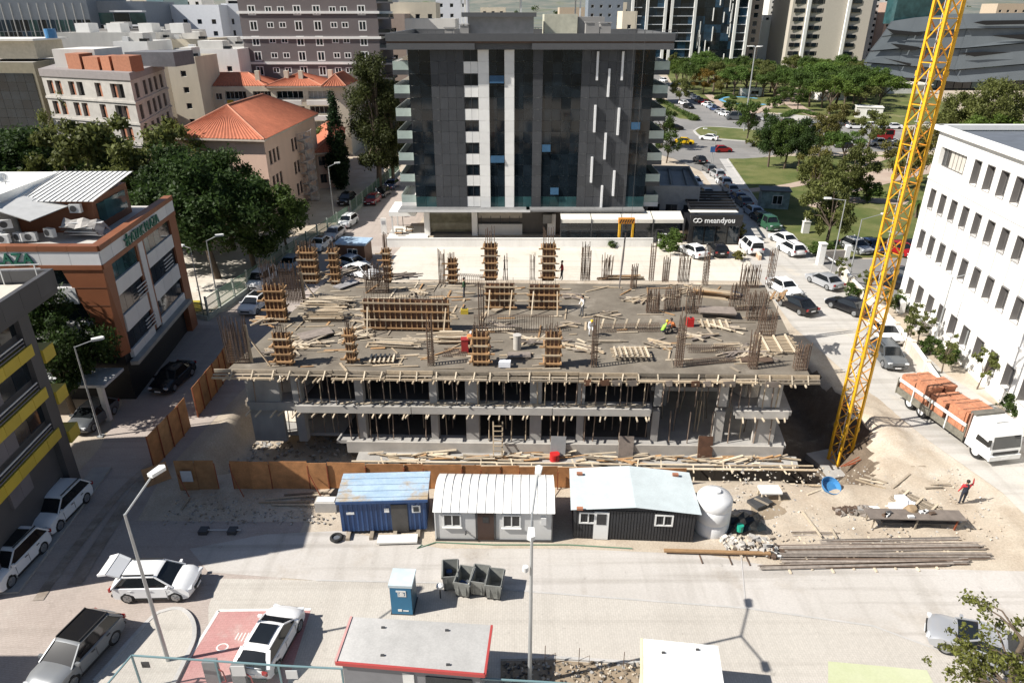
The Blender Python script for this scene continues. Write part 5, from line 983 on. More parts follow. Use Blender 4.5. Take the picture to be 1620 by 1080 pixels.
# hoist block hanging over the deck with its rope and a concrete skip hose
HK=thing('hoist_block','orange and black striped crane hook block hanging over the back of the deck','crane hook',(9.6,57,11.2))
STR=MB()
for k in range(6): STR.face([(-.62 + k * .2,0,0),(-.52 + k * .2,0,0),(-.38 + k * .2,0,.3),(-.48 + k * .2,0,.3)])
MB().box((0,0,.75),(1.35,.4,.42)).build('cross_beam',CRO,HK);STR.build('hazard_stripe',BLK,HK,loc=(0,-.21,.6))
for x in (-.55,.55): MB().box((x,0,-.05),(.16,.4,1.25)).build('side_plate',CRY,HK)
MB().tube([(0,0,.7),(0,0,.1),(.12,0,-.1),(.05,0,-.3),(-.1,0,-.2)],[.09,.09,.08,.07,.03],8).build('hook',DARKM,HK)
for x in (-.4,.4): MB().tube([(x,0,.9),(x,0,26)],.014,5).build('hoist_rope',DARKM,HK)
MB().tube([(0,0,-.25),(-.1,0,-2.6),(-.22,0,-5.3)],[.05,.10,.05],6).build('sling_chain',M('sling_grey',(.18,.16,.15),.6),HK)


# ================================================================== VEHICLES
def paint(name,c,rough=.22,metal=0.): 
    return M('paint_' + name,c,rough,var=.03,scale=.5,metal=metal,spec=.6)
PAINT={'white': paint('white',(.80,.80,.80)),'black': paint('black',(.012,.012,.014),.18),'silver': paint('silver',(.42,.43,.45),.28,.35),'grey': paint('grey',(.13,.14,.15),.25,.3),'red': paint('red',(.30,.012,.015)),'yellow': paint('yellow',(.80,.50,.01)),'green': paint('green',(.035,.10,.055)),'blue': paint('blue',(.03,.05,.12)),'mid grey': paint('mid_grey',(.26,.27,.28),.25,.3),'pale blue': paint('pale_blue',(.36,.42,.50),.25,.2),'maroon': paint('maroon',(.20,.02,.025))}
CGL=M('car_glass',(.012,.014,.016),.05,var=.3,scale=.8,spec=.7);TYRE=M('tyre_rubber',(.018,.018,.018),.85);RIM=M('alloy_rim',(.36,.37,.38),.3,metal=.7);TRIM=M('black_trim',(.02,.02,.02),.5)
HLM=M('headlight_lens',(.62,.64,.66),.1,spec=.9);TLM=M('taillight_lens',(.30,.012,.012),.15,spec=.8);PLT=M('number_plate',(.75,.75,.75),.5)
SPEC={  # length, width, height, belt z, glass base rear, roof rear, roof front, windscreen base, hood z at nose, tail z
 'sedan': (4.62,1.80,1.46,.93,-1.75,-.95,.35,1.12,.74,.98),'hatch': (4.10,1.78,1.47,.96,-1.98,-1.28,.22,1.10,.76,.95),'suv': (4.40,1.86,1.62,1.04,-2.12,-1.55,.22,1.10,.90,1.03),
 'van': (4.55,1.84,1.86,1.10,-2.22,-2.12,.70,1.42,.98,1.1),'coupe': (4.45,1.82,1.40,.92,-1.95,-.85,.1,1.05,.74,.98),'crossover': (4.2,1.82,1.55,1.0,-2.02,-1.42,.25,1.15,.84,1.0),'boxy': (4.3,1.84,1.86,1.12,-2.1,-2.02,.55,.95,1.04,1.1),'pickup': (5.1,1.85,1.75,1.05,-.75,-.55,.75,1.35,.98,1.05),'minibus': (5.4,2.0,2.3,1.25,-2.66,-2.6,1.3,1.95,1.15,1.25)}
CARM={}
def car_meshes(kind,open_tail=False):
    k=(kind,open_tail)
    if k in CARM: return CARM[k]
    L_,Wd,H,bz,gr,rr,rf,wf,hz,tz=SPEC[kind];h2,w2=L_ / 2,Wd / 2;wb=L_ * .29;R0=.345 if kind not in ('suv','pickup','minibus') else .37;sill=.24
    prof=[(-h2 + .12,.30),(-h2 + .02,.42),(-h2,.62),(-h2 + .03,tz - .12),(-h2 + .12,tz - .01)]
    if gr > -h2 + .3: prof += [(-h2 + .3,tz + .01),((gr - h2 + .3) / 2,tz + .0)]
    prof += [(gr,bz + .02),(-.2,bz),(wf - .1,bz),(wf + .15,bz - .01),((wf + h2) / 2,(bz + hz) / 2 + .05),(h2 - .25,hz + .02),(h2 - .06,hz - .08),(h2,.55),(h2 - .03,.38),(h2 - .14,.27)]
    arch=[]
    for cx in (wb + .02,-wb):
        arch += [(cx + R0 * 1.16 * math.cos(t),max(sill,.33 + R0 * 1.16 * math.sin(t))) for t in np.linspace(-.25,math.pi + .25,11)]
    prof += [(wb + .02 + R0 * 1.3,sill)] + arch[:11] + [(0,sill)] + arch[11:] + [(-wb - R0 * 1.25,sill + .02)]
    sl_=(-1,-.96,-.8,-.4,0,.4,.8,.96,1);mb=MB();n=len(prof)
    for t in sl_:
        a=abs(t);
        for (x,z) in prof:
            xe=x * (1 - .075 * a ** 3 * (abs(x) / h2) ** 4);zz=z
            if z > .6: zz=z - (.07 * max(0,a - .8) / .2 if a > .8 else 0) + .025 * (1 - a * a)
            yy=t * w2 * (1 - .05 * max(0,(abs(x) / h2)) ** 6) * (1 - (.03 if z > .85 and a > .9 else 0))
            mb.v.append((xe,yy,zz))
    for s in range(len(sl_) - 1):
        for i in range(n): j=(i + 1) % n;mb.f.append((s * n + i,s * n + j,(s + 1) * n + j,(s + 1) * n + i));mb.m.append(0)
    mb.f.append(tuple(range(n))[::-1]);mb.f.append(tuple((len(sl_) - 1) * n + i for i in range(n)));mb.m += [0,0]
    # roof and pillars
    rw,bw=w2 * .70,w2 * .93;zr=H;gx=[rr,(rr * .6 + rf * .4),(rr * .2 + rf * .8),rf];rows=[]
    i0=len(mb.v);ys=(-1,-.7,0,.7,1)
    for x in [rr - .1] + gx + [rf + .12]:
        e=1 if x in gx else 0
        for y in ys: mb.v.append((x,y * rw * (1 if e else .96),zr - (.05 if not e else 0) - .05 * abs(y) ** 3 + (.03 if gx[0] < x < gx[-1] else 0)))
    for i in range(5):
        for j in range(4): mb.f.append((i0 + i * 5 + j,i0 + (i + 1) * 5 + j,i0 + (i + 1) * 5 + j + 1,i0 + i * 5 + j + 1));mb.m.append(0)
    for s in (-1,1):
        P=lambda x,f: (x,s * (bw + (rw - bw) * f),bz - .03 + (zr - .05 - bz + .03) * f)
        mb.beam(P(wf + .04,0),P(rf + .03,1),.06,.06);mb.beam(P(gr + .1,0),P(rr + .02,1),.20 if kind not in ('sedan','coupe') else .12,.07);mb.beam(P(rr,1),P(rf,1),.05,.06)
        if kind in ('van','boxy','minibus'): mb.beam(P((wf + gr) * .5 - .05,0),P((rf + rr) * .5 - .0,1),.09,.05)
    body=mb.mesh('car_body',PAINT['white'],38)
    q=lambda x,y,z: (x,y,z);zt=zr - .06;g=.03
    ws=MB().face([q(wf,-bw + .05,bz - .02),q(wf,bw - .05,bz - .02),q(rf + .02,rw - .04,zt),q(rf + .02,-rw + .04,zt)]).mesh('windscreen',CGL)
    rg=MB().face([q(gr,bw - .06,bz),q(gr,-bw + .06,bz),q(rr - .02,-rw + .05,zt),q(rr - .02,rw - .05,zt)]).mesh('rear_window',CGL)
    sw=[]
    for s in (-1,1):
        f=[q(gr + .08,s * (bw - .02),bz - .01),q(wf + .02,s * (bw - .02),bz - .03),q(rf,s * (rw - .0),zt),q(rr,s * (rw - .0),zt)];sw.append(MB().face(f if s < 0 else f[::-1]).mesh('side_window',CGL))
    ty=MB().tube([(0,-.115,0),(0,-.09,0),(0,.09,0),(0,.115,0)],[R0 - .04,R0,R0,R0 - .04],20).mesh('tyre',TYRE,50)
    rm=MB();rm.tube([(0,-.118,0),(0,-.06,0)],[R0 * .66,R0 * .66],16)
    for k in range(5): t=k * 1.2566;rm.beam((.05 * math.cos(t),-.124,.05 * math.sin(t)),(R0 * .63 * math.cos(t),-.122,R0 * .63 * math.sin(t)),.07,.03,up=(0,1,0))
    rm=rm.mesh('rim',RIM)
    hl=[MB().box((0,0,0),(.16,.34,.12)).mesh('headlight',HLM)];tl=[MB().box((0,0,0),(.1,.26,.2)).mesh('taillight',TLM)]
    mi=MB().prism([(-.06,-.1),(.08,-.1),(.06,.1),(-.06,.1)],-.07,.07).mesh('door_mirror',PAINT['white'])
    gl=MB().box((0,0,0),(.06,Wd * .5,.14)).mesh('grille',TRIM);pl=MB().box((0,0,0),(.03,.48,.11)).mesh('number_plate',PLT);bp=MB().box((0,0,0),(.1,Wd * .82,.13)).mesh('bumper_trim',TRIM)
    sn=MB().face([(rr + .25,-rw + .16,H + .042),(rf - .12,-rw + .16,H + .042),(rf - .12,rw - .16,H + .042),(rr + .25,rw - .16,H + .042)]).mesh('sunroof',CGL)
    CARM[k]=dict(body=body,ws=ws,rg=rg,sw=sw,ty=ty,rm=rm,hl=hl[0],tl=tl[0],mi=mi,gl=gl,pl=pl,bp=bp,sn=sn,R0=R0,wb=wb,h2=h2,w2=w2,hz=hz,tz=tz,bz=bz,wf=wf,H=H,bw=bw,rr=rr,rf=rf,rw=rw);return CARM[k]
def recolour(o,m):
    o.material_slots[0].link='OBJECT';o.material_slots[0].material=m
def car(kind,colour,xy,deg,label,cat='car',group=None,detail=2,sunroof=False,z=.055,roof=None,tail=None):
    K=car_meshes(kind);nm={'van': 'van','pickup': 'pickup_truck','minibus': 'minibus','boxy': 'off_road_car'}.get(kind,'parked_car');t=thing(nm,label,cat,(xy[0],xy[1],z),R(deg),group);P=PAINT[colour]
    b=put('body',K['body'],t);recolour(b,P)
    put('windscreen',K['ws'],t)
    if tail != 'open': put('rear_window',K['rg'],t)
    if kind != 'pickup' or True:
        for s in K['sw']: put('side_window',s,t)
    for x in (K['wb'] + .02,-K['wb']):
        for s in (-1,1):
            w_=put('wheel',K['ty'],t,(x,s * (K['w2'] - .11),K['R0']));w_.rotation_euler=(0,0,0 if s < 0 else math.pi)
            if detail: put('rim',K['rm'],w_)
    for s in (-1,1):
        put('headlight',K['hl'],t,(K['h2'] - .13,s * (K['w2'] - .26),K['hz'] - .1),s * -.25);put('taillight',K['tl'],t,(-K['h2'] + .06,s * (K['w2'] - .18),K['tz'] - .16),s * .2)
        if detail: m=put('door_mirror',K['mi'],t,(K['wf'] - .22,s * (K['w2'] + .06),K['bz'] + .06));recolour(m,P if colour != 'white' or detail < 2 else P)
    if detail:
        put('grille',K['gl'],t,(K['h2'] - .02,0,.56));put('number_plate',K['pl'],t,(K['h2'] + .012,0,.42));put('number_plate',K['pl'],t,(-K['h2'] - .008,0,.66));put('bumper_trim',K['bp'],t,(-K['h2'] + .04,0,.38))
    if detail > 1:
        for s in (-1,1):
            for x in (K['wf'] - .32,K['wf'] - 1.32): MB().box((0,0,0),(.016,.014,K['bz'] - .50)).build('door_gap',TRIM,t,loc=(x,s * (K['w2'] - .001),(K['bz'] + .28) / 2))
            MB().box((0,0,0),(K['wb'] * 1.35,.03,.12)).build('sill_trim',TRIM,t,loc=(0,s * (K['w2'] + .005),.31));[MB().box((x,s * (K['w2'] + .004),K['bz'] - .16),(.2,.03,.035)).build('door_handle',TRIM if kind == 'suv' else ALU,t) for x in (-.05,-1.0)]
    if sunroof: put('sunroof',K['sn'],t)
    if roof: r_=put('roof_panel',MB().face([(K['rr'],-K['rw'],K['H'] + .02),(K['rf'],-K['rw'],K['H'] + .02),(K['rf'],K['rw'],K['H'] + .02),(K['rr'],K['rw'],K['H'] + .02)]).mesh('roof_panel',PAINT[roof]),t,(0,0,.03))
    if kind in ('suv','crossover') and detail:
        for s in (-1,1): MB().beam((K['rr'],s * (K['rw'] - .04),K['H'] + .07),(K['rf'],s * (K['rw'] - .04),K['H'] + .07),.05,.05).build('roof_rail',TRIM if colour != 'silver' else ALU,t)
    if kind == 'pickup': MB().box((-1.65,0,1.06),(1.7,1.45,.05)).build('load_bed',TRIM,t)
    if tail == 'open':
        tg=MB();a=(K['rr'] - .05,K['H'] - .03);
        P3=[(0,-.62,0),(0,.62,0),(-.62,.70,.18),(-.62,-.70,.18)];tg.face(P3);tg.face([(p[0],p[1],p[2] + .05) for p in P3][::-1])
        P4=[(-.62,-.70,.18),(-.62,.70,.18),(-1.05,.66,-.02),(-1.05,-.66,-.02)];tg.face(P4);tg.face([(p[0] - .02,p[1],p[2] + .07) for p in P4][::-1])
        for s in (-1,1): tg.beam((0,s * .64,.03),(-.62,s * .71,.21),.1,.08);tg.beam((-.62,s * .71,.21),(-1.06,s * .66,.03),.1,.12)
        o=tg.build('tailgate',PAINT['white'],t,loc=(a[0],0,a[1]),rz=0);recolour(o,P);o.rotation_euler=(0,R(10),0)
        MB().face([(-.06,-.5,.02),(-.06,.5,.02),(-.56,.58,.16),(-.56,-.58,.16)][::-1]).build('glass',CGL,o);MB().box((K['rr'] - .2,0,.85),(.35,1.2,.6)).build('boot_interior',TRIM,t)
    return t
G1='cars parked on the yard and street'
xy,dg=(-18.64,27.69),1.8;car('crossover','white',xy,dg,'white hatchback with its tailgate open, standing by the kerbed island',group=G1,tail='open')
xy,dg=(-27.45,33.74),-93.09;car('suv','white',xy,dg,'white off road style car in the shade, farther of two along the left kerb',group=G1)
xy,dg=(-27.41,29.28),-93.15;car('suv','white',xy,dg,'white car with a glass roof cut by the left picture edge',group=G1,sunroof=True)
xy,dg=(-20.36,23.23),-102.93;car('suv','mid grey',xy,dg,'silver grey car with a black roof parked at the lower left',group=G1,roof='black',sunroof=True)
p=(-11.51,23.96);car('hatch','white',p,81,'white hatchback with a dark glass roof parked in the red charging bay',group=G1,sunroof=True)
xy,dg=(22.19,23.73),149.42;car('coupe','silver',xy,dg,'silver coupe half hidden by the tree at the lower right',group=G1)
p=(-26.47,66.23);car('crossover','white',p,262,'white car with a black glass roof in the left street behind the rebar',group=G1,sunroof=True)
for kd,cl,p,dg,lb,sn in (('van','white',(-28.02,73.21),262,'white van behind the glass roofed car in the left street',0),('sedan','white',(-24.89,86.86),262,'white saloon with a sunroof in the sun of the left street',1),('sedan','silver',(-24.1,91.63),262,'silver blue saloon behind the white one with the sunroof',0),('crossover','white',(-23.55,97.54),260,'white car highest of the sunlit row in the left street',0),('hatch','pale blue',(-26.48,78.96),262,'pale car hidden behind the rebar of the left street',0),('sedan','white',(-17.49,76.31),330,'white car with an open door near the small cabin',0),('hatch','pale blue',(-18.89,79.19),325,'pale blue car in front of the small cabin',0),
  ('hatch','maroon',(-22.32,110.36),262,'dark red car in the shade beside the green fence',0),('sedan','black',(-21.56,115.47),262,'black car in the shade behind the dark red one',0),('suv','black',(-26.48,110.36),262,'black car in the dark gateway left of the green fence',0),('sedan','black',(-27.92,50.52),264,'black car in the shade before the brown plaza corner',0),('hatch','grey',(-31.21,44.44),264,'dark grey car in the shade by the lamp before the plaza',0),('hatch','blue',(-20.94,121.02),262,'dark blue car farthest up the shaded left street',0)):
    car(kd,cl,p,dg,lb,group=G1,detail=1,sunroof=bool(sn))
for kd,cl,p,dg,lb in (('sedan','white',(22.82,83.99),112,'white saloon on the pale lot by the bush'),('hatch','black',(25.99,84.5),92,'black hatchback on the pale lot beside the white saloon'),('van','white',(30.56,85.53),92,'white small van beside the low wall of the lot'),('sedan','white',(35.93,89.05),105,'white saloon in the right lane, farther of the white pair'),('suv','white',(35.39,84.76),100,'white family car in the right lane, nearer of the white pair'),('boxy','green',(36.38,95.92),277,'green boxy off road car in the queue'),
  ('sedan','silver',(34.97,73.21),110,'silver saloon at the roadside by the boundary wall'),('sedan','black',(34.41,65.89),120,'black saloon half hidden behind the crane mast'),('sedan','white',(29.74,71.25),285,'white saloon parked against the site edge'),('sedan','black',(29.27,66.23),112,'black saloon parked against the site edge, nearer than the white one'),('suv','grey',(32.86,54.44),266,'dark grey estate with a reflective roof beside the crane'),('hatch','white',(34.98,59.3),268,'white car behind the dark grey estate beside the crane'),('suv','silver',(44.02,85.53),285,'silver off road car in the car park by the lawn'),('hatch','blue',(46.25,85.8),285,'dark blue car in the car park between the silver and red ones'),('hatch','red',(49.25,84.5),285,'red hatchback in the car park behind the crane'),('sedan','black',(42.69,72.61),115,'black car by the corner of the white office'),('hatch','grey',(45.67,75.67),115,'dark grey car nearest the corner of the white office'),('hatch','black',(51.28,85.02),285,'black car in the car park next to the white office')):
    car(kd,cl,p,dg,lb,'van' if kd == 'van' else 'car',G1,1)
GQ='cars queueing in the right street'
QQ=[('sedan','black',(38.24,143.56),'black saloon at the head of the queue by the lamp post'),('hatch','grey',(37.82,134.86),'grey hatchback second in the queue'),('crossover','silver',(38.04,129.75),'silver car third in the queue'),('hatch','white',(37.49,123.47),'white hatchback in the sun gap of the queue'),('sedan','silver',(37.09,117.72),'silver saloon just behind the white hatchback in the queue'),('hatch','blue',(36.61,112.01),'dark blue hatchback in the shaded middle of the queue'),('sedan','grey',(36.67,109.14),'grey saloon in the shaded middle of the queue'),('hatch','pale blue',(36.39,103.41),'pale blue car in the shaded lower part of the queue'),('sedan','black',(36.4,99.88),'black saloon right behind the green off road car')]
for kd,cl,p,lb in QQ: car(kd,cl,p,94,lb,'car',GQ,1)
GP='cars parked along the left kerb of the right street'
for kd,cl,p,lb in (('crossover','white',(32.2,122.48),'white car in the sun left of the queue'),('sedan','black',(32.05,129.21),'black car in shade behind the white one left of the queue'),('sedan','silver',(32.32,114.59),'pale saloon by the cafe pergola'),('hatch','white',(32.25,109.14),'white hatchback half hidden by the cafe pergola'),('hatch','white',(31.56,99.2),'white car beside the black cafe corner')): car(kd,cl,p,275,lb,'car',GP,1)
GR='cars on the roundabout road'
for kd,cl,p,dg,lb in (('sedan','yellow',(40.22,166.16),345,'yellow taxi on the roundabout'),('sedan','white',(47.18,171.48),150,'white saloon beside the roundabout island'),('hatch','red',(46.17,155.61),5,'red hatchback below the roundabout island'),('hatch','black',(42.67,187.36),10,'black car at the left mouth of the roundabout'),('minibus','grey',(63.63,206.23),175,'long dark grey van on the upper road'),('sedan','black',(68.86,206.23),355,'black saloon behind the dark grey van'),('sedan','silver',(72.51,203.68),178,'silver saloon on the upper road'),('hatch','black',(76.44,198.75),355,'black and white car on the upper road among trees'),('sedan','blue',(80.4,196.37),0,'dark saloon on the upper road behind the trees'),('hatch','white',(80.38,190.65),0,'white hatchback on the upper road behind the trees'),('sedan','white',(90.27,189.54),355,'white car at the right end of the upper road'),('sedan','white',(100.26,189.54),175,'white car behind the crane on the upper road'),('sedan','white',(79.01,163.61),180,'white saloon on the lower right road'),('pickup','silver',(84.38,163.61),180,'silver pickup in front of the red van'),('minibus','red',(88.88,172.4),180,'red van on the right road behind the silver pickup'),('van','yellow',(72.96,164.45),175,'orange van hidden between the trees on the right road')): car(kd,cl,p,dg,lb,'van' if kd in ('van','minibus') else 'taxi' if 'taxi' in lb else 'car',GR,0)
GF='cars queueing on the far left road'
cl_=['white','silver','blue','pale blue','white','red','black','white','grey','black','silver','white']
fa,fb=(62.78,214.26),(64.83,273.73)
for kd,cl,p,lb in (('suv','white',(94.78,190.65),'white off road car right of the white upper road car'),('hatch','grey',(88.85,195.2),'grey hatchback left of the white upper road car'),('sedan','silver',(86.25,196.37),'silver saloon among the trees of the upper road'),('sedan','white',(88.74,163.61),'white saloon right of the silver pickup'),('hatch','black',(74.75,161.13),'black hatchback left of the white lower road saloon'),('sedan','blue',(97.12,190.65),'dark blue saloon left of the crane on the upper road')): car(kd,cl,p,178,lb,'car',GR,0)
for k in range(11):
    f=k / 10;car('hatch' if k % 2 else 'sedan',cl_[k],(fa[0] + (fb[0] - fa[0]) * f,fa[1] + (fb[1] - fa[1]) * f),108,['white car at the front','silver car second from the front','dark blue car','pale blue car','white car in the middle','red car','black car above the hedge','white car near the orange tree','grey car near the orange tree','black car at the far end','silver car last'][k] + ' of the far road queue','car',GF,0)
for kd,cl,p,dg,lb in (('sedan','white',(57.09,242.29),290,'white car beside the far hedge'),('suv','black',(56.25,232.21),290,'black car at the tip of the far hedge'),('van','white',(66.87,325.9),290,'white truck like van at the top of the far road'),('van','white',(68.16,308.36),200,'white van turning at the top of the far road')): car(kd,cl,p,dg,lb,'van' if kd == 'van' else 'car',GF,0)

# ---- brick lorry
TK=thing('brick_lorry','white flatbed lorry loaded with orange brick stacks on the right road','lorry',(32.3,43.6,.035),R(-80))
TWH=M('lorry_white',(.74,.74,.73),.35,var=.05);BW=M('board_white',(.70,.70,.68),.5,var=.12,scale=2);WORN=M('worn_green_grey',(.16,.15,.12),.8,var=.45,scale=2.2,fine=.2)
MB().box((-.2,0,.78),(9.0,.9,.3)).build('chassis',DARKM,TK)
cb=MB();pr=[(2.55,.55),(4.62,.5),(4.66,1.15),(4.45,2.2),(4.2,2.62),(3.6,2.78),(2.6,2.76)]
i0=0;cb.v=[];sl2=(-1.2,-1.14,0,1.14,1.2)
for y in sl2:
    for (x,z) in pr: e=abs(y) > 1.15;cb.v.append((x + ((-.06 if x > 4 else .03) if e else 0),y,z - (.06 if e and z > 2 else 0)))
n=len(pr)
for s in range(4):
    for i in range(n): j=(i + 1) % n;cb.f.append((s * n + i,s * n + j,(s + 1) * n + j,(s + 1) * n + i));cb.m.append(0)
cb.f += [tuple(range(n))[::-1],tuple(4 * n + i for i in range(n))];cb.m += [0,0];cab=cb.build('cab',TWH,TK,35)
MB().face([(4.645,-1.08,1.3),(4.645,1.08,1.3),(4.47,1.02,2.16),(4.47,-1.02,2.16)]).build('windscreen',CGL,TK)
for s in (-1,1):
    f=[(3.3,s * 1.212,1.35),(4.42,s * 1.208,1.35),(4.3,s * 1.19,2.1),(3.4,s * 1.19,2.15)];MB().face(f if s < 0 else f[::-1]).build('side_window',CGL,TK)
    m_=MB().box((4.6,s * 1.42,1.8),(.1,.2,.5)).build('door_mirror',TRIM,TK);MB().beam((4.45,s * 1.2,1.95),(4.6,s * 1.42,1.95),.04).build('arm',TRIM,m_)
    MB().box((4.66,s * .92,.72),(.08,.32,.2)).build('headlight',HLM,TK)
MB().box((4.68,0,.98),(.06,1.9,.2)).build('grille',TRIM,TK);MB().box((4.68,0,.62),(.16,2.4,.34)).build('bumper',BW,TK);MB().box((4.76,0,.6),(.02,.5,.12)).build('number_plate',PLT,TK);MB().box((3.4,0,2.83),(.7,.9,.05)).build('roof_hatch',ALU,TK)
MB().box((2.45,0,1.9),(.1,2.4,1.9)).build('headboard',M('headboard_rust',(.33,.20,.15),.7,var=.3),TK);MB().box((2.5,0,2.82),(.5,2.2,.22)).build('rolled_tarpaulin',M('rolled_tarp',(.14,.13,.11),.8,var=.3),TK)
bed=MB().box((-1.1,0,1.02),(7.0,2.45,.14)).build('load_bed',DARKM,TK)
for s in (-1,1):
    for k in range(4):
        x=-3.7 + k * 1.74;MB().box((x,s * 1.22,.82 + .06),(1.7,.05,.55)).build('side_board',WORN,TK);MB().box((x,s * 1.23,1.80),(1.72,.06,.24)).build('side_rail',BW,TK)
    for k in range(5): MB().box((-4.57 + k * 1.74,s * 1.25,1.25),(.09,.09,1.35)).build('stanchion',BW if k % 2 else WORN,TK)
MB().box((-4.6,0,1.2),(.06,2.45,.5)).build('tailboard',WORN,TK)
wt=MB().tube([(0,-.15,0),(0,.15,0)],.5,20).mesh('wheel',TYRE,50);wr=MB().tube([(0,-.16,0),(0,-.08,0)],[.3,.2],14).mesh('rim',BW)
for x in (3.55,-1.8,-3.1):
    for s in (-1,1): o=put('wheel',wt,TK,(x,s * 1.02,.5));o.rotation_euler=(0,0,0 if s < 0 else math.pi);put('rim',wr,o)
BRM=M('hollow_brick_orange',(.44,.19,.105),.85,var=.22,scale=5,objvar=.14,fine=.1);STRAP=M('black_strap',(.03,.03,.03),.5)
BB=MB().box((0,0,0),(.285,.185,.185)).mesh('brick',BRM)
for i,(x,z1,lb) in enumerate(((-3.75,2.0,'brick stack at the rear of the lorry'),(-2.2,2.5,'brick stack second from the rear of the lorry, the tallest'),(-.6,2.1,'low brick stack in the middle of the lorry'),(1.2,2.35,'brick stack nearest the lorry cab'))):
    for s in (-1,1):
        st_=thing('brick_stack',lb + (', street side' if s < 0 else ', wall side'),'brick stack',(0,0,0),0,'brick stacks on the lorry');st_.location=(TK.location[0] + math.cos(R(-80)) * x - math.sin(R(-80)) * s * .57,TK.location[1] + math.sin(R(-80)) * x + math.cos(R(-80)) * s * .57,1.13);st_.rotation_euler=(0,0,R(-80))
        nx,nz=5,int((z1 - 1.1 + .3) / .19);c_=MB().box((0,0,nz * .095 - .02),(nx * .29 - .06,.86,nz * .19 - .06)).build('core',BRM,st_)
        n_=0
        for a in range(nx):
            for r in range(nz):
                if s < 0: put('brick',BB,st_,((a - (nx - 1) / 2) * .29,-.48 + rnd.uniform(-.008,.008),.095 + r * .19))
            for b_ in range(5): put('brick',BB,st_,((a - (nx - 1) / 2) * .29,(b_ - 2) * .2,nz * .19 - .05 + rnd.uniform(-.01,.01)))
        if x > 0:
            for b_ in range(5):
                for r in range(nz): put('brick',BB,st_,(nx * .145 + .02,(b_ - 2) * .2,.095 + r * .19))
        for a in (-.4,.4): MB().box((a,0,nz * .19 + .06),(.03,1.1,.012)).build('strap',STRAP,st_)


# ================================================================== TREES AND PLANTS
def leafm(name,c,var=.35):
    new=name not in MATS;m=M(name,c,.6,var=.18,scale=.9,island=var,objvar=.18,big=.2,spec=.25)
    if new:
        N=m.node_tree.nodes;L=m.node_tree.links;b=N['Principled BSDF'];tr=N.new('ShaderNodeBsdfTranslucent');mx=N.new('ShaderNodeMixShader');mx.inputs[0].default_value=.38;L.new(b.inputs['Base Color'].links[0].from_socket,tr.inputs[0]);L.new(b.outputs[0],mx.inputs[1]);L.new(tr.outputs[0],mx.inputs[2]);L.new(mx.outputs[0],N['Material Output'].inputs[0])
    return m
L_DARK=leafm('leaf_dark',(.04,.07,.018));L_MID=leafm('leaf_mid',(.07,.11,.024));L_OLIVE=leafm('leaf_olive',(.125,.14,.04));L_PINE=leafm('leaf_pine',(.085,.14,.03));L_CYP=leafm('leaf_cypress',(.020,.040,.014));L_AUT=leafm('leaf_autumn',(.20,.13,.025));L_BRIGHT=leafm('leaf_bright',(.11,.165,.03));L_DRY=leafm('leaf_dry',(.15,.14,.04));L_EUC=leafm('leaf_tall',(.055,.065,.020));BARK=M('bark',(.12,.09,.065),.95,var=.3,scale=5,bump=.4)
NPR=np.random.RandomState(5)
def leaf_mesh(name,centres,radii,per,size,mat,squash=.75,drop=0.):
    """leaf quads spread through clumps: outside-biased so crowns have gaps and lit tips"""
    C=np.repeat(np.asarray(centres,float),per,0);Rr=np.repeat(np.asarray(radii,float),per);n=len(C)
    d=NPR.normal(size=(n,3));d /= np.linalg.norm(d,axis=1)[:,None];r=Rr * (NPR.rand(n) ** .45) * (1 + .15 * NPR.normal(size=n))
    p=C + d * r[:,None] * np.array([1,1,squash]);p[:,2] -= drop * NPR.rand(n)
    a=NPR.normal(size=(n,3));a /= np.linalg.norm(a,axis=1)[:,None];b=np.cross(a,d + .5 * NPR.normal(size=(n,3)));b /= np.linalg.norm(b,axis=1)[:,None] + 1e-9
    s=size * (.6 + .8 * NPR.rand(n))[:,None];V=np.stack([p - a * s,p + b * s * .55,p + a * s,p - b * s * .55],1).reshape(-1,3)
    me=bpy.data.meshes.new(name);me.vertices.add(len(V));me.vertices.foreach_set('co',V.ravel());me.loops.add(4 * n);me.loops.foreach_set('vertex_index',np.arange(4 * n));me.polygons.add(n);me.polygons.foreach_set('loop_start',np.arange(0,4 * n,4));me.update();me.validate();me.materials.append(mat);return me
def blob_clumps(n,R_,H_,z0,kind='round',cr=(.18,.34)):
    out,rad=[],[]
    while len(out) < n:
        x,y,z=NPR.uniform(-1,1,3);q=x * x + y * y + z * z
        if q > 1 or q < .18: continue
        if kind == 'flat' and z < -.35: continue
        if kind == 'cone' and math.hypot(x,y) > (1 - z) / 2 * 1.05: continue
        lob=1 + .22 * math.sin(3 * math.atan2(y,x) + 2 * z) ;out.append((x * R_ * lob,y * R_ * lob,z0 + (z + 1) / 2 * H_));rad.append(NPR.uniform(*cr) * min(R_,H_ * .8))
    return out,rad
def trunk_mesh(name,h,r,cl,k=7,lean=.1,z_br=.45):
    mb=MB();pts=[(0,0,-.2),(lean * h * .3,.04 * h,h * .4),(lean * h * .6,.02 * h,h * .75),(lean * h * .7,0,h)];mb.tube(pts,[r * 1.25,r * .85,r * .55,r * .2],8)
    for c in cl[:k]: 
        b=(lean * h * .3,.04 * h,h * z_br);m=tuple((b[i] * .5 + c[i] * .5) + (0,0,.12 * h)[i] for i in range(3));mb.tube([b,m,c],[r * .5,r * .3,r * .06],5)
    return mb.mesh(name,BARK,60)
TREES={}
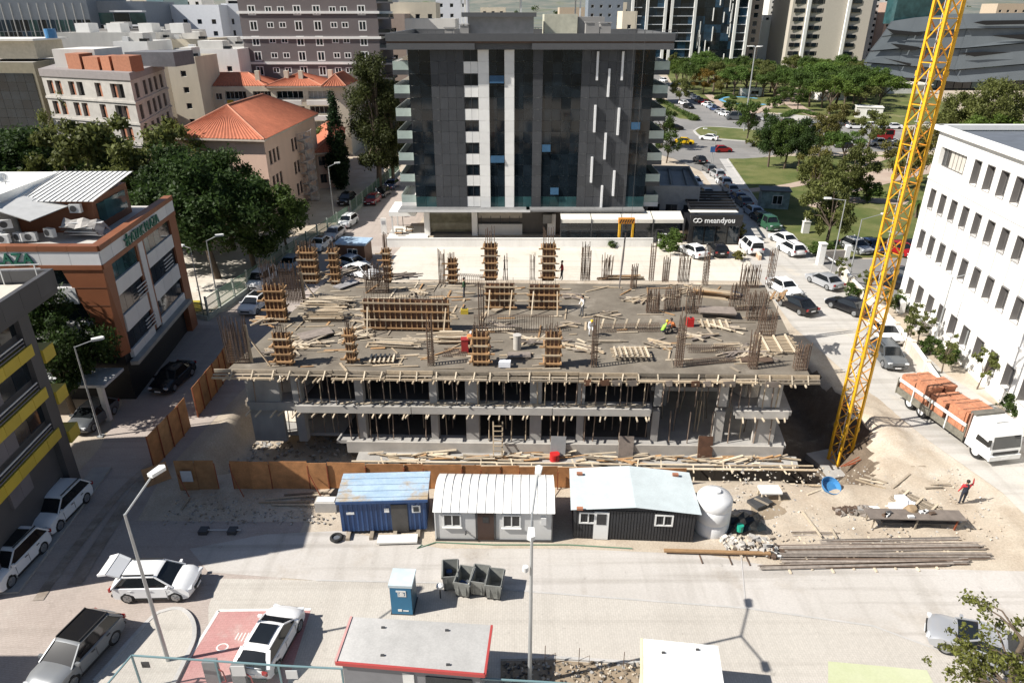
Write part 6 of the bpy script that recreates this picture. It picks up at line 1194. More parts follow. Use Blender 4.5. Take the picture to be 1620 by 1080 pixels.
def tree_kind(k,v):
    if (k,v) in TREES: return TREES[(k,v)]
    if k == 'broad': c,r=blob_clumps(46,4.6,7.2,2.6);L=leaf_mesh('crown',c,r,330,.17,L_DARK if v % 2 else L_MID);T=trunk_mesh('trunk',6.5,.26,c)
    elif k == 'olive': c,r=blob_clumps(40,3.6,6.0,2.0,cr=(.16,.3));L=leaf_mesh('crown',c,r,240,.15,L_OLIVE);T=trunk_mesh('trunk',5,.2,c)
    elif k == 'pine': c,r=blob_clumps(34,4.4,3.6,4.2,'flat',(.26,.42));L=leaf_mesh('crown',c,r,210,.17,(L_BRIGHT,L_PINE,L_MID,L_PINE,L_OLIVE)[v],.8);T=trunk_mesh('trunk',5.6,.22,c,8)
    elif k == 'small': c,r=blob_clumps(26,2.2,3.4,1.5,cr=(.2,.36));L=leaf_mesh('crown',c,r,150,.13,L_MID if v % 2 else L_OLIVE);T=trunk_mesh('trunk',3.2,.12,c)
    elif k == 'autumn': c,r=blob_clumps(26,3.2,4.6,1.8,cr=(.2,.34));L=leaf_mesh('crown',c,r,190,.15,L_AUT if v % 2 else L_DRY);T=trunk_mesh('trunk',4.2,.16,c)
    elif k == 'cypress':
        c,r=blob_clumps(110,1.45,12.5,.5,'cone',(.34,.5));L=leaf_mesh('crown',c,r,150,.16,L_CYP,1.6);T=trunk_mesh('trunk',10,.18,c,0,0)
    elif k == 'tall':
        c,r=[],[]
        for i in range(64):
            z=NPR.uniform(.1,1);w_=(.35 + .65 * math.sin(min(1,z * 1.08) * math.pi * .82)) ;a=NPR.rand() * 6.28;q=NPR.uniform(.25,1);c.append((4.0 * w_ * q * math.cos(a),4.0 * w_ * q * math.sin(a),3 + z * 19));r.append(NPR.uniform(.9,1.7))
        L=leaf_mesh('crown',c,r,300,.2,L_EUC,1.1,.7);T=trunk_mesh('trunk',19,.42,c,22,.02,.3)
    elif k == 'bigpine':
        c,r=blob_clumps(70,6.4,10,2.5,cr=(.15,.3));L=leaf_mesh('crown',c,r,300,.2,L_OLIVE,.85);T=trunk_mesh('trunk',9,.35,c)
    elif k == 'bush': c,r=blob_clumps(16,.85,1.3,.05,cr=(.25,.45));L=leaf_mesh('crown',c,r,90,.09,(L_MID,L_DRY,L_OLIVE)[v % 3]);T=trunk_mesh('trunk',.8,.04,c,5)
    elif k == 'sapling': c,r=blob_clumps(13,.8,2.2,.9,cr=(.18,.4));L=leaf_mesh('crown',c,r,46,.10,L_OLIVE);T=trunk_mesh('trunk',2.2,.05,c,10)
    TREES[(k,v)]=(L,T);return TREES[(k,v)]
def tree(name,k,v,p,label,group=None,s=1.,sz=None,z=0.,cat='tree'):
    L,T=tree_kind(k,v);t=thing(name,label,cat,(p[0],p[1],z),rnd.random() * 6.28,group);t.scale=(s,s,sz or s);put('crown',L,t);put('trunk',T,t);return t
# left side
for i,(p,k,v,s,sz,lb) in enumerate((
  ((-33.92,75.67),'broad',1,1.45,1.35,'big dark leafy tree at the street fence, nearest the lamp posts'),((-30.27,77.84),'broad',0,1.15,1.1,'green leafy tree at the fence, right of the biggest dark one'),((-29.01,86.32),'small',1,1.3,1.3,'small pale green tree at the fence beside the pink school'),((-41.12,85.02),'broad',1,1.3,1.3,'dark leafy tree behind the brown plaza roof'),((-47.62,87.67),'olive',0,2.0,2.05,'olive green tree rising behind the white plaza roof'),((-53.22,85.02),'olive',0,1.9,2.0,'olive green tree left of the plaza penthouse'),((-46.86,96.56),'olive',0,1.7,1.85,'pale olive tree in front of the pink school'),
  ((-62.99,90.47),'broad',1,1.8,1.4,'black green tree at far left under the dark glass office'),((-67.91,87.67),'broad',1,1.8,1.4,'black green tree at the left picture edge'),((-59.85,103.41),'broad',1,1.5,1.15,'dark tree between the olive ones and the unfinished block'),((-68.2,107.17),'broad',1,1.5,1.05,'dark tree below the unfinished block'),((-75.47,124.99),'bigpine',0,.85,1.35,'tall feathery tree standing before the unfinished block'),((-82.08,120.06),'broad',1,1.4,.95,'dark tree right below the dark glass office'),
  ((-73.54,101.62),'broad',1,1.6,1.2,'dark tree behind the plaza terrace, left of the dishes'),((-86.0,107.17),'broad',1,1.8,1.3,'dark tree beyond the left picture edge'),((-58.81,107.17),'broad',1,1.3,1.0,'dark tree right of the feathery one'),((-35.95,86.32),'broad',1,1.2,1.2,'dark tree between the two big fence trees'),((-40.48,78.96),'broad',1,1.1,1.1,'dark tree behind the fascia with green letters'),
  ((-33.39,45.62),'broad',1,.75,.98,'dark shrubby tree between the yellow banded building and the plaza'),((-22.98,120.06),'tall',0,1.0,.98,'tall ragged tree left of the dark office block'),((-20.87,121.99),'tall',0,.7,.8,'second ragged tree close to the office balconies'))):
    tree('tree',k,v,p,lb,'trees left of the site',s,sz)
for p,s,lb in (((-29.55,120.06),1.3,'tall dark cypress left of the ragged tree'),((-45.27,107.17),1.0,'dark cypress before the pink school wall')): tree('cypress','cypress',0,p,lb,'cypresses',s,s)
# palm
def palm(p,h,label,s=1.):
    t=thing('palm',label,'palm',(p[0],p[1],0));MB().tube([(0,0,0),(.05,0,h * .5),(0,0,h)],[.25,.18,.2],8).build('trunk',BARK,t)
    for k in range(18):
        a=k * .35 + rnd.random() * .2;up=rnd.uniform(.0,1.0);mb=MB();pr=None
        for i in range(7):
            f=i / 6;rr_=1.9 * f * s;q=Vector((rr_ * math.cos(a),rr_ * math.sin(a),h + up * 1.5 * f - 1.7 * f * f));wv=Vector((-math.sin(a),math.cos(a),0)) * (.26 * math.sin(math.pi * min(.97,.12 + f * .86)))
            if pr: mb.face([pr[0] - pr[1],q - wv,q,pr[0]]);mb.face([pr[0],q,q + wv - Vector((0,0,.08)),pr[0] + pr[1]])
            pr=(q,wv)
        mb.build('frond',L_MID,t)
palm((-46.5,140),7.5,'palm in front of the cream flats',1.3);palm((60.15,101.62),2.4,'low palm behind the crane by the white office')
tree('tree','small',1,(-37,141),'round dark tree in front of the cream flats, right of the palm',None,1.5)
# park: stone pines above the roundabout
GPN='stone pines of the upper park'
k=0
for p in ((64.28,290.06),(74.8,302.91),(65.33,275.96),(84.08,316.9),(77.35,282.84),(86.12,295.07),(80.65,267.26),(97.32,314.0),(89.29,280.51),(98.33,297.64),(90.34,265.17),(99.24,282.84),(110.96,308.36),(98.62,267.26),(108.75,287.62),(101.85,261.08),(123.67,314.0),(113.9,280.51),(123.87,297.64),(113.21,265.17),(123.56,282.84),(137.38,308.36),(119.43,261.08),(130.79,280.51),(141.74,297.64),(132.49,273.73),(108.96,263.11),(109.45,253.24),(115.48,257.1),(114.13,244.06),(106.8,269.39),(86.74,338.7),(96.86,338.7),(111.71,335.41),(127.22,338.7),(140.35,335.41),(151.82,332.18),(74.55,322.84),(97.83,273.73),(85.9,269.39),(104.19,235.48),(131.5,265.17),(98.79,232.21),(103.13,225.92),(106.68,222.89),(116.53,232.21),(96.02,235.48),(90.84,253.24),(94.96,249.49),(90.34,265.17),(94.96,217.07),(122.58,253.24),(126.12,273.73)):
    tree('stone_pine','pine',k % 5,p,'stone pine with a spreading crown in the ' + ('nearest' if p[1] < 235 else 'middle' if p[1] < 285 else 'far') + ' rows of the upper park, ' + ('left part' if p[0] / p[1] < .34 else 'centre' if p[0] / p[1] < .44 else 'right part'),GPN,rnd.uniform(1.05,1.85),rnd.uniform(.95,1.45),z=.1);k += 1
for p,kd,v,s,lb in (((71.19,273.73),'autumn',1,1.35,'orange tinted tree by the far queue of cars'),((76.62,269.39),'autumn',0,1.1,'thin brownish tree right of the orange one'),((56.01,244.06),'small',0,1.6,'bushy tree at the end of the far hedge'),((134.85,359.81),'autumn',0,1.2,'brown tinted crown among the pines'),((164.19,367.42),'autumn',0,1.2,'brownish crown right of the park pines'),((85.14,401.26),'small',0,1.8,'pale tree beside the office block roof edge'),((176.68,504.89),'broad',0,1.0,'green tree before the pale distant houses'),((161.78,504.89),'olive',0,1.1,'olive tree left of the tree before the distant houses'),((89.04,238.84),'small',1,1.2,'dark small tree by the park path'),((88.79,225.92),'small',1,1.3,'dark small tree right of the park path'),((66.91,222.89),'bush',0,2.6,'clipped bush in the round lawn'),((83.67,232.21),'bush',0,2.6,'round bush beside the park steps')): tree('tree',kd,v,p,lb,'trees of the upper park',s,z=.1)
# lower park
for p,kd,v,s,sz,lb in (((54.51,166.16),'small',1,1.5,1.9,'dark pointed tree on the roundabout island'),((50.65,139.08),'broad',1,.68,.95,'dark street tree over the lawn, left of three'),((53.13,137.24),'broad',0,.7,1.0,'dark street tree over the lawn, middle of three'),((54.96,134.86),'broad',1,.66,.95,'dark street tree over the lawn, right of three'),((64.75,149.01),'autumn',0,1.2,1.3,'yellowing tree beside the right road'),((66.1,140.97),'pine',3,.9,.8,'bright round pine on the lawn beside the right road'),((75.57,167.9),'autumn',0,1.2,1.3,'yellow green tree hiding the orange van'),((79.73,159.52),'small',0,1.5,1.6,'small tree left of the crane by the pickup'),((54.03,111.18),'olive',0,.95,1.15,'spreading olive tree in the middle of the lawn'),((48.2,110.36),'small',0,1.3,1.5,'rounded small tree by the lawn path'),((40.45,86.32),'olive',0,.95,1.25,'olive green tree at the corner of the lawn by the white pair of cars'),((51.07,117.72),'autumn',0,.9,1.1,'dry thin tree behind the rounded one'),((57.2,111.18),'bush',0,2.6,2.4,'dense round bush on the lawn near the crane'),((67.3,120.06),'autumn',0,1.3,1.5,'yellowing tree behind the crane mast'),((72.63,124.99),'autumn',0,1.2,1.5,'yellow brown tree between crane and white office'),((47.25,99.2),'bush',1,1.4,1.2,'dry tuft on the lawn'),((39.3,84.5),'bush',0,2.2,1.0,'spreading bush at the lawn corner'),((33.64,160.32),'small',1,1.6,1.7,'dark shrubby tree beside the office block at the taxi'),((31.42,143.56),'small',1,1.2,1.2,'dark bush beside the office block annex'),((63.33,152.61),'small',0,1.1,1.2,'small green tree by the yellowing one'),((56.37,162.77),'bush',2,3.0,2.0,'dry shrub on the roundabout island')): tree('tree',kd,v,p,lb,'trees of the lower park',s,sz,.1)
for p,s,sz,lb in (((97.26,149.01),1.05,1.2,'big olive green tree behind the white office, tallest'),((96.11,156.38),.9,.95,'big olive green tree left of the tallest behind the white office'),((106.91,152.61),.9,.9,'big olive green tree at the right edge behind the white office')): tree('tree','bigpine',0,p,lb,'trees behind the white office',s,sz)
tree('stone_pine','pine',0,(94.97,140.97),'bright flat pine just behind the white office roof',None,1.35,1.2)
# hedges
HG=blend('hedge_leaf',(.035,.07,.012),(.07,.11,.022),2.2,.5,.2,fine=.35,bump=.8)
for pts,wd,h,lb in (([(51.61,204.95),(51.69,211.52),(51.08,257.1)],3.0,1.1,'long clipped hedge between the far roads'),([(71.51,257.1),(78.94,269.39),(78.17,257.1)],2,.9,'short hedge by the play path'),([(79.38,211.52),(87.67,222.89),(89.69,214.26)],3,.9,'hedge along the park edge')):
    pts=smooth_line(pts,5);c,r=[],[]
    for i in range(len(pts) - 1):
        for j in range(4): f=j / 4;c.append((pts[i][0] + (pts[i + 1][0] - pts[i][0]) * f,pts[i][1] + (pts[i + 1][1] - pts[i][1]) * f,h * .55));r.append(wd * .5)
    tag(put('hedge',leaf_mesh('hedge',c,r,120,.2,L_MID,h / wd * 1.1)),lb,'hedge')
# bushes on the lot wall, office garden
for p,kd,s,v,lb in (((20.43,85.53),'bush',2.1,0,'green bush at the end of the white lot wall'),((29.79,91.05),'bush',1.9,1,'dry bush on the planter by the white van'),((27.24,90.47),'bush',1.3,1,'yellowish bush on the planter behind the parked cars'),((27.98,82.01),'bush',.9,1,'small dry tuft on the lot by the rust stain'),((13.01,87.13),'bush',.7,0,'small green weed at the foot of the lot wall')): tree('bush',kd,v,p,lb,'bushes of the lot',s,s,0,'bush')
for i,p in enumerate(((36.43,69.75),(36.77,67.95),(37.79,64.57),(39.64,66.23),(37.48,59.3),(37.47,57.92),(37.45,55.94),(35.82,56.98),(36.55,52.31),(38.09,54.08),(37.85,49.56),(39.28,50.63),(38.12,45.62),(36.28,72.61))):
    tree('sapling','sapling' if i % 3 else 'bush',i % 3,p,['bushy shrub at the top of the office garden wall','thin sapling second from the top of the office garden','thin sapling left of the crane in the office garden','low shrub behind the crane in the office garden','sapling by the first ground floor windows','sapling under the second window of the white office','low shrub by the pale lamp post','sapling close to the boundary wall','sapling beside the garden lamp post','shrub right of the garden lamp post','sapling behind the lorry load','small sapling under the last windows','shrub beside the lorry cab','sapling at the car park end of the wall'][i],'office garden plants',1.1,1.2,0,'plant')
# sparse foreground tree at the lower right
FT=thing('sparse_tree','sparse yellow green tree reaching in from the lower right corner','tree',(20.2,19.2,0));br=MB();br.tube([(0,0,-.1),(-.1,.1,2.5),(-.3,.3,5),(-.2,.3,7.2)],[.2,.16,.1,.04],8);cs,rs=[],[]
for k in range(30):
    a=NPR.uniform(1.3,4.4);z0=NPR.uniform(2.2,6.2);ln=NPR.uniform(1.2,3.6) * (1 - .06 * z0);e=(-.2 + ln * math.cos(a),.2 + ln * math.sin(a),z0 + ln * NPR.uniform(.0,.5));mid_p=(-.2 + ln * .5 * math.cos(a + .15),.2 + ln * .5 * math.sin(a + .15),z0 + ln * .3);br.tube([(-.2,.2,z0),mid_p,e],[.055,.035,.012],5)
    for f in np.linspace(.45,1.05,5): cs.append((mid_p[0] + (e[0] - mid_p[0]) * f + NPR.normal() * .2,mid_p[1] + (e[1] - mid_p[1]) * f + NPR.normal() * .2,mid_p[2] + (e[2] - mid_p[2]) * f + NPR.normal() * .2));rs.append(NPR.uniform(.2,.42))
put('trunk',br.mesh('trunk',BARK,60),FT);put('crown',leaf_mesh('crown',cs,rs,26,.085,leafm('leaf_sparse',(.14,.15,.035),.5),1),FT)


# ================================================================== CABINS, BINS, TANK
def corners(o,pts): return [(p[0] - o[0],p[1] - o[1]) for p in pts]
BLUE=M('faded_blue_steel',(.028,.075,.20),.5,var=.3,scale=1.2,streak=(1,1,.25),big=.15,fine=.1);BLUE_R=blend('peeling_blue_roof',(.30,.42,.55),(.42,.54,.66),.8,.5,.2,c3=(.42,.33,.22),s3=.45,fine=.12,bump=.2)
o=(-9.95,32.1);CB=thing('blue_cabin','faded blue site cabin with a peeling pale roof and a dark door','site cabin',(*o,0),R(2.5));w_,d_,h_=4.95,2.45,2.35
mb=MB();mb.prism([(0,0),(w_,0),(w_,d_),(0,d_)],.22,h_);mb.build('wall',BLUE,CB)
for k in range(18): MB().box((.15 + k * .275,-.02,1.3),(.1,.05,2.1)).build('wall_rib',BLUE,CB) if not (2.8 < .15 + k * .275 < 4.0) else None
rf=MB()
for k in range(9): y0,y1=-.12 + k * .3,-.12 + (k + 1) * .3;rf.box((w_ / 2,(y0 + y1) / 2,h_ + .10 + .03 * (k % 2)),(w_ + .3,.29,.05))
rf.build('roof',BLUE_R,CB);MB().box((w_ / 2,-.16,h_ + .03),(w_ + .3,.05,.16)).build('eaves',BLUE,CB)
MB().box((3.42,-.04,1.1),(.95,.06,1.95)).build('door',M('dark_door_steel',(.07,.065,.06),.6,var=.3),CB);fr=MB().box((4.4,-.03,1.75),(.5,.08,.5)).build('window',WFR,CB);MB().box((4.4,-.08,1.75),(.32,.02,.32)).build('pane',G_DARK,fr)
for k in range(4): MB().box((.4 + k * 1.35,.4,.1),(.22,2.0,.22)).build('skid',W_OLD,CB)
MB().box((3.3,-.75,.18),(2.3,.7,.1)).build('door_step',OFFW,CB);MB().box((2.7,-.04,1.7),(.28,.02,.3)).build('paint_patch',WHITE,CB);MB().box((.6,-.04,1.55),(.45,.02,.16)).build('paint_patch',WHITE,CB)
o=(-4.4,31.6);CW=thing('white_cabin','white site cabin with a barrel roof, brown door and two windows','site cabin',(*o,0),R(-1.2));w_,d_,h_=6.7,3.3,2.15
CWW=M('pale_grey_panel',(.56,.56,.55),.5,var=.05,big=.05);MB().prism([(0,0),(w_,0),(w_,d_),(0,d_)],.12,h_).build('wall',CWW,CW);MB().box((w_ / 2,-.01,.08),(w_ + .05,.1,.14)).build('base_rail',DARKM,CW)
for x in (0,2.35,3.45,w_): MB().box((x,-.02,1.1),(.07,.07,2.1)).build('corner_post',DARKM if x > 0 else ALU,CW)
RW=M('white_roof_sheet',(.78,.77,.74),.5,var=.08)
for k in range(14):
    x0,x1=-.12 + k * .495,-.12 + (k + 1) * .495;mb=MB();pr=[]
    for i in range(9): t=i / 8;y=-.18 + (d_ + .36) * t;pr.append((y,h_ + .02 + .72 * math.sin(math.pi * (.06 + .88 * t)) - .13))
    for i in range(8): mb.face([(x0 + .02,*pr[i]),(x1,*pr[i]),(x1,*pr[i + 1]),(x0 + .02,*pr[i + 1])]);mb.face([(x1,*pr[i]),(x1 + .02,pr[i][0],pr[i][1] + .05),(x1 + .02,pr[i + 1][0],pr[i + 1][1] + .05),(x1,*pr[i + 1])])
    mb.build('roof_sheet',RW,CW)
MB().box((2.9,-.03,1.08),(.95,.07,1.9)).build('door',M('brown_door',(.055,.03,.024),.35,var=.15),CW);MB().box((2.9,-.075,1.6),(.35,.02,.4)).build('door_glass',G_GREY,CW)
for x in (.45,3.85):
    f_=put('window',win_mesh(1.05,.9,WFR,G_GREY,1,0,.08),CW,(x,-.06,1.05));MB().box((.52,-.02,-.04),(1.15,.12,.05)).build('sill',WFR,f_)
MB().tube([(1.75,-.05,.7),(1.75,-.3,.72)],.05).build('flue',DARKM,CW);MB().box((w_ - .5,-.06,1.55),(.3,.12,.5)).build('meter_box',ALU,CW)
o=(3.55,31.8);CK=thing('black_cabin','black boarded site cabin with a pale corrugated roof beside the white tank','site cabin',(*o,0),R(-3.0));w_,d_,h_=6.9,3.2,2.1
BLKW=M('black_boarding',(.028,.029,.033),.6,var=.2);MB().prism([(0,0),(w_,0),(w_,d_),(0,d_)],.1,h_).build('wall',BLKW,CK)
MB().face([(0,-.001,h_),(w_,-.001,h_),(w_ * .5,-.001,h_ + .35)]).build('gable',BLKW,CK)
for k in range(40):
    x=.09 + k * .172
    if 1.18 < x < 1.98: continue
    MB().box((x,-.025,1.1),(.12,.05,2.0)).build('board',BLKW,CK)
GRS=M('pale_corrugated_sheet',(.50,.55,.56),.45,var=.12,scale=.9,big=.08,fine=.06)
for s,(xa,xb,za,zb) in enumerate(((-.2,w_ * .5,h_ + .1,h_ + .42),(w_ * .5,w_ + .25,h_ + .42,h_ + .06))):
    for j in range(6):
        y0,y1=-.22 + j * .66,-.22 + (j + 1) * .66 + .04;mb=MB()
        for k in range(8): ya,yb,ym=y0 + (y1 - y0) * k / 8,y0 + (y1 - y0) * (k + 1) / 8,y0 + (y1 - y0) * (k + .5) / 8;mb.face([(xa,ya,za),(xb,ya,zb),(xb,ym,zb + .035),(xa,ym,za + .035)]);mb.face([(xa,ym,za + .035),(xb,ym,zb + .035),(xb,yb,zb),(xa,yb,za)])
        mb.build('roof_sheet',GRS,CK)
MB().box((1.58,-.05,1.02),(.85,.08,1.95)).build('door',WFR,CK);MB().box((1.58,-.1,1.5),(.55,.02,.75)).build('door_glass',G_GREY,CK)
for x in (.3,4.6): put('window',win_mesh(1.05,.8,WFR,G_GREY,1,0,.09),CK,(x,-.09,1.15))
for x,y in ((.3,-.3),(.4,3),(6.2,3.2)): MB().box((x,y,h_ + .3),(.35,.18,.14)).build('roof_weight',BRICK,CK)
o=(11.8,31.77);TN=thing('water_tank','tall white plastic water tank beside the black cabin','water tank',(o[0],o[1] + .9,0));TKM=M('tank_plastic',(.70,.70,.70),.45,var=.06,big=.05)
MB().tube([(0,0,0),(0,0,.1),(0,0,.8),(0,0,.85),(0,0,.9),(0,0,1.7),(0,0,1.75),(0,0,1.8),(0,0,2.25),(0,0,2.45),(0,0,2.62),(0,0,2.66)],[1.0,1.02,1.02,.99,1.02,1.02,.99,1.02,1.02,.9,.45,.3],36).build('body',TKM,TN,40);MB().tube([(0,0,2.64),(0,0,2.78)],.28,18).build('lid',TKM,TN);MB().tube([(.95,-.2,2.1),(1.15,-.3,2.1)],.06).build('inlet',DARKM,TN)
o=(-5.54,26.07);PT=thing('portable_toilet','blue and white portable toilet cubicle near the bins','toilet cubicle',(o[0],o[1] + .55,0),R(-3));PB=M('cabin_blue',(.025,.16,.30),.45,var=.08)
MB().box((0,0,.95),(1.1,1.1,1.8)).build('wall',M('toilet_side',(.045,.10,.15),.5),PT);MB().box((0,-.565,.95),(1.06,.05,1.75)).build('door',PB,PT);MB().box((0,0,1.92),(1.2,1.2,.16)).build('roof',M('pale_toilet_roof',(.55,.63,.66),.5),PT);MB().box((0,0,.04),(1.2,1.2,.1)).build('base',DARKM,PT)
sg=MB().box((.02,-.6,1.62),(.5,.015,.1));
for (x,z,a,b) in ((-.12,1.42,.05,.3),(.25,1.42,.05,.3),(.06,1.3,.36,.05)): sg.box((x,-.6,z),(a,.015,b))
sg.build('logo',WHITE,PT);MB().tube([(.06,-.61,1.42),(.06,-.59,1.42)],.13,14).build('logo',WHITE,PT);MB().box((-.1,-.6,.35),(.2,.015,.14)).build('logo',WHITE,PT);MB().box((.2,-.6,.33),(.28,.015,.06)).build('logo',WHITE,PT)
BIN=M('bin_galvanised',(.22,.225,.21),.55,var=.35,scale=2.5,fine=.12)
def dumpster(p,deg,label,rub):
    t=thing('dumpster',label,'waste bin',(p[0],p[1] + .6,0),R(deg),'bins by the toilet cubicle');W2,D2,H2=.42,.66,1.12
    b=MB();q0=[(-W2 * .82,-D2 * .85),(W2 * .82,-D2 * .85),(W2 * .82,D2 * .85),(-W2 * .82,D2 * .85)];q1=[(-W2,-D2),(W2,-D2),(W2,D2),(-W2,D2)];ii=[(x * .92,y * .94) for x,y in q1];ib=[(x * .92,y * .94) for x,y in q0]
    for k in range(4):
        j=(k + 1) % 4;b.face([(*q0[k],.16),(*q0[j],.16),(*q1[j],H2),(*q1[k],H2)]);b.face([(*q1[k],H2),(*q1[j],H2),(*ii[j],H2),(*ii[k],H2)]);b.face([(*ii[k],H2),(*ii[j],H2),(*ib[j],.25),(*ib[k],.25)])
    b.face([(*q,.16) for q in q0][::-1]);b.face([(*q,.25) for q in ib]);b.build('body',BIN,t)
    for s in (-1,1): MB().box((s * (W2 + .02),0,H2 - .1),(.05,1.3,.1)).build('rim',BIN,t)
    for k in range(2): MB().box((-.2 + .4 * k,-D2 * .94,.65),(.06,.05,.8)).build('rib',BIN,t)
    for x in (-.3,.3):
        for y in (-.45,.45): MB().tube([(x - .04,y,.09),(x + .04,y,.09)],.09,10).build('wheel',TYRE,t)
    for k in range(rub): MB().box((rnd.uniform(-.2,.2),rnd.uniform(-.35,.35),.45 + .1 * rnd.random()),(.3,.25,.2),rz=rnd.random() * 3).build('rubbish',rnd.choice((WHITE,DARKM,BLUE,M('black_bag',(.015,.015,.016),.35))),t)
for p,dg,lb,n in (((-3.28,27.6),4,'grey steel bin standing back from the other three',5),((-2.48,27.12),-12,'grey steel bin with black bags, left of the front three',5),((-1.69,27.21),-10,'grey steel bin in the middle of the front three',1),((-0.89,26.95),-8,'grey steel bin at the right of the front three',0)): dumpster(p,dg,lb,n)
p=(-3.74,27.17);t=thing('pedestal','small post with a round white top beside the bins','post',(*p,0));MB().tube([(0,0,0),(0,0,.75)],.04).build('post',DARKM,t);MB().tube([(0,0,.72),(0,0,.8),(0,0,.92),(0,0,.98)],[.1,.2,.18,.05],14).build('top',WHITE,t)

# ---- guard hut, white roofed hut, soil plot, railing at the bottom edge
RR=[(-7.33,23.32,2.8),(-0.91,22.85,2.8),(-1.13,20.27,2.8),(-7.49,20.89,2.8)];o=RR[3];P=[(p[0] - o[0],p[1] - o[1]) for p in RR];GH=thing('guard_hut','guard hut with a pale flat roof edged in red at the bottom of the picture','hut',(o[0],o[1],0))
REDT=M('red_trim',(.42,.06,.055),.5,var=.08);cx,cy=sum(p[0] for p in P) / 4,sum(p[1] for p in P) / 4;ins=[(cx + (p[0] - cx) * .93,cy + (p[1] - cy) * .9) for p in P]
MB().prism(ins[::-1],0,2.6).build('wall',M('hut_grey',(.20,.20,.21),.6,var=.1),GH);MB().prism(P[::-1],2.6,2.8).build('roof',M('hut_roof_membrane',(.43,.42,.405),.8,var=.14,scale=.9,big=.14,fine=.08),GH)
for a,b in ((2,3),(1,2)): MB().beam((*P[a],2.72),(*P[b],2.72),(.10),.17).build('roof_trim',REDT,GH)
MB().beam((*P[3],2.72),(*P[0],2.72),.1,.24).build('roof_trim',M('pink_trim',(.55,.30,.28),.6),GH)
u,ln=unit(ins[3],ins[2])
MB().beam((ins[3][0] + u[0] * 1.6,ins[3][1] - .03,1.6),(ins[3][0] + u[0] * 3.1,ins[3][1] + u[1] * 3.1 - .03,1.6),.04,1.4).build('shutter',M('white_shutter',(.6,.6,.58),.5),GH);MB().beam((ins[3][0] + u[0] * 3.6,ins[3][1] + u[1] * 3.6 - .03,1.7),(ins[3][0] + u[0] * 5.6,ins[3][1] + u[1] * 5.6 - .03,1.7),.04,1.1).build('window',G_DARK,GH)
for x,y in ((.3,.2),(.75,.12),(.25,.8),(.7,.85)): q=(P[3][0] + (P[2][0] - P[3][0]) * x + (P[0][0] - P[3][0]) * y,P[3][1] + (P[2][1] - P[3][1]) * x + (P[0][1] - P[3][1]) * y);MB().box((q[0],q[1],2.84),(.16,.08,.07)).build('roof_bolt',DARKM,GH)
RR=[(5.71,22.11,2.8),(8.97,21.71,2.8),(8.59,18.97,2.8),(5.18,18.97,2.8)];o=RR[3];P=[(p[0] - o[0],p[1] - o[1]) for p in RR];WH=thing('white_hut','small hut with a bright white flat roof at the bottom edge','hut',(o[0],o[1],0));MB().prism([(p[0] * .96 + .1,p[1] * .96 + .05) for p in P][::-1],0,2.62).build('wall',CWW,WH);MB().prism(P[::-1],2.62,2.8).build('roof',M('bright_white_roof',(.78,.78,.76),.6,var=.09,scale=.8,big=.08,fine=.05),WH);MB().beam((*P[3],2.72),(*P[0],2.72),.1,.2).build('roof_trim',M('cream_trim',(.70,.66,.45),.6),WH)
for x,y in ((.35,.25),(.8,.2),(.85,.8)): q=(P[3][0] + (P[2][0] - P[3][0]) * x + (P[0][0] - P[3][0]) * y,P[0][1] * (1 - y));MB().box((q[0],q[1],2.84),(.14,.08,.07)).build('roof_bolt',DARKM,WH)
def rubble(name,poly,n,s,mats,label=None,z=0.,pile_h=0.,kind='stuff'):
    mb=MB();xs,ys=[p[0] for p in poly],[p[1] for p in poly];cx,cy=sum(xs) / len(xs),sum(ys) / len(ys);rx,ry=(max(xs) - min(xs)) / 2,(max(ys) - min(ys)) / 2
    for k in range(n):
        x,y=rnd.uniform(min(xs),max(xs)),rnd.uniform(min(ys),max(ys));e=1 - min(1,math.hypot((x - cx) / rx,(y - cy) / ry));a=s * rnd.uniform(.3,1.3)
        b=len(mb.v);mb.box((x,y,z + pile_h * e * rnd.random() + a * .2),(a,a * rnd.uniform(.5,1),a * rnd.uniform(.3,.7)),rnd.randrange(len(mats)),rnd.random() * 3,rnd.uniform(-.7,.7))
        for i in range(b,len(mb.v)): v=mb.v[i];mb.v[i]=(v[0] + rnd.uniform(-.18,.18) * a,v[1] + rnd.uniform(-.18,.18) * a,v[2] + rnd.uniform(-.12,.12) * a)
    o_=tag(mb.build(name,mats),label,None,None,kind);return o_
sheet('soil_plot',[(-0.54,23.24),(1.8,23.31),(6.1,22.96),(5.79,21.11),(-0.51,21.11)],.045,'puddle');kerb('kerb',[(-0.54,23.38),(1.8,23.42),(6.13,23.1)],.15,.12,n=0)
rubble('rubble',[(-0.45,23.17),(6.03,22.89),(5.76,21.27),(-0.42,21.27)],420,.13,[CONC,W_OLD,MG['earth'],M('soil_clod',(.10,.075,.05),.95),DARKM],z=.05)
for i,x in enumerate((862,915,985)): p=(1.54,23.03) if i == 0 else (3.11,22.89) if i == 1 else (5.15,22.68);t=thing('plot_stake',['bent rebar stake at the left of the soil plot','bent rebar stake in the middle of the soil plot','bent rebar stake at the right of the soil plot'][i],'stake',(*p,0));MB().tube([(0,0,0),(0,0,1.3)],.018,5).build('stake',RUST,t);MB().tube([(0,0,.5),(.5,.1,.7),(.5,.1,.1)],.014,5).build('hook',RUST,t)
TL=M('teal_rail_steel',(.17,.27,.29),.4,var=.08);GP_=M('clear_court_glass',(.40,.50,.50),.05,var=.05,spec=.8)
def clear(m):
    b=m.node_tree.nodes['Principled BSDF'];b.inputs['Transmission Weight'].default_value=.0;b.inputs['Alpha'].default_value=.10;return m
clear(GP_)
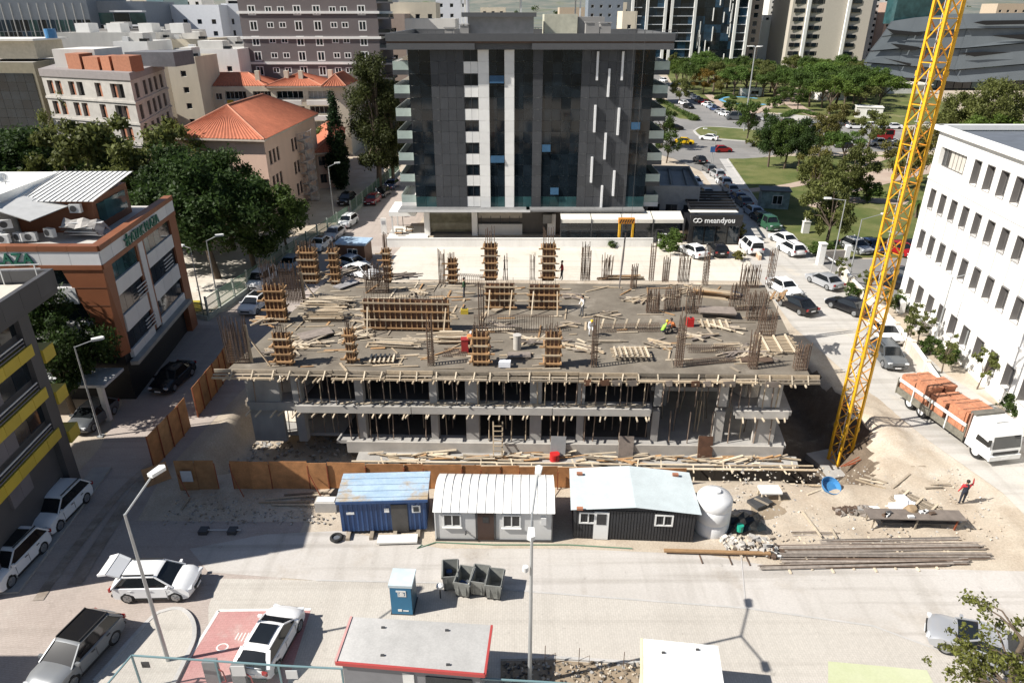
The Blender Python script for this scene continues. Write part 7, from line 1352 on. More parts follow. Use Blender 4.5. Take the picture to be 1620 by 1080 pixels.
rl=[(-17.16,19.58,2.2),(-16.71,21.72,2.2),(-12.93,21.43,2.2),(-10.11,21.2,2.2),(-7.34,21.04,2.2),(-4.59,20.82,2.2),(-1.74,20.57,2.2),(1.33,20.38,2.2),(3.97,20.17,2.2)]
RL=thing('court_railing','teal framed glass railing along the bottom edge of the picture','railing',(0,0,0))
for i,p in enumerate(rl):
    MB().beam((p[0],p[1],0),p,.07,.07).build('post',TL,RL)
    if i < len(rl) - 1: MB().beam(p,rl[i + 1],.07,.06).build('handrail',TL,RL);q=rl[i + 1];MB().face([(p[0],p[1],.1),(q[0],q[1],.1),(q[0],q[1],2.12),(p[0],p[1],2.12)]).build('glass_panel',GP_,RL)
for i,(f,m,s) in enumerate(((.3,DARKM,.35),(1.15,DARKM,.35),(2.35,ALU,.6),(3.2,ALU,.5))): k=int(f);q=[rl[k][j] + (rl[k + 1][j] - rl[k][j]) * (f - k) for j in range(2)];MB().box((0,0,0),(s,.03,s * 1.0)).build('notice',m,RL,loc=(q[0],q[1] - .06,1.75))
for i,p in enumerate(((-13.61,22.14),(-13.16,21.88))):
    t=thing('charging_post',['grey vehicle charging post at the end of the red bay, left one','grey vehicle charging post at the end of the red bay, right one'][i],'charging post',(p[0] + .9 * i,p[1],0));MB().box((0,0,.7),(.6,.3,1.4)).build('cabinet',M('charger_grey',(.22,.22,.22),.5),t);MB().tube([(.25,-.1,1.1),(.6,-.2,.9),(.65,-.2,.3),(.35,-.15,.15)],.03,6).build('cable',M('red_cable',(.35,.05,.04),.5),t)

# ================================================================== LAMP POSTS, FENCES, WALLS
LAMPM=M('lamp_head_white',(.74,.74,.72),.4)
def lamp(p,h,arms,label,r=.09,group='lamp posts',name='lamp_post',hs=1.):
    t=thing(name,label,'street lamp',(p[0],p[1],0),0,group);MB().tube([(0,0,0),(0,0,h * .5),(0,0,h)],[r,r * .8,r * .55],10).build('pole',STEEL,t);MB().box((0,0,.04),(.4,.4,.08)).build('base_plate',STEEL,t)
    for (dx,dy,dz) in arms:
        a=MB().tube([(0,0,h - .05),(dx * .9,dy * .9,h + dz)],r * .45,7).build('arm',STEEL,t);u=math.atan2(dy,dx);o_=MB().prism([(-.38 * hs,-.15 * hs),(.3 * hs,-.2 * hs),(.42 * hs,0),(.3 * hs,.2 * hs),(-.38 * hs,.15 * hs)],-.06,.1).build('lamp_head',LAMPM,t,loc=(dx,dy,h + dz),rz=u);
    return t
lamp((.8,22.0),9.8,[(.3,1.95,.6),(-.1,-1.95,.6)],'tall lamp post with two heads standing in the middle foreground',.1,hs=.75)
MB().tube([(0,0,0),(0,0,.22)],.13,12).build('floodlight',ALU,bpy.data.objects['lamp_post'],loc=(-.25,-.1,6.9))
lamp((-16.2,23.2),8.75,[(.75,1.75,.9)],'lamp post with a bent arm on the kerbed island at the lower left',.1)
for i,(b,h,arm,lb) in enumerate((((-29.99,65.89),7.5,(1.2,.4,.4),'lamp post by the left fence corner, right of two'),((-30.64,63.62),7.5,(-1.0,.3,.1),'lamp post by the left fence corner, left of two'),((-26.01,99.54),8.0,(1.2,.5,.4),'lamp post at the green fence farther up the left street'),((36.87,76.1),9.0,(-1.9,.3,.1),'lamp post by the gate of the office car park, left of two'),((38.79,75.46),7.0,(2.6,.4,.5),'lamp post by the gate of the office car park, right of two'),((37.76,56.2),7.2,(2.4,.3,.4),'pale lamp post in the office garden, farther one'),((39.72,55.06),6.2,(.8,1.2,.5),'pale lamp post in the office garden, nearer one'),((-29.73,42.55),7.2,(1.2,.8,.2),'lamp post in the shade before the brown plaza'),((40.14,140.97),6.5,(-2.2,.3,.6),'lamp post at the head of the car queue'))):
    if h: lamp(b,h,[arm],lb,.08)
lamp((59.82,185.23),20,[(1.2,.3,.2),(-1.2,.3,.2),(.5,-1.2,.2),(-.5,1.2,.2)],'very tall floodlight mast on the roundabout island',.22,name='floodlight_mast',hs=1.9)
p=(39.11,138.46);t=thing('road_sign','blue road sign on a pole at the head of the queue','sign',(*p,0));MB().tube([(0,0,0),(0,0,4.2)],.06).build('pole',STEEL,t);MB().box((0,-.08,3.6),(.9,.05,1.1)).build('sign_board',M('sign_blue',(.04,.12,.30),.5),t)
# green street fence
FG=M('fence_green',(.10,.17,.12),.55,var=.15);FGP=M('fence_concrete',(.33,.36,.32),.85,var=.15)
def bar_fence(pts,h,label,bay=3.0,bars=True,base=.5):
    t=thing('street_fence',label,'fence',(0,0,0),0,'green fences')
    for i in range(len(pts) - 1):
        u,ln=unit(pts[i],pts[i + 1]);n=max(1,round(ln / bay));rz=math.atan2(u[1],u[0])
        for k in range(n):
            x,y=pts[i][0] + u[0] * ln * k / n,pts[i][1] + u[1] * ln * k / n;L1=ln / n
            pbox('post',FGP,(x,y,h / 2 + .1),(.16,.16,h + .2),t,rz);pbox('plinth',FGP,(x + u[0] * L1 / 2,y + u[1] * L1 / 2,base / 2),(L1 - .17,.18,base),t,rz)
            for z in (base + .15,h * .62,h - .05): pbox('rail',FG,(x + u[0] * L1 / 2,y + u[1] * L1 / 2,z),(L1 - .17,.06,.07),t,rz)
            m=MB()
            for b_ in range(int(L1 / .15)): m.box((.08 + b_ * .15,0,(h - base) / 2),(.03,.03,h - base - .1))
            tag(m.build('bar_row',FG,t,loc=(x,y,base + .05),rz=rz),kind='stuff')
    return t
bar_fence([(-30.2,63.62),(-29.86,65.89),(-27.51,79.88),(-24.57,95.6),(-23.86,99.88)],2.3,'long green barred fence along the left street before the trees');bar_fence([(-33.07,64.57),(-30.08,63.3)],1.8,'short barred fence with pale pillars beside the plaza',2.2);bar_fence([(-24.17,102.69),(-23.09,114.59),(-21.64,134.86)],2.2,'green fence farther up the left street beside the dark cars');
tag(MB().box((0,0,0),(.9,.5,1.0)).build('yellow_skip',M('dull_yellow',(.40,.33,.05),.7),loc=(*(-32.26,65.89),.6)),'yellow container behind the short barred fence','container')
# white lot wall, planter, gate walls
t=thing('lot_wall','long low white wall behind the pale lot','wall',(0,0,0));a,b=(-16.35,87.4),(18.34,87.4);u,ln=unit(a,b)
for k in range(12): MB().beam((a[0] + u[0] * ln * k / 12,a[1] + u[1] * ln * k / 12,.58),(a[0] + u[0] * (ln * (k + 1) / 12 - .01),a[1] + u[1] * (ln * (k + 1) / 12),.58),.22,1.16).build('wall_bay',WHITE,t)
MB().beam((a[0],a[1],1.19),(b[0],b[1],1.19),.3,.07).build('coping',WHITE,t)
t=thing('planter_wall','low earthy planter wall at the right end of the lot','wall',(0,0,0));pts=[(18.94,89.33),(29.35,91.93),(31.16,92.82),(30.64,82.01)]
for i in range(3): MB().beam((*pts[i],.3),(*pts[i + 1],.3),.3,.6).build('wall_bay',M('orange_render',(.50,.33,.22),.85,var=.15),t);MB().beam((*pts[i],.63),(*pts[i + 1],.63),.35,.06).build('coping',CREAM,t)
slab('planter_soil',[pts[0],pts[1],pts[2],(pts[2][0] - .5,pts[2][1] + 3),(pts[0][0],pts[0][1] + 3)],.4,'puddle')
p=(19.73,88.21);t=thing('air_conditioner','white double fan unit at the end of the white lot wall','air conditioner',(*p,0));MB().box((0,0,.8),(1.0,.45,1.5)).build('casing',ALU,t);[MB().tube([(0,-.25,z),(0,-.22,z)],.32,14).build('fan_grille',DARKM,t) for z in (.45,1.15)]
t=thing('boundary_wall','pale boundary wall of the white office along the right road','wall',(0,0,0));pts=[(38.23,75.67),(37.6,72.41),(36.77,63.77),(35.75,55.94),(34.93,52.08),(32.9,43)]
WC=M('cream_wall_render',(.62,.56,.47),.85,var=.12,big=.08)
for i in range(len(pts) - 1):
    u,ln=unit(pts[i],pts[i + 1]);n=max(1,round(ln / 4))
    for k in range(n): q=(pts[i][0] + u[0] * ln * k / n,pts[i][1] + u[1] * ln * k / n);e=(pts[i][0] + u[0] * ln * (k + 1) / n,pts[i][1] + u[1] * ln * (k + 1) / n);MB().beam((*q,.55),(*e,.55),.24,1.1).build('wall_bay',WC,t);MB().beam((*q,1.13),(*e,1.13),.34,.07).build('coping',WHITE,t);MB().box((*q,.68),(.4,.4,1.36)).build('pillar',WC,t)
t=thing('gate_wall','stone gate wall with a white pillar at the car park entrance','wall',(0,0,0));a,b,c=(37.42,80.58),(38.63,82.26),(41.48,82.5);MB().box((*a,1.3),(.7,.7,2.6)).build('pillar',WHITE,t);MB().box((*a,2.65),(.85,.85,.12)).build('pillar_cap',WHITE,t);MB().beam((*b,.6),(*c,.6),.35,1.2).build('wall_bay',M('grey_stone',(.34,.31,.28),.9,var=.25,scale=3),t);MB().box((*c,.9),(.6,.6,1.8)).build('pillar',WHITE,t)
t=thing('barrier_pole','white barrier pole lying across the car park entrance','barrier',(0,0,0));a,b=(38.15,82.01),(38.6,77.39);rod('pole',WHITE,(*a,.9),(*b,.9),.07,t);MB().box((*b,.6),(.5,.5,1.2)).build('post',WHITE,t)
# kiosks and small street things
def kiosk(p,w_,d_,h_,rz,label,wm,rm,name='kiosk'):
    t=thing(name,label,'kiosk',(*p,0),R(rz));MB().box((0,0,h_ / 2),(w_,d_,h_)).build('wall',wm,t);MB().box((0,0,h_ + .08),(w_ + .4,d_ + .4,.16)).build('roof',rm,t);put('window',win_mesh(w_ * .35,h_ * .5,WFR,G_DARK,1),t,(-w_ * .1,-d_ / 2 - .06,h_ * .3));return t
kiosk((-19.39,82.01),3.6,2.6,2.4,-8,'small brown cabin with a pale blue roof beside the parked cars on the lot',M('brown_panel',(.16,.08,.045),.6,var=.2),BLUE_R)
kiosk((103.75,211.52),7,5,3,-20,'white kiosk at the park edge on the upper road',OFFW,OFFW);kiosk((111.04,257.1),10,6,3,10,'pale pavilion among the park pines',OFFW,M('pavilion_roof',(.45,.38,.33),.8));kiosk((87.76,269.39),8,4,2.5,0,'low white pavilion by the play path',WHITE,WHITE)
p=(40.99,107.95);t=kiosk(p,4.2,3,2.8,-12,'dark utility cabin with painted walls in the shade of the lawn',M('painted_cabin',(.16,.22,.22),.6,var=.7,scale=1.2),DARKM,'utility_cabin')
p=(40.53,93.43);t=thing('electric_cabinet','white electric cabinet on the lawn beside the road','cabinet',(*p,.1));MB().box((0,0,.8),(.9,.6,1.6)).build('body',OFFW,t);MB().box((0,0,1.65),(1.0,.7,.1)).build('lid',OFFW,t);MB().box((0,0,2.1),(.5,.4,.8)).build('upper_box',OFFW,t)
p=(30.14,89.33);t=thing('traffic_cone','orange traffic cone in the right street','cone',(*p,.05));MB().tube([(0,0,.05),(0,0,.75)],[.18,.03],10).build('cone',M('cone_orange',(.6,.12,.03),.5),t);MB().box((0,0,.03),(.4,.4,.05)).build('base',DARKM,t)
p=(-17.68,93.43);t=thing('totem_sign','white totem sign at the office block entrance','sign',(*p,0));MB().box((0,0,1.1),(.75,.18,2.2)).build('board',WHITE,t);MB().box((0,-.1,1.6),(.5,.02,.5)).build('print',M('grey_print',(.35,.35,.37),.6),t)
p=(-15.5,96.56);t=thing('cafe_parasol','dark grey square parasol on the terrace left of the office block','parasol',(*p,0));MB().tube([(0,0,0),(0,0,2.6)],.05).build('pole',DARKM,t);mb=MB();q=[(-1.6,-1.6),(1.6,-1.6),(1.6,1.6),(-1.6,1.6)]
for k in range(4): mb.face([(*q[k],2.3),(*q[(k + 1) % 4],2.3),(0,0,2.75)])
mb.build('canopy',M('parasol_grey',(.12,.12,.12),.8),t)
for i,p in enumerate(((-15.49,92.82),(-14.26,94.04))):
    t=thing('cafe_table','dark cafe table with benches under the parasol, ' + ('left one' if i == 0 else 'right one'),'table',(*p,.1));MB().box((0,0,.74),(1.0,.7,.05)).build('table_top',W_OLD,t);[MB().box((x,0,.37),(.06,.5,.72)).build('leg',DARKM,t) for x in (-.4,.4)];[MB().box((0,y,.44),(1.0,.3,.05)).build('bench',W_ORA,t) for y in (-.75,.75)]
p=(7.4,92.82);t=thing('red_machine','small red machine by the entrance of the office block','machine',(*p,0));MB().box((0,0,.8),(.7,.6,1.3)).build('body',M('red_plastic',(.5,.02,.02),.4),t);MB().box((1.0,.1,.6),(.9,.6,1.1)).build('white_unit',WHITE,t)

# ================================================================== THE DIRT STRIP ON THE RIGHT
def bundle(a,b,n,label,wd=.3,drop=.0):
    t=thing('rebar_bundle',label,'rebar bundle',(0,0,0),0,'rebar bundles on the ground');u,ln=unit(a,b);nv=(-u[1],u[0])
    for k in range(n):
        o_=rnd.uniform(-wd,wd);s0,s1=rnd.uniform(-.25,.25) * ln * .12,rnd.uniform(-.25,.25) * ln * .12;bow=rnd.gauss(0,.05);z=.1 + rnd.random() * .16 * (1 - abs(o_) / wd)
        P0=(a[0] + u[0] * s0 + nv[0] * o_,a[1] + u[1] * s0 + nv[1] * o_,z);P1=(b[0] + u[0] * s1 + nv[0] * (o_ * .9 + bow),b[1] + u[1] * s1 + nv[1] * (o_ * .9 + bow),z);rod('bar',RBG if rnd.random() < .6 else RUST,P0,P1,.026,t,4)
    for k in range(4): f=(k + .6) / 4.4;x,y=a[0] + u[0] * ln * f,a[1] + u[1] * ln * f;piece('bearer',W_PALE,(x - nv[0] * (wd + .3),y - nv[1] * (wd + .3),.04),(x + nv[0] * (wd + .25),y + nv[1] * (wd + .25),.05),.1,.08,t)
    return t
RBG=M('grey_rebar',(.30,.26,.225),.6,var=.3,scale=4,objvar=.3)
bundle((15.32,30.76),(26.87,30.97),26,'broad rebar bundle highest of the stacked bundles at right',.35);bundle((14.89,30.25),(26.72,30.25),26,'dark rebar bundle in the middle of the stacked bundles',.26);bundle((15.11,29.66),(25.29,29.76),22,'rebar bundle third from the top of the stacked bundles',.22);bundle((13.8,29.32),(24.22,29.61),20,'rebar bundle lowest and longest to the left',.18);bundle((17.92,31.39),(25.9,31.61),10,'thin rebar bundle above the others at the right',.15);bundle((16.4,32.04),(19.1,32.04),8,'short rusty bars beside the tank',.2)
t=thing('loose_beam','long brown timber beam on stubs before the rubble heap','timber beam',(0,0,0));piece('beam',W_ORA,(*(8.6,30.51),.22),(*(14.54,30.25),.24),.22,.1,t);[piece('stub',RUST,(*p,.02),(p[0],p[1] - .75,.05),.06,.06,t) for p in ((10.58,30.41),(12.2,30.31),(13.18,30.25))]
tag(rubble('rubble_heap',[(12.55,31.82),(15.06,31.82),(14.46,30.25),(12.17,30.46)],150,.3,[CONC_L,CONC,MG['lot'],MG['earth'],CONC_L,MG['earth']],None,.05,.45,None),'heap of broken concrete and rubble beside the timber beam','rubble heap')
tag(rubble('scrap_heap',[(14.63,31.18),(15.36,31.18),(14.86,29.95),(14.26,30.05)],50,.22,[DARKM,RUST,WHITE],None,.05,.5,None),'dark scrap heap at the end of the rebar bundles','scrap heap')
rubble('gravel',[(14.11,35.96),(29.79,38.68),(25.53,31.29),(12.77,31.29)],700,.11,[MG['earth'],MG['lot'],CONC_L,MG['earth'],CONC],None,.1);rubble('gravel',[(-21.11,35.83),(-11.29,35.96),(-10.59,32.93),(-19.86,32.93)],500,.10,[CONC_L,CONC,W_OLD,MG['earth']],None,.05)
rubble('gravel',[(-21,39),(-11.5,39),(-11.5,46),(-21,46)],500,.2,[CONC_L,W_OLD,CONC],None,-1.65)
t=thing('work_table','long grey board table littered with tools on the dirt at right','work table',(*(23.79,32.48),.12),R(-2));MB().box((0,.3,.78),(5.6,.95,.05)).build('table_top',PLY_G,t)
for x in (-2.5,0,2.3): [MB().beam((x,y,0),(x + .05,y,.76),.08).build('leg',RUST_R if x > 1 else W_OLD,t) for y in (-.05,.7)]
MB().box((.3,.3,.4),(4.5,.7,.04)).build('shelf',DARKM,t);[MB().box((rnd.uniform(-2,2),.3 + rnd.uniform(-.3,.3),.86),(.35,.2,.12),rz=rnd.random()).build('tool',rnd.choice((DARKM,RUST,ALU)),t) for k in range(7)]
o=(24.28,33.22);t=slats((o[0] + .6,o[1] + 1.2),'slatted pallet of old battens behind the work table',8,3,2.6,1.6,R(-50),.1,W_OLD,0,-5.6)
o=(23.78,34.34);t=thing('white_sacks','heap of white sacks on the dirt behind the work table','sack',(*o,.1));t.name='sack_heap'
for k in range(6): MB().prism([(-.45,-.3),(.4,-.35),(.5,.25),(-.4,.3)],0,.28).build('sack',M('white_plastic',(.75,.76,.8),.5,var=.1),t,loc=(rnd.uniform(-.5,.5),rnd.uniform(-.4,.4),.02 + .083 * k),rz=rnd.random() * 3)
o=(21.97,33.98);t=thing('white_sack','small torn white sack left of the heap of sacks','sack',(*o,.1));MB().prism([(-.5,-.3),(.6,-.2),(.5,.3),(-.3,.35)],0,.22).build('bag',WHITE,t);MB().prism([(-.9,-.1),(-.4,-.2),(-.3,.3),(-.8,.25)],0,.3).build('spill',CONC,t)
o=(23.84,33.39);t=thing('drum_mixer','brown round mixer drum by the work table','mixer',(*o,.15));MB().tube([(0,0,.2),(0,-.1,.5),(0,-.2,.85),(0,-.25,1.0)],[.25,.42,.32,.22],14).build('drum',M('mixer_brown',(.28,.20,.12),.8,var=.2),t);[MB().beam((x,.1,0),(x * .4,0,.5),.06).build('leg',DARKM,t) for x in (-.5,.5)]
o=(20.21,36.09);t=thing('blue_tub','round blue plastic tub tipped beside the pit','tub',(*o,.35));x_=MB().tube([(0,0,0),(0,0,.3)],[.5,.62],20,cap=False).face([(.5 * math.cos(k * .314),.5 * math.sin(k * .314),.02) for k in range(20)]).build('body',M('tub_blue',(.05,.20,.42),.4),t);t.rotation_euler=(R(25),R(10),0);MB().tube([(.62 * math.cos(k * .314),.62 * math.sin(k * .314),.3) for k in range(21)],.03,5).build('rim',M('tub_blue',(.05,.20,.42),.4),t)
o=(15.96,35.2);t=thing('scrap_bench','white trestle with boards and a black tray on the damp dirt','bench',(*o,.15));MB().box((.2,.2,.55),(1.3,.8,.12)).build('top',WHITE,t);[MB().beam((x,y,0),(x * .8,y,.5),.09).build('leg',W_PALE,t) for x in (-.4,.8) for y in (-.1,.5)];MB().box((-.6,-.5,.15),(1.3,.9,.2),rz=.5).build('tray',DARKM,t);piece('board',W_OLD,(-.9,-.3,.3),(-.2,-.9,.25),.15,.04,t)
o=(20.97,33.98);t=tag(rubble('wire_tangle',[(o[0] - 1.2,o[1] - .3),(o[0] + 1.2,o[1] - .3),(o[0] + 1.2,o[1] + .3),(o[0] - 1.2,o[1] + .3)],90,.3,[RUST,RBG],None,.15,.2,None),'brown tangle of wire and scrap on the dirt','scrap')
for i,(a,b,m) in enumerate((((17.72,33.98),(17.93,31.61),W_PALE),((18.83,32.37),(18.77,31.5),W_PALE),((24.32,36.22),(26.22,37.7),W_OLD),((26.96,36.61),(28.27,36.61),W_OLD),((26.74,38.54),(27.67,38.54),W_OLD),((18.64,35.57),(19.81,36.09),W_PALE),((26.43,36.22),(27.6,36.28),W_OLD),((22.38,37.15),(23.85,36.09),W_NEW),((22.69,37.28),(23.94,36.61),W_PALE),((23.18,37.63),(24.25,36.75),W_OLD),((26.07,42.55),(27.71,41.73),W_OLD),((19.45,35.2),(20.02,36.61),W_PALE))): loose('loose_board','loose timber lying on the dirt right of the pit','board',m,(*a,.22),(*b,.26),.12,.05,'loose timber on the dirt')
for i,(a,b,m) in enumerate((((-15.48,35.2),(-12.2,35.57),W_PALE),((-15.77,34.89),(-12.62,34.89),W_NEW),((-14.93,34.7),(-12.15,34.58),W_PALE),((-18.5,35.32),(-17.81,34.22),W_OLD),((-20.3,34.22),(-20.29,35.32),W_OLD),((-14.42,35.64),(-11.66,35.83),W_OLD))): loose('loose_board','loose timber lying before the brown hoarding at left','board',m,(*a,.12),(*b,.2),.14,.05,'loose timber before the hoarding')
o=(-17.15,32.26);t=thing('axle_bar','steel bar with two dark weights on the shaded yard','steel bar',(*o,0));rod('bar',STEEL,(-1.2,0,.2),(1.2,0,.2),.05,t);[MB().box((x,0,.14),(.5,.5,.26)).build('weight',DARKM,t) for x in (-1.0,.7)]
o=(-11.4,34.4);t=thing('concrete_block','pale concrete block beside the blue cabin','block',(*o,0));MB().box((0,0,.35),(1.3,.7,.7)).build('block',CONC_L,t);MB().box((0,0,.73),(1.1,.5,.05)).build('cap',OFFW,t);o=(-10.72,35.2);tag(MB().prism([(-.6,-.3),(.5,-.4),(.6,.3),(-.4,.4)],0,.7).build('black_bags',M('black_bag',(.015,.015,.016),.35),loc=(*o,0)),'black rubbish bag heaped beside the blue cabin','rubbish bag').name='rubbish_bag'
o=(-10.19,31.66);t=thing('old_tyre','old tyre lying at the corner of the blue cabin','tyre',(*o,.05));MB().tube([(.3 * math.cos(k * .3927),.3 * math.sin(k * .3927),.1) for k in range(17)],.1,8,cap=False).build('tyre',TYRE,t);MB().tube([(0,0,.08),(0,0,.11)],.19,12).build('rim',RIM,t)
o=(13.48,32.48);t=thing('black_sheet','black plastic sheeting with a green bucket behind the white tank','plastic sheet',(*o,.1));mb=MB();F_=lambda i,j: (-.9 + .45 * i,-.6 + .4 * j,.12 + .35 * abs(math.sin(i * 1.7 + j * 2.3)))
for i in range(5):
    for j in range(4): mb.face([F_(i,j),F_(i + 1,j),F_(i + 1,j + 1),F_(i,j + 1)])
mb.build('sheet',M('black_sheeting',(.012,.016,.018),.4),t);MB().tube([(-.2,-.5,.3),(-.2,-.5,.7)],.2,12).build('bucket',M('green_bucket',(.02,.32,.22),.4),t)
# hoses of the cabins
tag(MB().tube([(*(-5.17,31.18),.04),(*(-5.42,30.87),.04),(*(-5.01,31.08),.04),(*(-4.39,31.39),.04),(*(-1.09,31.18),.04),(*(3.28,31.18),.04),(*(6.87,30.87),.04)],.035,6).build('hose',M('green_hose',(.12,.22,.15),.5)),'thin green hose along the foot of the site cabins','hose')

# ================================================================== PEOPLE
SKIN=M('skin',(.38,.21,.14),.6);HAIR=M('dark_hair',(.02,.016,.013),.7)
def person(p,z,face,label,shirt,trousers,pose='stand',helmet=None,arm_up=False,s=1.0,vest=None):
    t=thing('person',label,'person',(p[0],p[1],z),R(face))     # local +x is the way the person faces
    if pose == 'stand': J=dict(pel=(0,0,.95),ch=(.02,0,1.32),nk=(.03,0,1.50),hd=(.06,0,1.62),kl=(.03,.11,.50),fl=(-.02,.13,.07),kr=(.06,-.11,.50),fr=(.10,-.13,.07),el=(.06,.27,1.14),hl=(.22,.25,.95),er=(.06,-.27,1.14),hr=(.2,-.24,.95))
    elif pose == 'bend': J=dict(pel=(-.1,0,.85),ch=(.22,0,1.1),nk=(.36,0,1.2),hd=(.46,0,1.25),kl=(.06,.12,.45),fl=(-.05,.14,.07),kr=(.12,-.12,.45),fr=(.08,-.14,.07),el=(.4,.24,.85),hl=(.5,.15,.6),er=(.4,-.24,.85),hr=(.55,-.12,.6))
    else: J=dict(pel=(-.15,0,.35),ch=(.08,0,.68),nk=(.16,0,.84),hd=(.24,0,.94),kl=(.25,.16,.5),fl=(.12,.17,.07),kr=(.28,-.16,.48),fr=(.14,-.17,.07),el=(.3,.28,.55),hl=(.45,.15,.4),er=(.3,-.28,.55),hr=(.45,-.12,.38))
    if arm_up: J['er']=(.12,-.36,1.5);J['hr']=(.16,-.34,1.83);J['el']=(-.02,.30,1.16);J['hl']=(.02,.38,.93)
    sh=lambda y: tuple(np.array(J['ch']) + np.array((.0,y,.09 if pose == 'stand' else .06)))
    V=[('pel',.155),('ch',.165),('nk',.06),('hd',.075)];vs_=[J['pel'],J['ch'],J['nk'],J['hd']];rs=[.15,.16,.062,.085];E=[(0,1),(1,2),(2,3)]
    top=tuple(np.array(J['hd']) + np.array((.01,0,.12)));vs_.append(top);rs.append(.075);E.append((3,4))
    for sd,a,h in ((1,'el','hl'),(-1,'er','hr')):
        i=len(vs_);vs_ += [sh(sd * .18),J[a],J[h],tuple(np.array(J[h]) + .45 * (np.array(J[h]) - np.array(J[a])) * .5)];rs += [.075,.05,.036,.03];E += [(1,i),(i,i + 1),(i + 1,i + 2),(i + 2,i + 3)]
    for sd,k,f in ((1,'kl','fl'),(-1,'kr','fr')):
        i=len(vs_);hp=tuple(np.array(J['pel']) + np.array((0,sd * .1,-.05)));vs_ += [hp,J[k],J[f],tuple(np.array(J[f]) + np.array((.17,0,-.03)))];rs += [.10,.068,.05,.045];E += [(0,i),(i,i + 1),(i + 1,i + 2),(i + 2,i + 3)]
    me=bpy.data.meshes.new('body');me.from_pydata([tuple(np.array(v) * s) for v in vs_],E,[]);o_=bpy.data.objects.new('tmp',me);COL.objects.link(o_);sk=o_.modifiers.new('s','SKIN');ly=me.skin_vertices[0].data
    for i,r in enumerate(rs): ly[i].radius=(r * s,r * s);ly[i].use_root=i == 0
    sb=o_.modifiers.new('b','SUBSURF');sb.levels=1;sb.render_levels=1;sk.use_smooth_shade=True
    dg=bpy.context.evaluated_depsgraph_get();bm_=bpy.data.meshes.new_from_object(o_.evaluated_get(dg));bpy.data.objects.remove(o_);bm_.materials.clear()
    for m in (shirt,trousers,SKIN,HAIR,TRIM,vest or shirt): bm_.materials.append(m)
    A_=[np.array(v) * s for v in vs_];seg=[(0,1,5),(1,2,5),(2,3,2),(3,4,2)]
    for b_ in (5,9): seg += [(1,b_,0),(b_,b_ + 1,0),(b_ + 1,b_ + 2,0),(b_ + 2,b_ + 3,2)]
    for b_ in (13,17): seg += [(0,b_,1),(b_,b_ + 1,1),(b_ + 1,b_ + 2,1),(b_ + 2,b_ + 3,4)]
    for pl in bm_.polygons:
        c=np.array(pl.center);best=None
        for a,b,m in seg:
            d=A_[b] - A_[a];f=min(1,max(0,float(np.dot(c - A_[a],d) / (np.dot(d,d) + 1e-9))));q=float(np.linalg.norm(c - A_[a] - f * d)) - .9 * (rs[a] + (rs[b] - rs[a]) * f) * s
            if best is None or q < best[0]: best=(q,m)
        pl.material_index=best[1]
    put('body',bm_,t);hd=np.array(J['hd']) * s
    hm=MB();hm.tube([(hd[0] - .01,hd[1],hd[2] + .0 * s),(hd[0] - .015,hd[1],hd[2] + .09 * s),(hd[0] - .015,hd[1],hd[2] + .155 * s),(hd[0] - .015,hd[1],hd[2] + .185 * s)],[.088 * s,.112 * s,.085 * s,.03 * s],12)
    hm.build('hard_hat' if helmet else 'hair',helmet or HAIR,t,60,loc=(-.03 * s,0,.02))
    MB().box((hd[0] + .095 * s,0,hd[2] + .03 * s),(.04 * s,.03 * s,.05 * s)).build('nose',SKIN,t)
    return t
NAVY=M('navy_cloth',(.022,.026,.04),.9,var=.15);REDC=M('red_cloth',(.45,.03,.035),.85);WHC=M('white_cloth',(.7,.7,.7),.85);GREYC=M('grey_cloth',(.10,.10,.105),.9);HIV=M('lime_vest',(.33,.62,.06),.7);ORC=M('orange_cloth',(.55,.17,.05),.85);HYEL=M('helmet_yellow',(.75,.52,.02),.4);HWH=M('helmet_white',(.75,.75,.75),.4)
person((27.96,34.82),.06,80,'man in a dark vest with red sleeves waving one arm on the right road',REDC,NAVY,arm_up=True,vest=NAVY)
person((4.55,59.71,5.72)[:2],5.72,190,'man in a red top at the back edge of the deck',REDC,GREYC,'stand')
person((5.62,51.24,5.72)[:2],5.72,200,'worker in a pale vest standing right of the column forms',WHC,GREYC,'stand',vest=M('beige_cloth',(.40,.34,.24),.9))
person((5.96,47.61,5.72)[:2],5.72,265,'worker in white with a yellow helmet in the middle of the deck',WHC,WHC,'bend',HYEL)
person((11.49,47.84,5.72)[:2],5.72,20,'worker in a lime vest crouching among the rebar',GREYC,NAVY,'crouch',HYEL,vest=HIV)
person((12.25,48.31,5.72)[:2],5.72,200,'bare headed worker crouching opposite the lime vest',ORC,NAVY,'crouch')
person((-3.13,44.8,5.72)[:2],5.72,60,'worker in orange bending beside the red bin',ORC,NAVY,'bend',HWH)
person((-1.72,44.8,5.72)[:2],5.72,180,'worker in orange crouching behind the front column form',ORC,GREYC,'crouch')
person((-4.05,55.35,5.72)[:2],5.72,180,'worker in dark green by the tangled rebar at the back left',M('dark_green_cloth',(.03,.07,.03),.9),NAVY,'stand')
person((-22.46,114.59),0,200,'person in a white shirt beside the dark red car up the left street',WHC,GREYC)


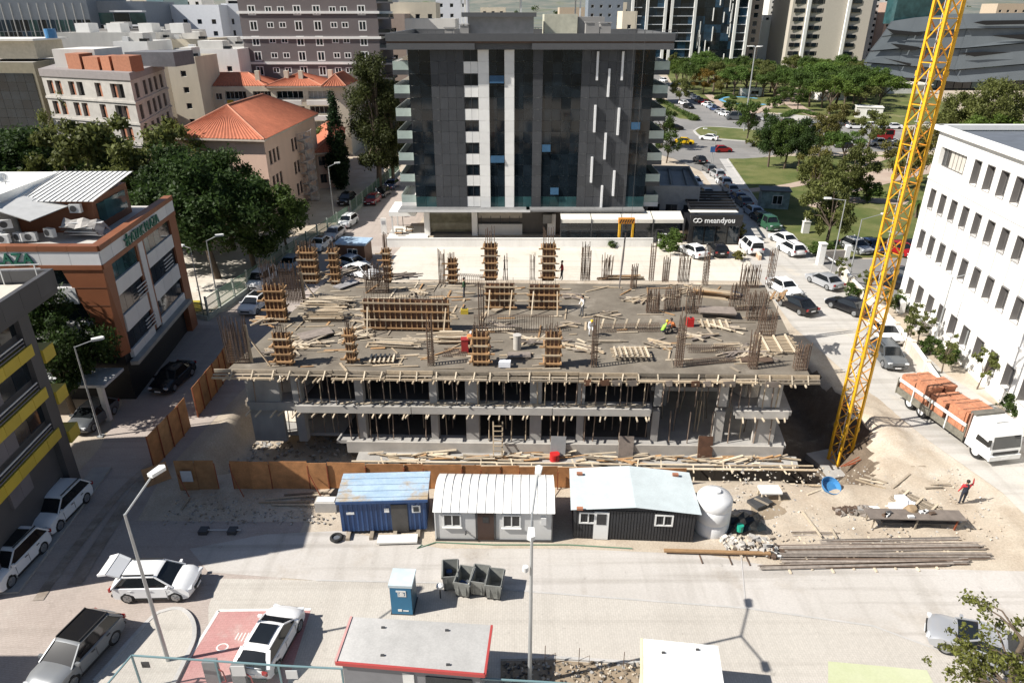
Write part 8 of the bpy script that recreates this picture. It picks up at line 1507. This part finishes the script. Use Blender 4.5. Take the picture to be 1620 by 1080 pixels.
# ================================================================== THE TOWN BEHIND
def box_poly(x0,x1,y,d,skew=0.): return [(x0,y),(x1,y + skew),(x1,y + d + skew),(x0,y + d)]
def tower(label,px0,px1,pyt,Y,d,wall,spec,roof=ROOFM,name='building',skew=0.,cat='building',group=None,top=None,**kw):
    zt=top if top else 27.7 - Y * math.tan(R(25.3) + math.atan((pyt - 540) / 1100.));c=lambda px,z: (px - 810) / 1100. * (Y * math.cos(R(25.3)) + (27.7 - z) * math.sin(R(25.3)))
    z_=min(zt,27);P=box_poly(c(px0,z_),c(px1,z_),Y,d,skew);return building(name,label,cat,P,0,zt,wall,roof,spec(P,zt),group,**kw),P,zt
def wgrid(rows_h,colw,ww,wh,fm,gm,mull=1,zmin=0.,alts=None,edges=(0,),**k):
    def f(P,zt):
        out={}
        for e in edges:
            ln=math.dist(P[e],P[(e + 1) % 4]);n=max(1,int(ln / colw));rows=max(1,int((zt - zmin - .6) / rows_h));out[e]=dict(rows=rows,rowh=rows_h,cols=n,ww=ww,wh=wh,sill=(rows_h - wh) * .6,z=zmin + .2,fm=fm,gm=gm,mull=mull,alts=alts,**k)
        return out
    return f
none=lambda P,z: {}
def curtain(t,P,zt,e,cw,rh,mats,gap=.06,z0=0.5,name='glass_pane',off=.06):
    o=P[0];a,b=P[e],P[(e + 1) % 4];u,ln=unit(a,b);n=(u[1],-u[0]);nc=int(ln / cw);nr=int((zt - z0) / rh);k_=('cur',round(ln / nc,2),round(rh,2));rz=math.atan2(u[1],u[0])
    for c in range(nc):
        for r in range(nr):
            m=rnd.choice(mats);key=k_ + (m.name,)
            if key not in WIN: WIN[key]=MB().box((ln / nc / 2,0,rh / 2),(ln / nc - gap,.08,rh - gap)).mesh('pane',m)
            put(name,WIN[key],t,(a[0] - o[0] + u[0] * ln * c / nc + n[0] * off,a[1] - o[1] + u[1] * ln * c / nc + n[1] * off,z0 + r * rh),rz)
STEELB=M('blue_grey_cladding',(.19,.22,.26),.5,var=.08);WHB=M('bluish_white_cladding',(.66,.68,.72),.5,var=.05)
# upper left: blue glass offices
t,P,zt=tower('wide blue glass office with pale vertical fins at the upper left',-60,122,-45,205,22,STEELB,none,skew=6);curtain(t,P,27,0,2.2,3.0,[G_BLUE,G_DARK,G_BLUE,G_TEAL],.25,8)
u,ln=unit(P[0],P[1]);[MB().box((0,0,0),(.16,.4,24)).build('fin',STEEL,t,loc=(u[0] * (1.5 + 2.2 * k),u[1] * (1.5 + 2.2 * k) - .5,18)) for k in range(int(ln / 2.2))]
t,P,zt=tower('grey and black office with terraces right of the blue glass office',128,222,2,215,20,STEELB,none,skew=3);curtain(t,P,zt,0,3.4,3.1,[G_DARK,G_DARK,G_TEAL],.2,6);[MB().box((14,-1.2,10 + 3.6 * k),(9,2.4,.4)).build('terrace',WHB,t) for k in range(6)]
t,P,zt=tower('white office with dark blue glass strips behind the white flats',258,352,8,235,20,WHB,wgrid(3.3,4.2,1.4,1.3,DFR,G_DARK,0),skew=-2);
for f in (.32,.62): MB().box((f * math.dist(P[0],P[1]),-.15,zt * .55),(4.2,.3,zt * .75)).build('glass_strip',G_BLUE,t)
tower('white office side wing beside the dark blue glass strips',352,382,6,240,20,WHB,wgrid(3.3,3.5,.8,1.6,DFR,G_DARK,0));tower('pale teal glass tower behind the white office',236,262,-40,262,20,M('pale_teal_wall',(.20,.30,.32),.4),none);tower('beige slim tower far behind at the upper left',214,242,-40,330,16,CREAM,wgrid(3.2,2.6,1.1,1.2,DFR,G_DARK,0));tower('white banded block behind the grey flats',360,390,-30,275,20,OFFW,wgrid(3.2,6,5,1.2,DFR,G_GREY,2))
# white low houses
t,P,zt=tower('long white terrace of flats in front of the blue glass office',86,235,52,165,14,OFFW,wgrid(3.0,4.4,1.0,1.0,WFR,G_DARK,0),skew=3,group='white houses');[MB().box((4 + 7 * k,6,zt + .8),(3,4,2)).build('roof_room',WHITE,t) for k in range(4)]
for i,(a,b,py,Y,m,lb) in enumerate(((178,232,66,150,WHITE,'white house with a flat roof below the long white terrace'),(225,262,60,170,OFFW,'pale house with a roof room right of the long white terrace'),(258,330,62,172,CREAM,'cream flat roofed house before the white office'),(275,375,78,158,WHITE,'white house with a blank side wall before the grey flats'),(330,385,70,180,OFFW,'off white house left of the grey flats'),(262,308,90,145,CREAM,'beige house with roof terrace left of the grey flats'),(235,300,48,215,OFFW,'low white block behind the white houses'),(150,205,46,190,GREYR,'grey block behind the long white terrace'),(250,286,104,146,M('tan_render',(.30,.26,.21),.85,var=.1),'dim tan house squeezed between the unfinished block and the cream flats'))):
    t,P,zt=tower(lb,a,b,py,Y,11,m,wgrid(3.0,3.6,1.1,1.1,WFR,G_DARK,0),group='white houses');ln=math.dist(P[0],P[1]);MB().box((ln * .5,5,zt + .5),(ln * .4,4,2.0)).build('roof_room',OFFW,t);MB().box((ln * .2,3,zt + .2),(1.2,1.2,1.2)).build('water_tank',ALU,t);MB().box((ln * .8,2,zt + .1),(1.6,1.0,.8)).build('solar_heater',G_DARK,t)
tag(MB().tube([(0,0,0),(0,0,1.6)],1.0,16).build('roof_tank',M('tub_blue',(.05,.20,.42),.4),loc=(fp[0][0] + 16,fp[0][1] + 8,23.3)),'blue water tank on the roof of the dark glass office','water tank')
# behind the dark block
for i,(a,b,py,Y,m,lb) in enumerate(((604,640,22,190,M('dusty_pink',(.42,.33,.28),.85,var=.1),'dusty pink flats behind the tall ragged tree'),(612,690,4,200,CREAM,'cream flats behind the office block roof'),(640,720,30,170,OFFW,'pale house just over the office block roof'),(600,622,-20,240,STEELB,'blue glass block far behind the ragged tree'),(690,740,-20,260,WHB,'white tower behind the office block roof'),(930,985,-25,300,STEELB,'grey blue tower over the office block roof'),(985,1008,18,240,CREAM,'cream house between the office block and the dark towers'))): tower(lb,a,b,py,Y,12,m,wgrid(3.1,3.2,1.2,1.2,WFR,G_DARK,0),group='houses behind the office block')
# dark towers with white fins
DTW=M('tower_dark',(.03,.04,.05),.4)
for a,b,lb,ex in ((1000,1052,'dark glass tower with white bands left of its twin',0),(1062,1184,'dark glass tower with white slanted fins beyond the roundabout',1)):
    t,P,zt=tower(lb,a,b,-60,400,34,DTW,none,group='dark glass towers',top=74);curtain(t,P,72,0,4.2,4.0,[G_DARK,G_BLUE,G_DARK],.16,2);ln=math.dist(P[0],P[1])
    for x in ([0,ln * .30,ln * .84,ln] if ex else [0,ln * .45,ln]): MB().box((x,-.6,37),(1.4,1.2,74)).build('white_rib',WHITE,t)
    for r in range(18): MB().box((ln * .15,-.35,2 + 4 * r),(ln * .28,.5,.3)).build('band',WHB,t);MB().box((ln * .92 if ex else ln * .72,-.35,2 + 4 * r),(ln * .14 if ex else ln * .5,.5,.3)).build('band',WHB,t)
    if ex:
        for k in range(40): MB().box((ln * rnd.uniform(.33,.8),-.35,rnd.uniform(5,66)),(.4,.5,rnd.uniform(3,10))).build('white_fin',WHITE,t)
tower('pinkish slim block beside the dark glass tower',1186,1206,-60,410,24,M('pinkish_wall',(.42,.33,.30),.8),wgrid(4,5.0,2.4,2.4,WFR,G_DARK,0),top=70)
tower('low white hall beyond the park trees',1206,1252,32,430,30,WHITE,none);tower('white flats on the far slope',1215,1240,-2,520,14,OFFW,wgrid(3.2,4,1.6,1.4,DFR,G_DARK,0),top=38)
t,P,zt=tower('beige curved office with ribbon windows beyond the park',1252,1372,-10,400,30,M('beige_office',(.46,.42,.36),.8,var=.06),none,skew=-4,top=46);ln=math.dist(P[0],P[1])
for r in range(10):
    for (f0,f1) in ((.02,.17),(.24,.66)): n=max(1,int((f1 - f0) * ln / 2.6));[MB().box((ln * f0 + (f1 - f0) * ln * (k + .5) / n,-.1 - 4 * (f0 + .1),4 + 4.1 * r),((f1 - f0) * ln / n - .3,.3,2.0)).build('window',G_DARK if k % 2 else G_GREY,t) for k in range(n)]
    MB().box((ln * .8,-3.6,4 + 4.1 * r),(4.4,.4,1.8)).build('window',G_DARK,t)
for x in (.2,.7): MB().box((ln * x,-.8 - 4 * x,23),(1.6,1.2,46)).build('white_rib',WHITE,t)
tower('grey balconied end of the beige office',1366,1384,0,405,18,M('grey_wall',(.24,.25,.27),.7),wgrid(3.4,3,2.2,1.6,WFR,G_DARK,0));tower('white flats with rounded balconies behind the angular building',1378,1420,-20,430,14,OFFW,wgrid(3.2,4,2,1.4,DFR,G_DARK,0));tower('brown flats behind the angular building',1402,1446,4,420,12,M('brownish_wall',(.36,.25,.20),.8),wgrid(3.2,3.6,1.4,1.4,WFR,G_DARK,0))
for i,(a,b,py,Y,m) in enumerate(((1040,1062,20,420,OFFW),(760,800,12,420,CREAM),(40,90,10,420,OFFW),(1240,1256,22,460,CREAM),(1208,1222,24,440,OFFW))): tower(['far white block between the dark towers','far cream block over the office block roof','far white block at the upper left','far cream block left of the beige office','far white block beside the low hall'][i],a,b,py,Y,16,m,wgrid(3.2,4,1.6,1.4,DFR,G_DARK,0),group='far blocks')
# angular dark building: folded bands with slits between
AG=thing('angular_building','dark grey angular building with folded facade bands at the upper right','building',(0,0,0));AY=290.
def A_(px,py,dy=0.): 
    Y=AY + dy;v=(py - 540) / 1100.;dyy=math.cos(R(25.3)) - v * math.sin(R(25.3));dz=-math.sin(R(25.3)) - v * math.cos(R(25.3));t=Y / dyy;return ((px - 810) / 1100. * t,Y,27.7 + dz * t)
FOLD=M('anthracite_fold',(.15,.17,.185),.5,var=.1,scale=.2);
rows_=[[(1412,34),(1450,28),(1520,22),(1700,20)],[(1396,58),(1440,52),(1530,46),(1700,44)],[(1378,82),(1428,78),(1520,78),(1700,62)],[(1368,100),(1420,104),(1510,112),(1700,96)],[(1372,112),(1430,124),(1520,132),(1700,126)]]
for r in range(4):
    for c in range(3):
        a,b,d,e=rows_[r][c],rows_[r][c + 1],rows_[r + 1][c + 1],rows_[r + 1][c];g=3 if r else 1
        f1,f2=A_(*a,-.5),A_(*b,-.3);f3,f4=A_(d[0],d[1] - g * .5,-1.5),A_(e[0],e[1] - g * .5,-1.7);MB().face([f4,f3,f2,f1]).face([(p[0],p[1] + 1,p[2]) for p in (f1,f2,f3,f4)]).build('facade_band',FOLD,AG)
q=[A_(1412,34,1),A_(1700,20,1),A_(1700,180,1),A_(1376,134,1),A_(1372,100,1)]
x0,x1=q[3][0],q[1][0];mb=MB();back=[(p[0] + 26,p[1] + 45,p[2]) for p in q];mb.face(q[::-1]);mb.face(back)
for k in range(5): j=(k + 1) % 5;mb.face([q[k],q[j],back[j],back[k]])
mb.build('core',M('angular_core',(.02,.022,.024),.5),AG);pg=A_(1376,118,.4);
for k in range(26): MB().box((pg[0] + 1.2 + k * 3.4,AY - .2,pg[2] - 1.0),(3.1,.2,8)).build('lobby_pane',rnd.choice((G_TEAL,G_DARK,G_GREY)),AG)
for sl in (((1402,45),(1413,54),(1457,57),(1461,52),(1416,48)),((1409,69),(1427,79),(1448,80),(1456,75),(1429,71)),((1395,91),(1440,105),(1442,101),(1408,94)),((1540,36),(1560,40),(1640,38),(1640,32),(1556,33)),((1569,57),(1640,66),(1640,54),(1578,56)),((1518,84),(1542,90),(1600,83),(1556,82))): MB().face([A_(*p,-2.0) for p in sl]).build('slit',G_BLACK,AG)
a=A_(1412,20,4);MB().box((a[0] + 11,AY + 8,a[2] + 3),(20,8,14)).build('glass_head',G_TEAL,AG)
a=(140.78,278.22);MB().box((a[0] + 6,a[1] + 4,3.3),(22,12,.3),rz=-.1).build('terrace_awning',M('cream_awning',(.66,.63,.56),.8),AG);[MB().box((a[0] - 4 + k * 2.5,a[1] + 4,3.5),(.3,12,.1),rz=-.1).build('awning_bar',W_OLD,AG) for k in range(8)];MB().box((a[0] + 8,a[1] + 1,1.6),(16,6,3.0)).build('terrace_wall',OFFW,AG)
BW_=['white','cream','grey','pale','sandy'];BM=[WHITE,CREAM,STEELB,OFFW,M('sandy_wall',(.44,.36,.27),.85,var=.08)]
for i,(px,w2,py,Y) in enumerate(((20,50,-8,330),(95,40,4,300),(150,36,18,330),(195,30,-12,420),(232,34,14,360),(300,44,-6,380),(352,26,20,340),(395,40,-4,330),(440,30,-20,400),(565,40,2,300),(612,26,-14,380),(648,36,16,300),(700,40,10,360),(745,36,24,300),(905,40,12,420),(950,34,22,360),(985,28,4,420),(1046,22,-10,520),(1212,20,12,620),(1232,22,18,560),(1390,30,-8,520),(1440,40,4,480),(120,40,34,240),(170,36,40,230),(1600,50,6,460))):
    tower(BW_[i % 5] + ' town block far behind, ' + ['at the left picture edge','over the blue glass office','above the black terraced office','left of the slim beige tower','behind the slim beige tower','over the white office','beside the grey flats','peeping over the grey flats at left','peeping over the grey flats at right','right behind the grey flats','over the dusty pink flats','over the ragged tree','over the left of the office block roof','between the plant rooms','over the right of the office block roof','right of the lift rooms','left of the dark twin tower','between the dark towers','in the gap beyond the low hall','farthest in the gap beyond the low hall','behind the beige office','over the angular building','below the black terraced office, left','below the black terraced office, right','at the right picture edge'][i],px - w2 // 2,px + w2 // 2,py,Y,16,BM[i % 5],wgrid(3.3,3.8,1.6,1.5,DFR if i % 2 else WFR,G_DARK,0),group='town blocks far behind')
# trees and houses on the far slope
for k in range(46):
    Y=rnd.uniform(520,1500);X=rnd.uniform(-.75,.75) * Y;zg=max(0,(Y - 700) / 2600) ** 2 * 260;h=rnd.uniform(8,22);wd=rnd.uniform(14,30)
    if not (-.80 * Y < X < .8 * Y): continue
    t=thing('far_house','pale far house on the hazy slope at the top of the picture','house',(X,Y,zg - 1),rnd.uniform(-.2,.2),'far houses');m=rnd.choice((OFFW,CREAM,WHITE,OFFW,GREYR));MB().prism([(0,0),(wd,0),(wd,12),(0,12)],0,h).build('wall',m,t);MB().prism([(-.4,-.4),(wd + .4,-.4),(wd + .4,12.4),(-.4,12.4)],h,h + .6).build('roof',rnd.choice((TILE,ROOFM,ROOFM)),t)
    key=('far',round(wd),round(h));mb=MB()
    for r in range(int(h / 3.2)):
        for c in range(int(wd / 4)): mb.box((2 + c * 4,-.05,1.8 + r * 3.2),(1.8,.1,1.4))
    tag(mb.build('window_rows',G_DARK,t),kind='stuff')
c,r=[],[]
for k in range(260): Y=rnd.uniform(420,1700);X=rnd.uniform(-.75,.75) * Y;c.append((X,Y,max(0,(Y - 700) / 2600) ** 2 * 260 + 2));r.append(rnd.uniform(4,9))
tag(put('far_wood',leaf_mesh('far_wood',c,r,60,1.6,L_MID)),kind='stuff')
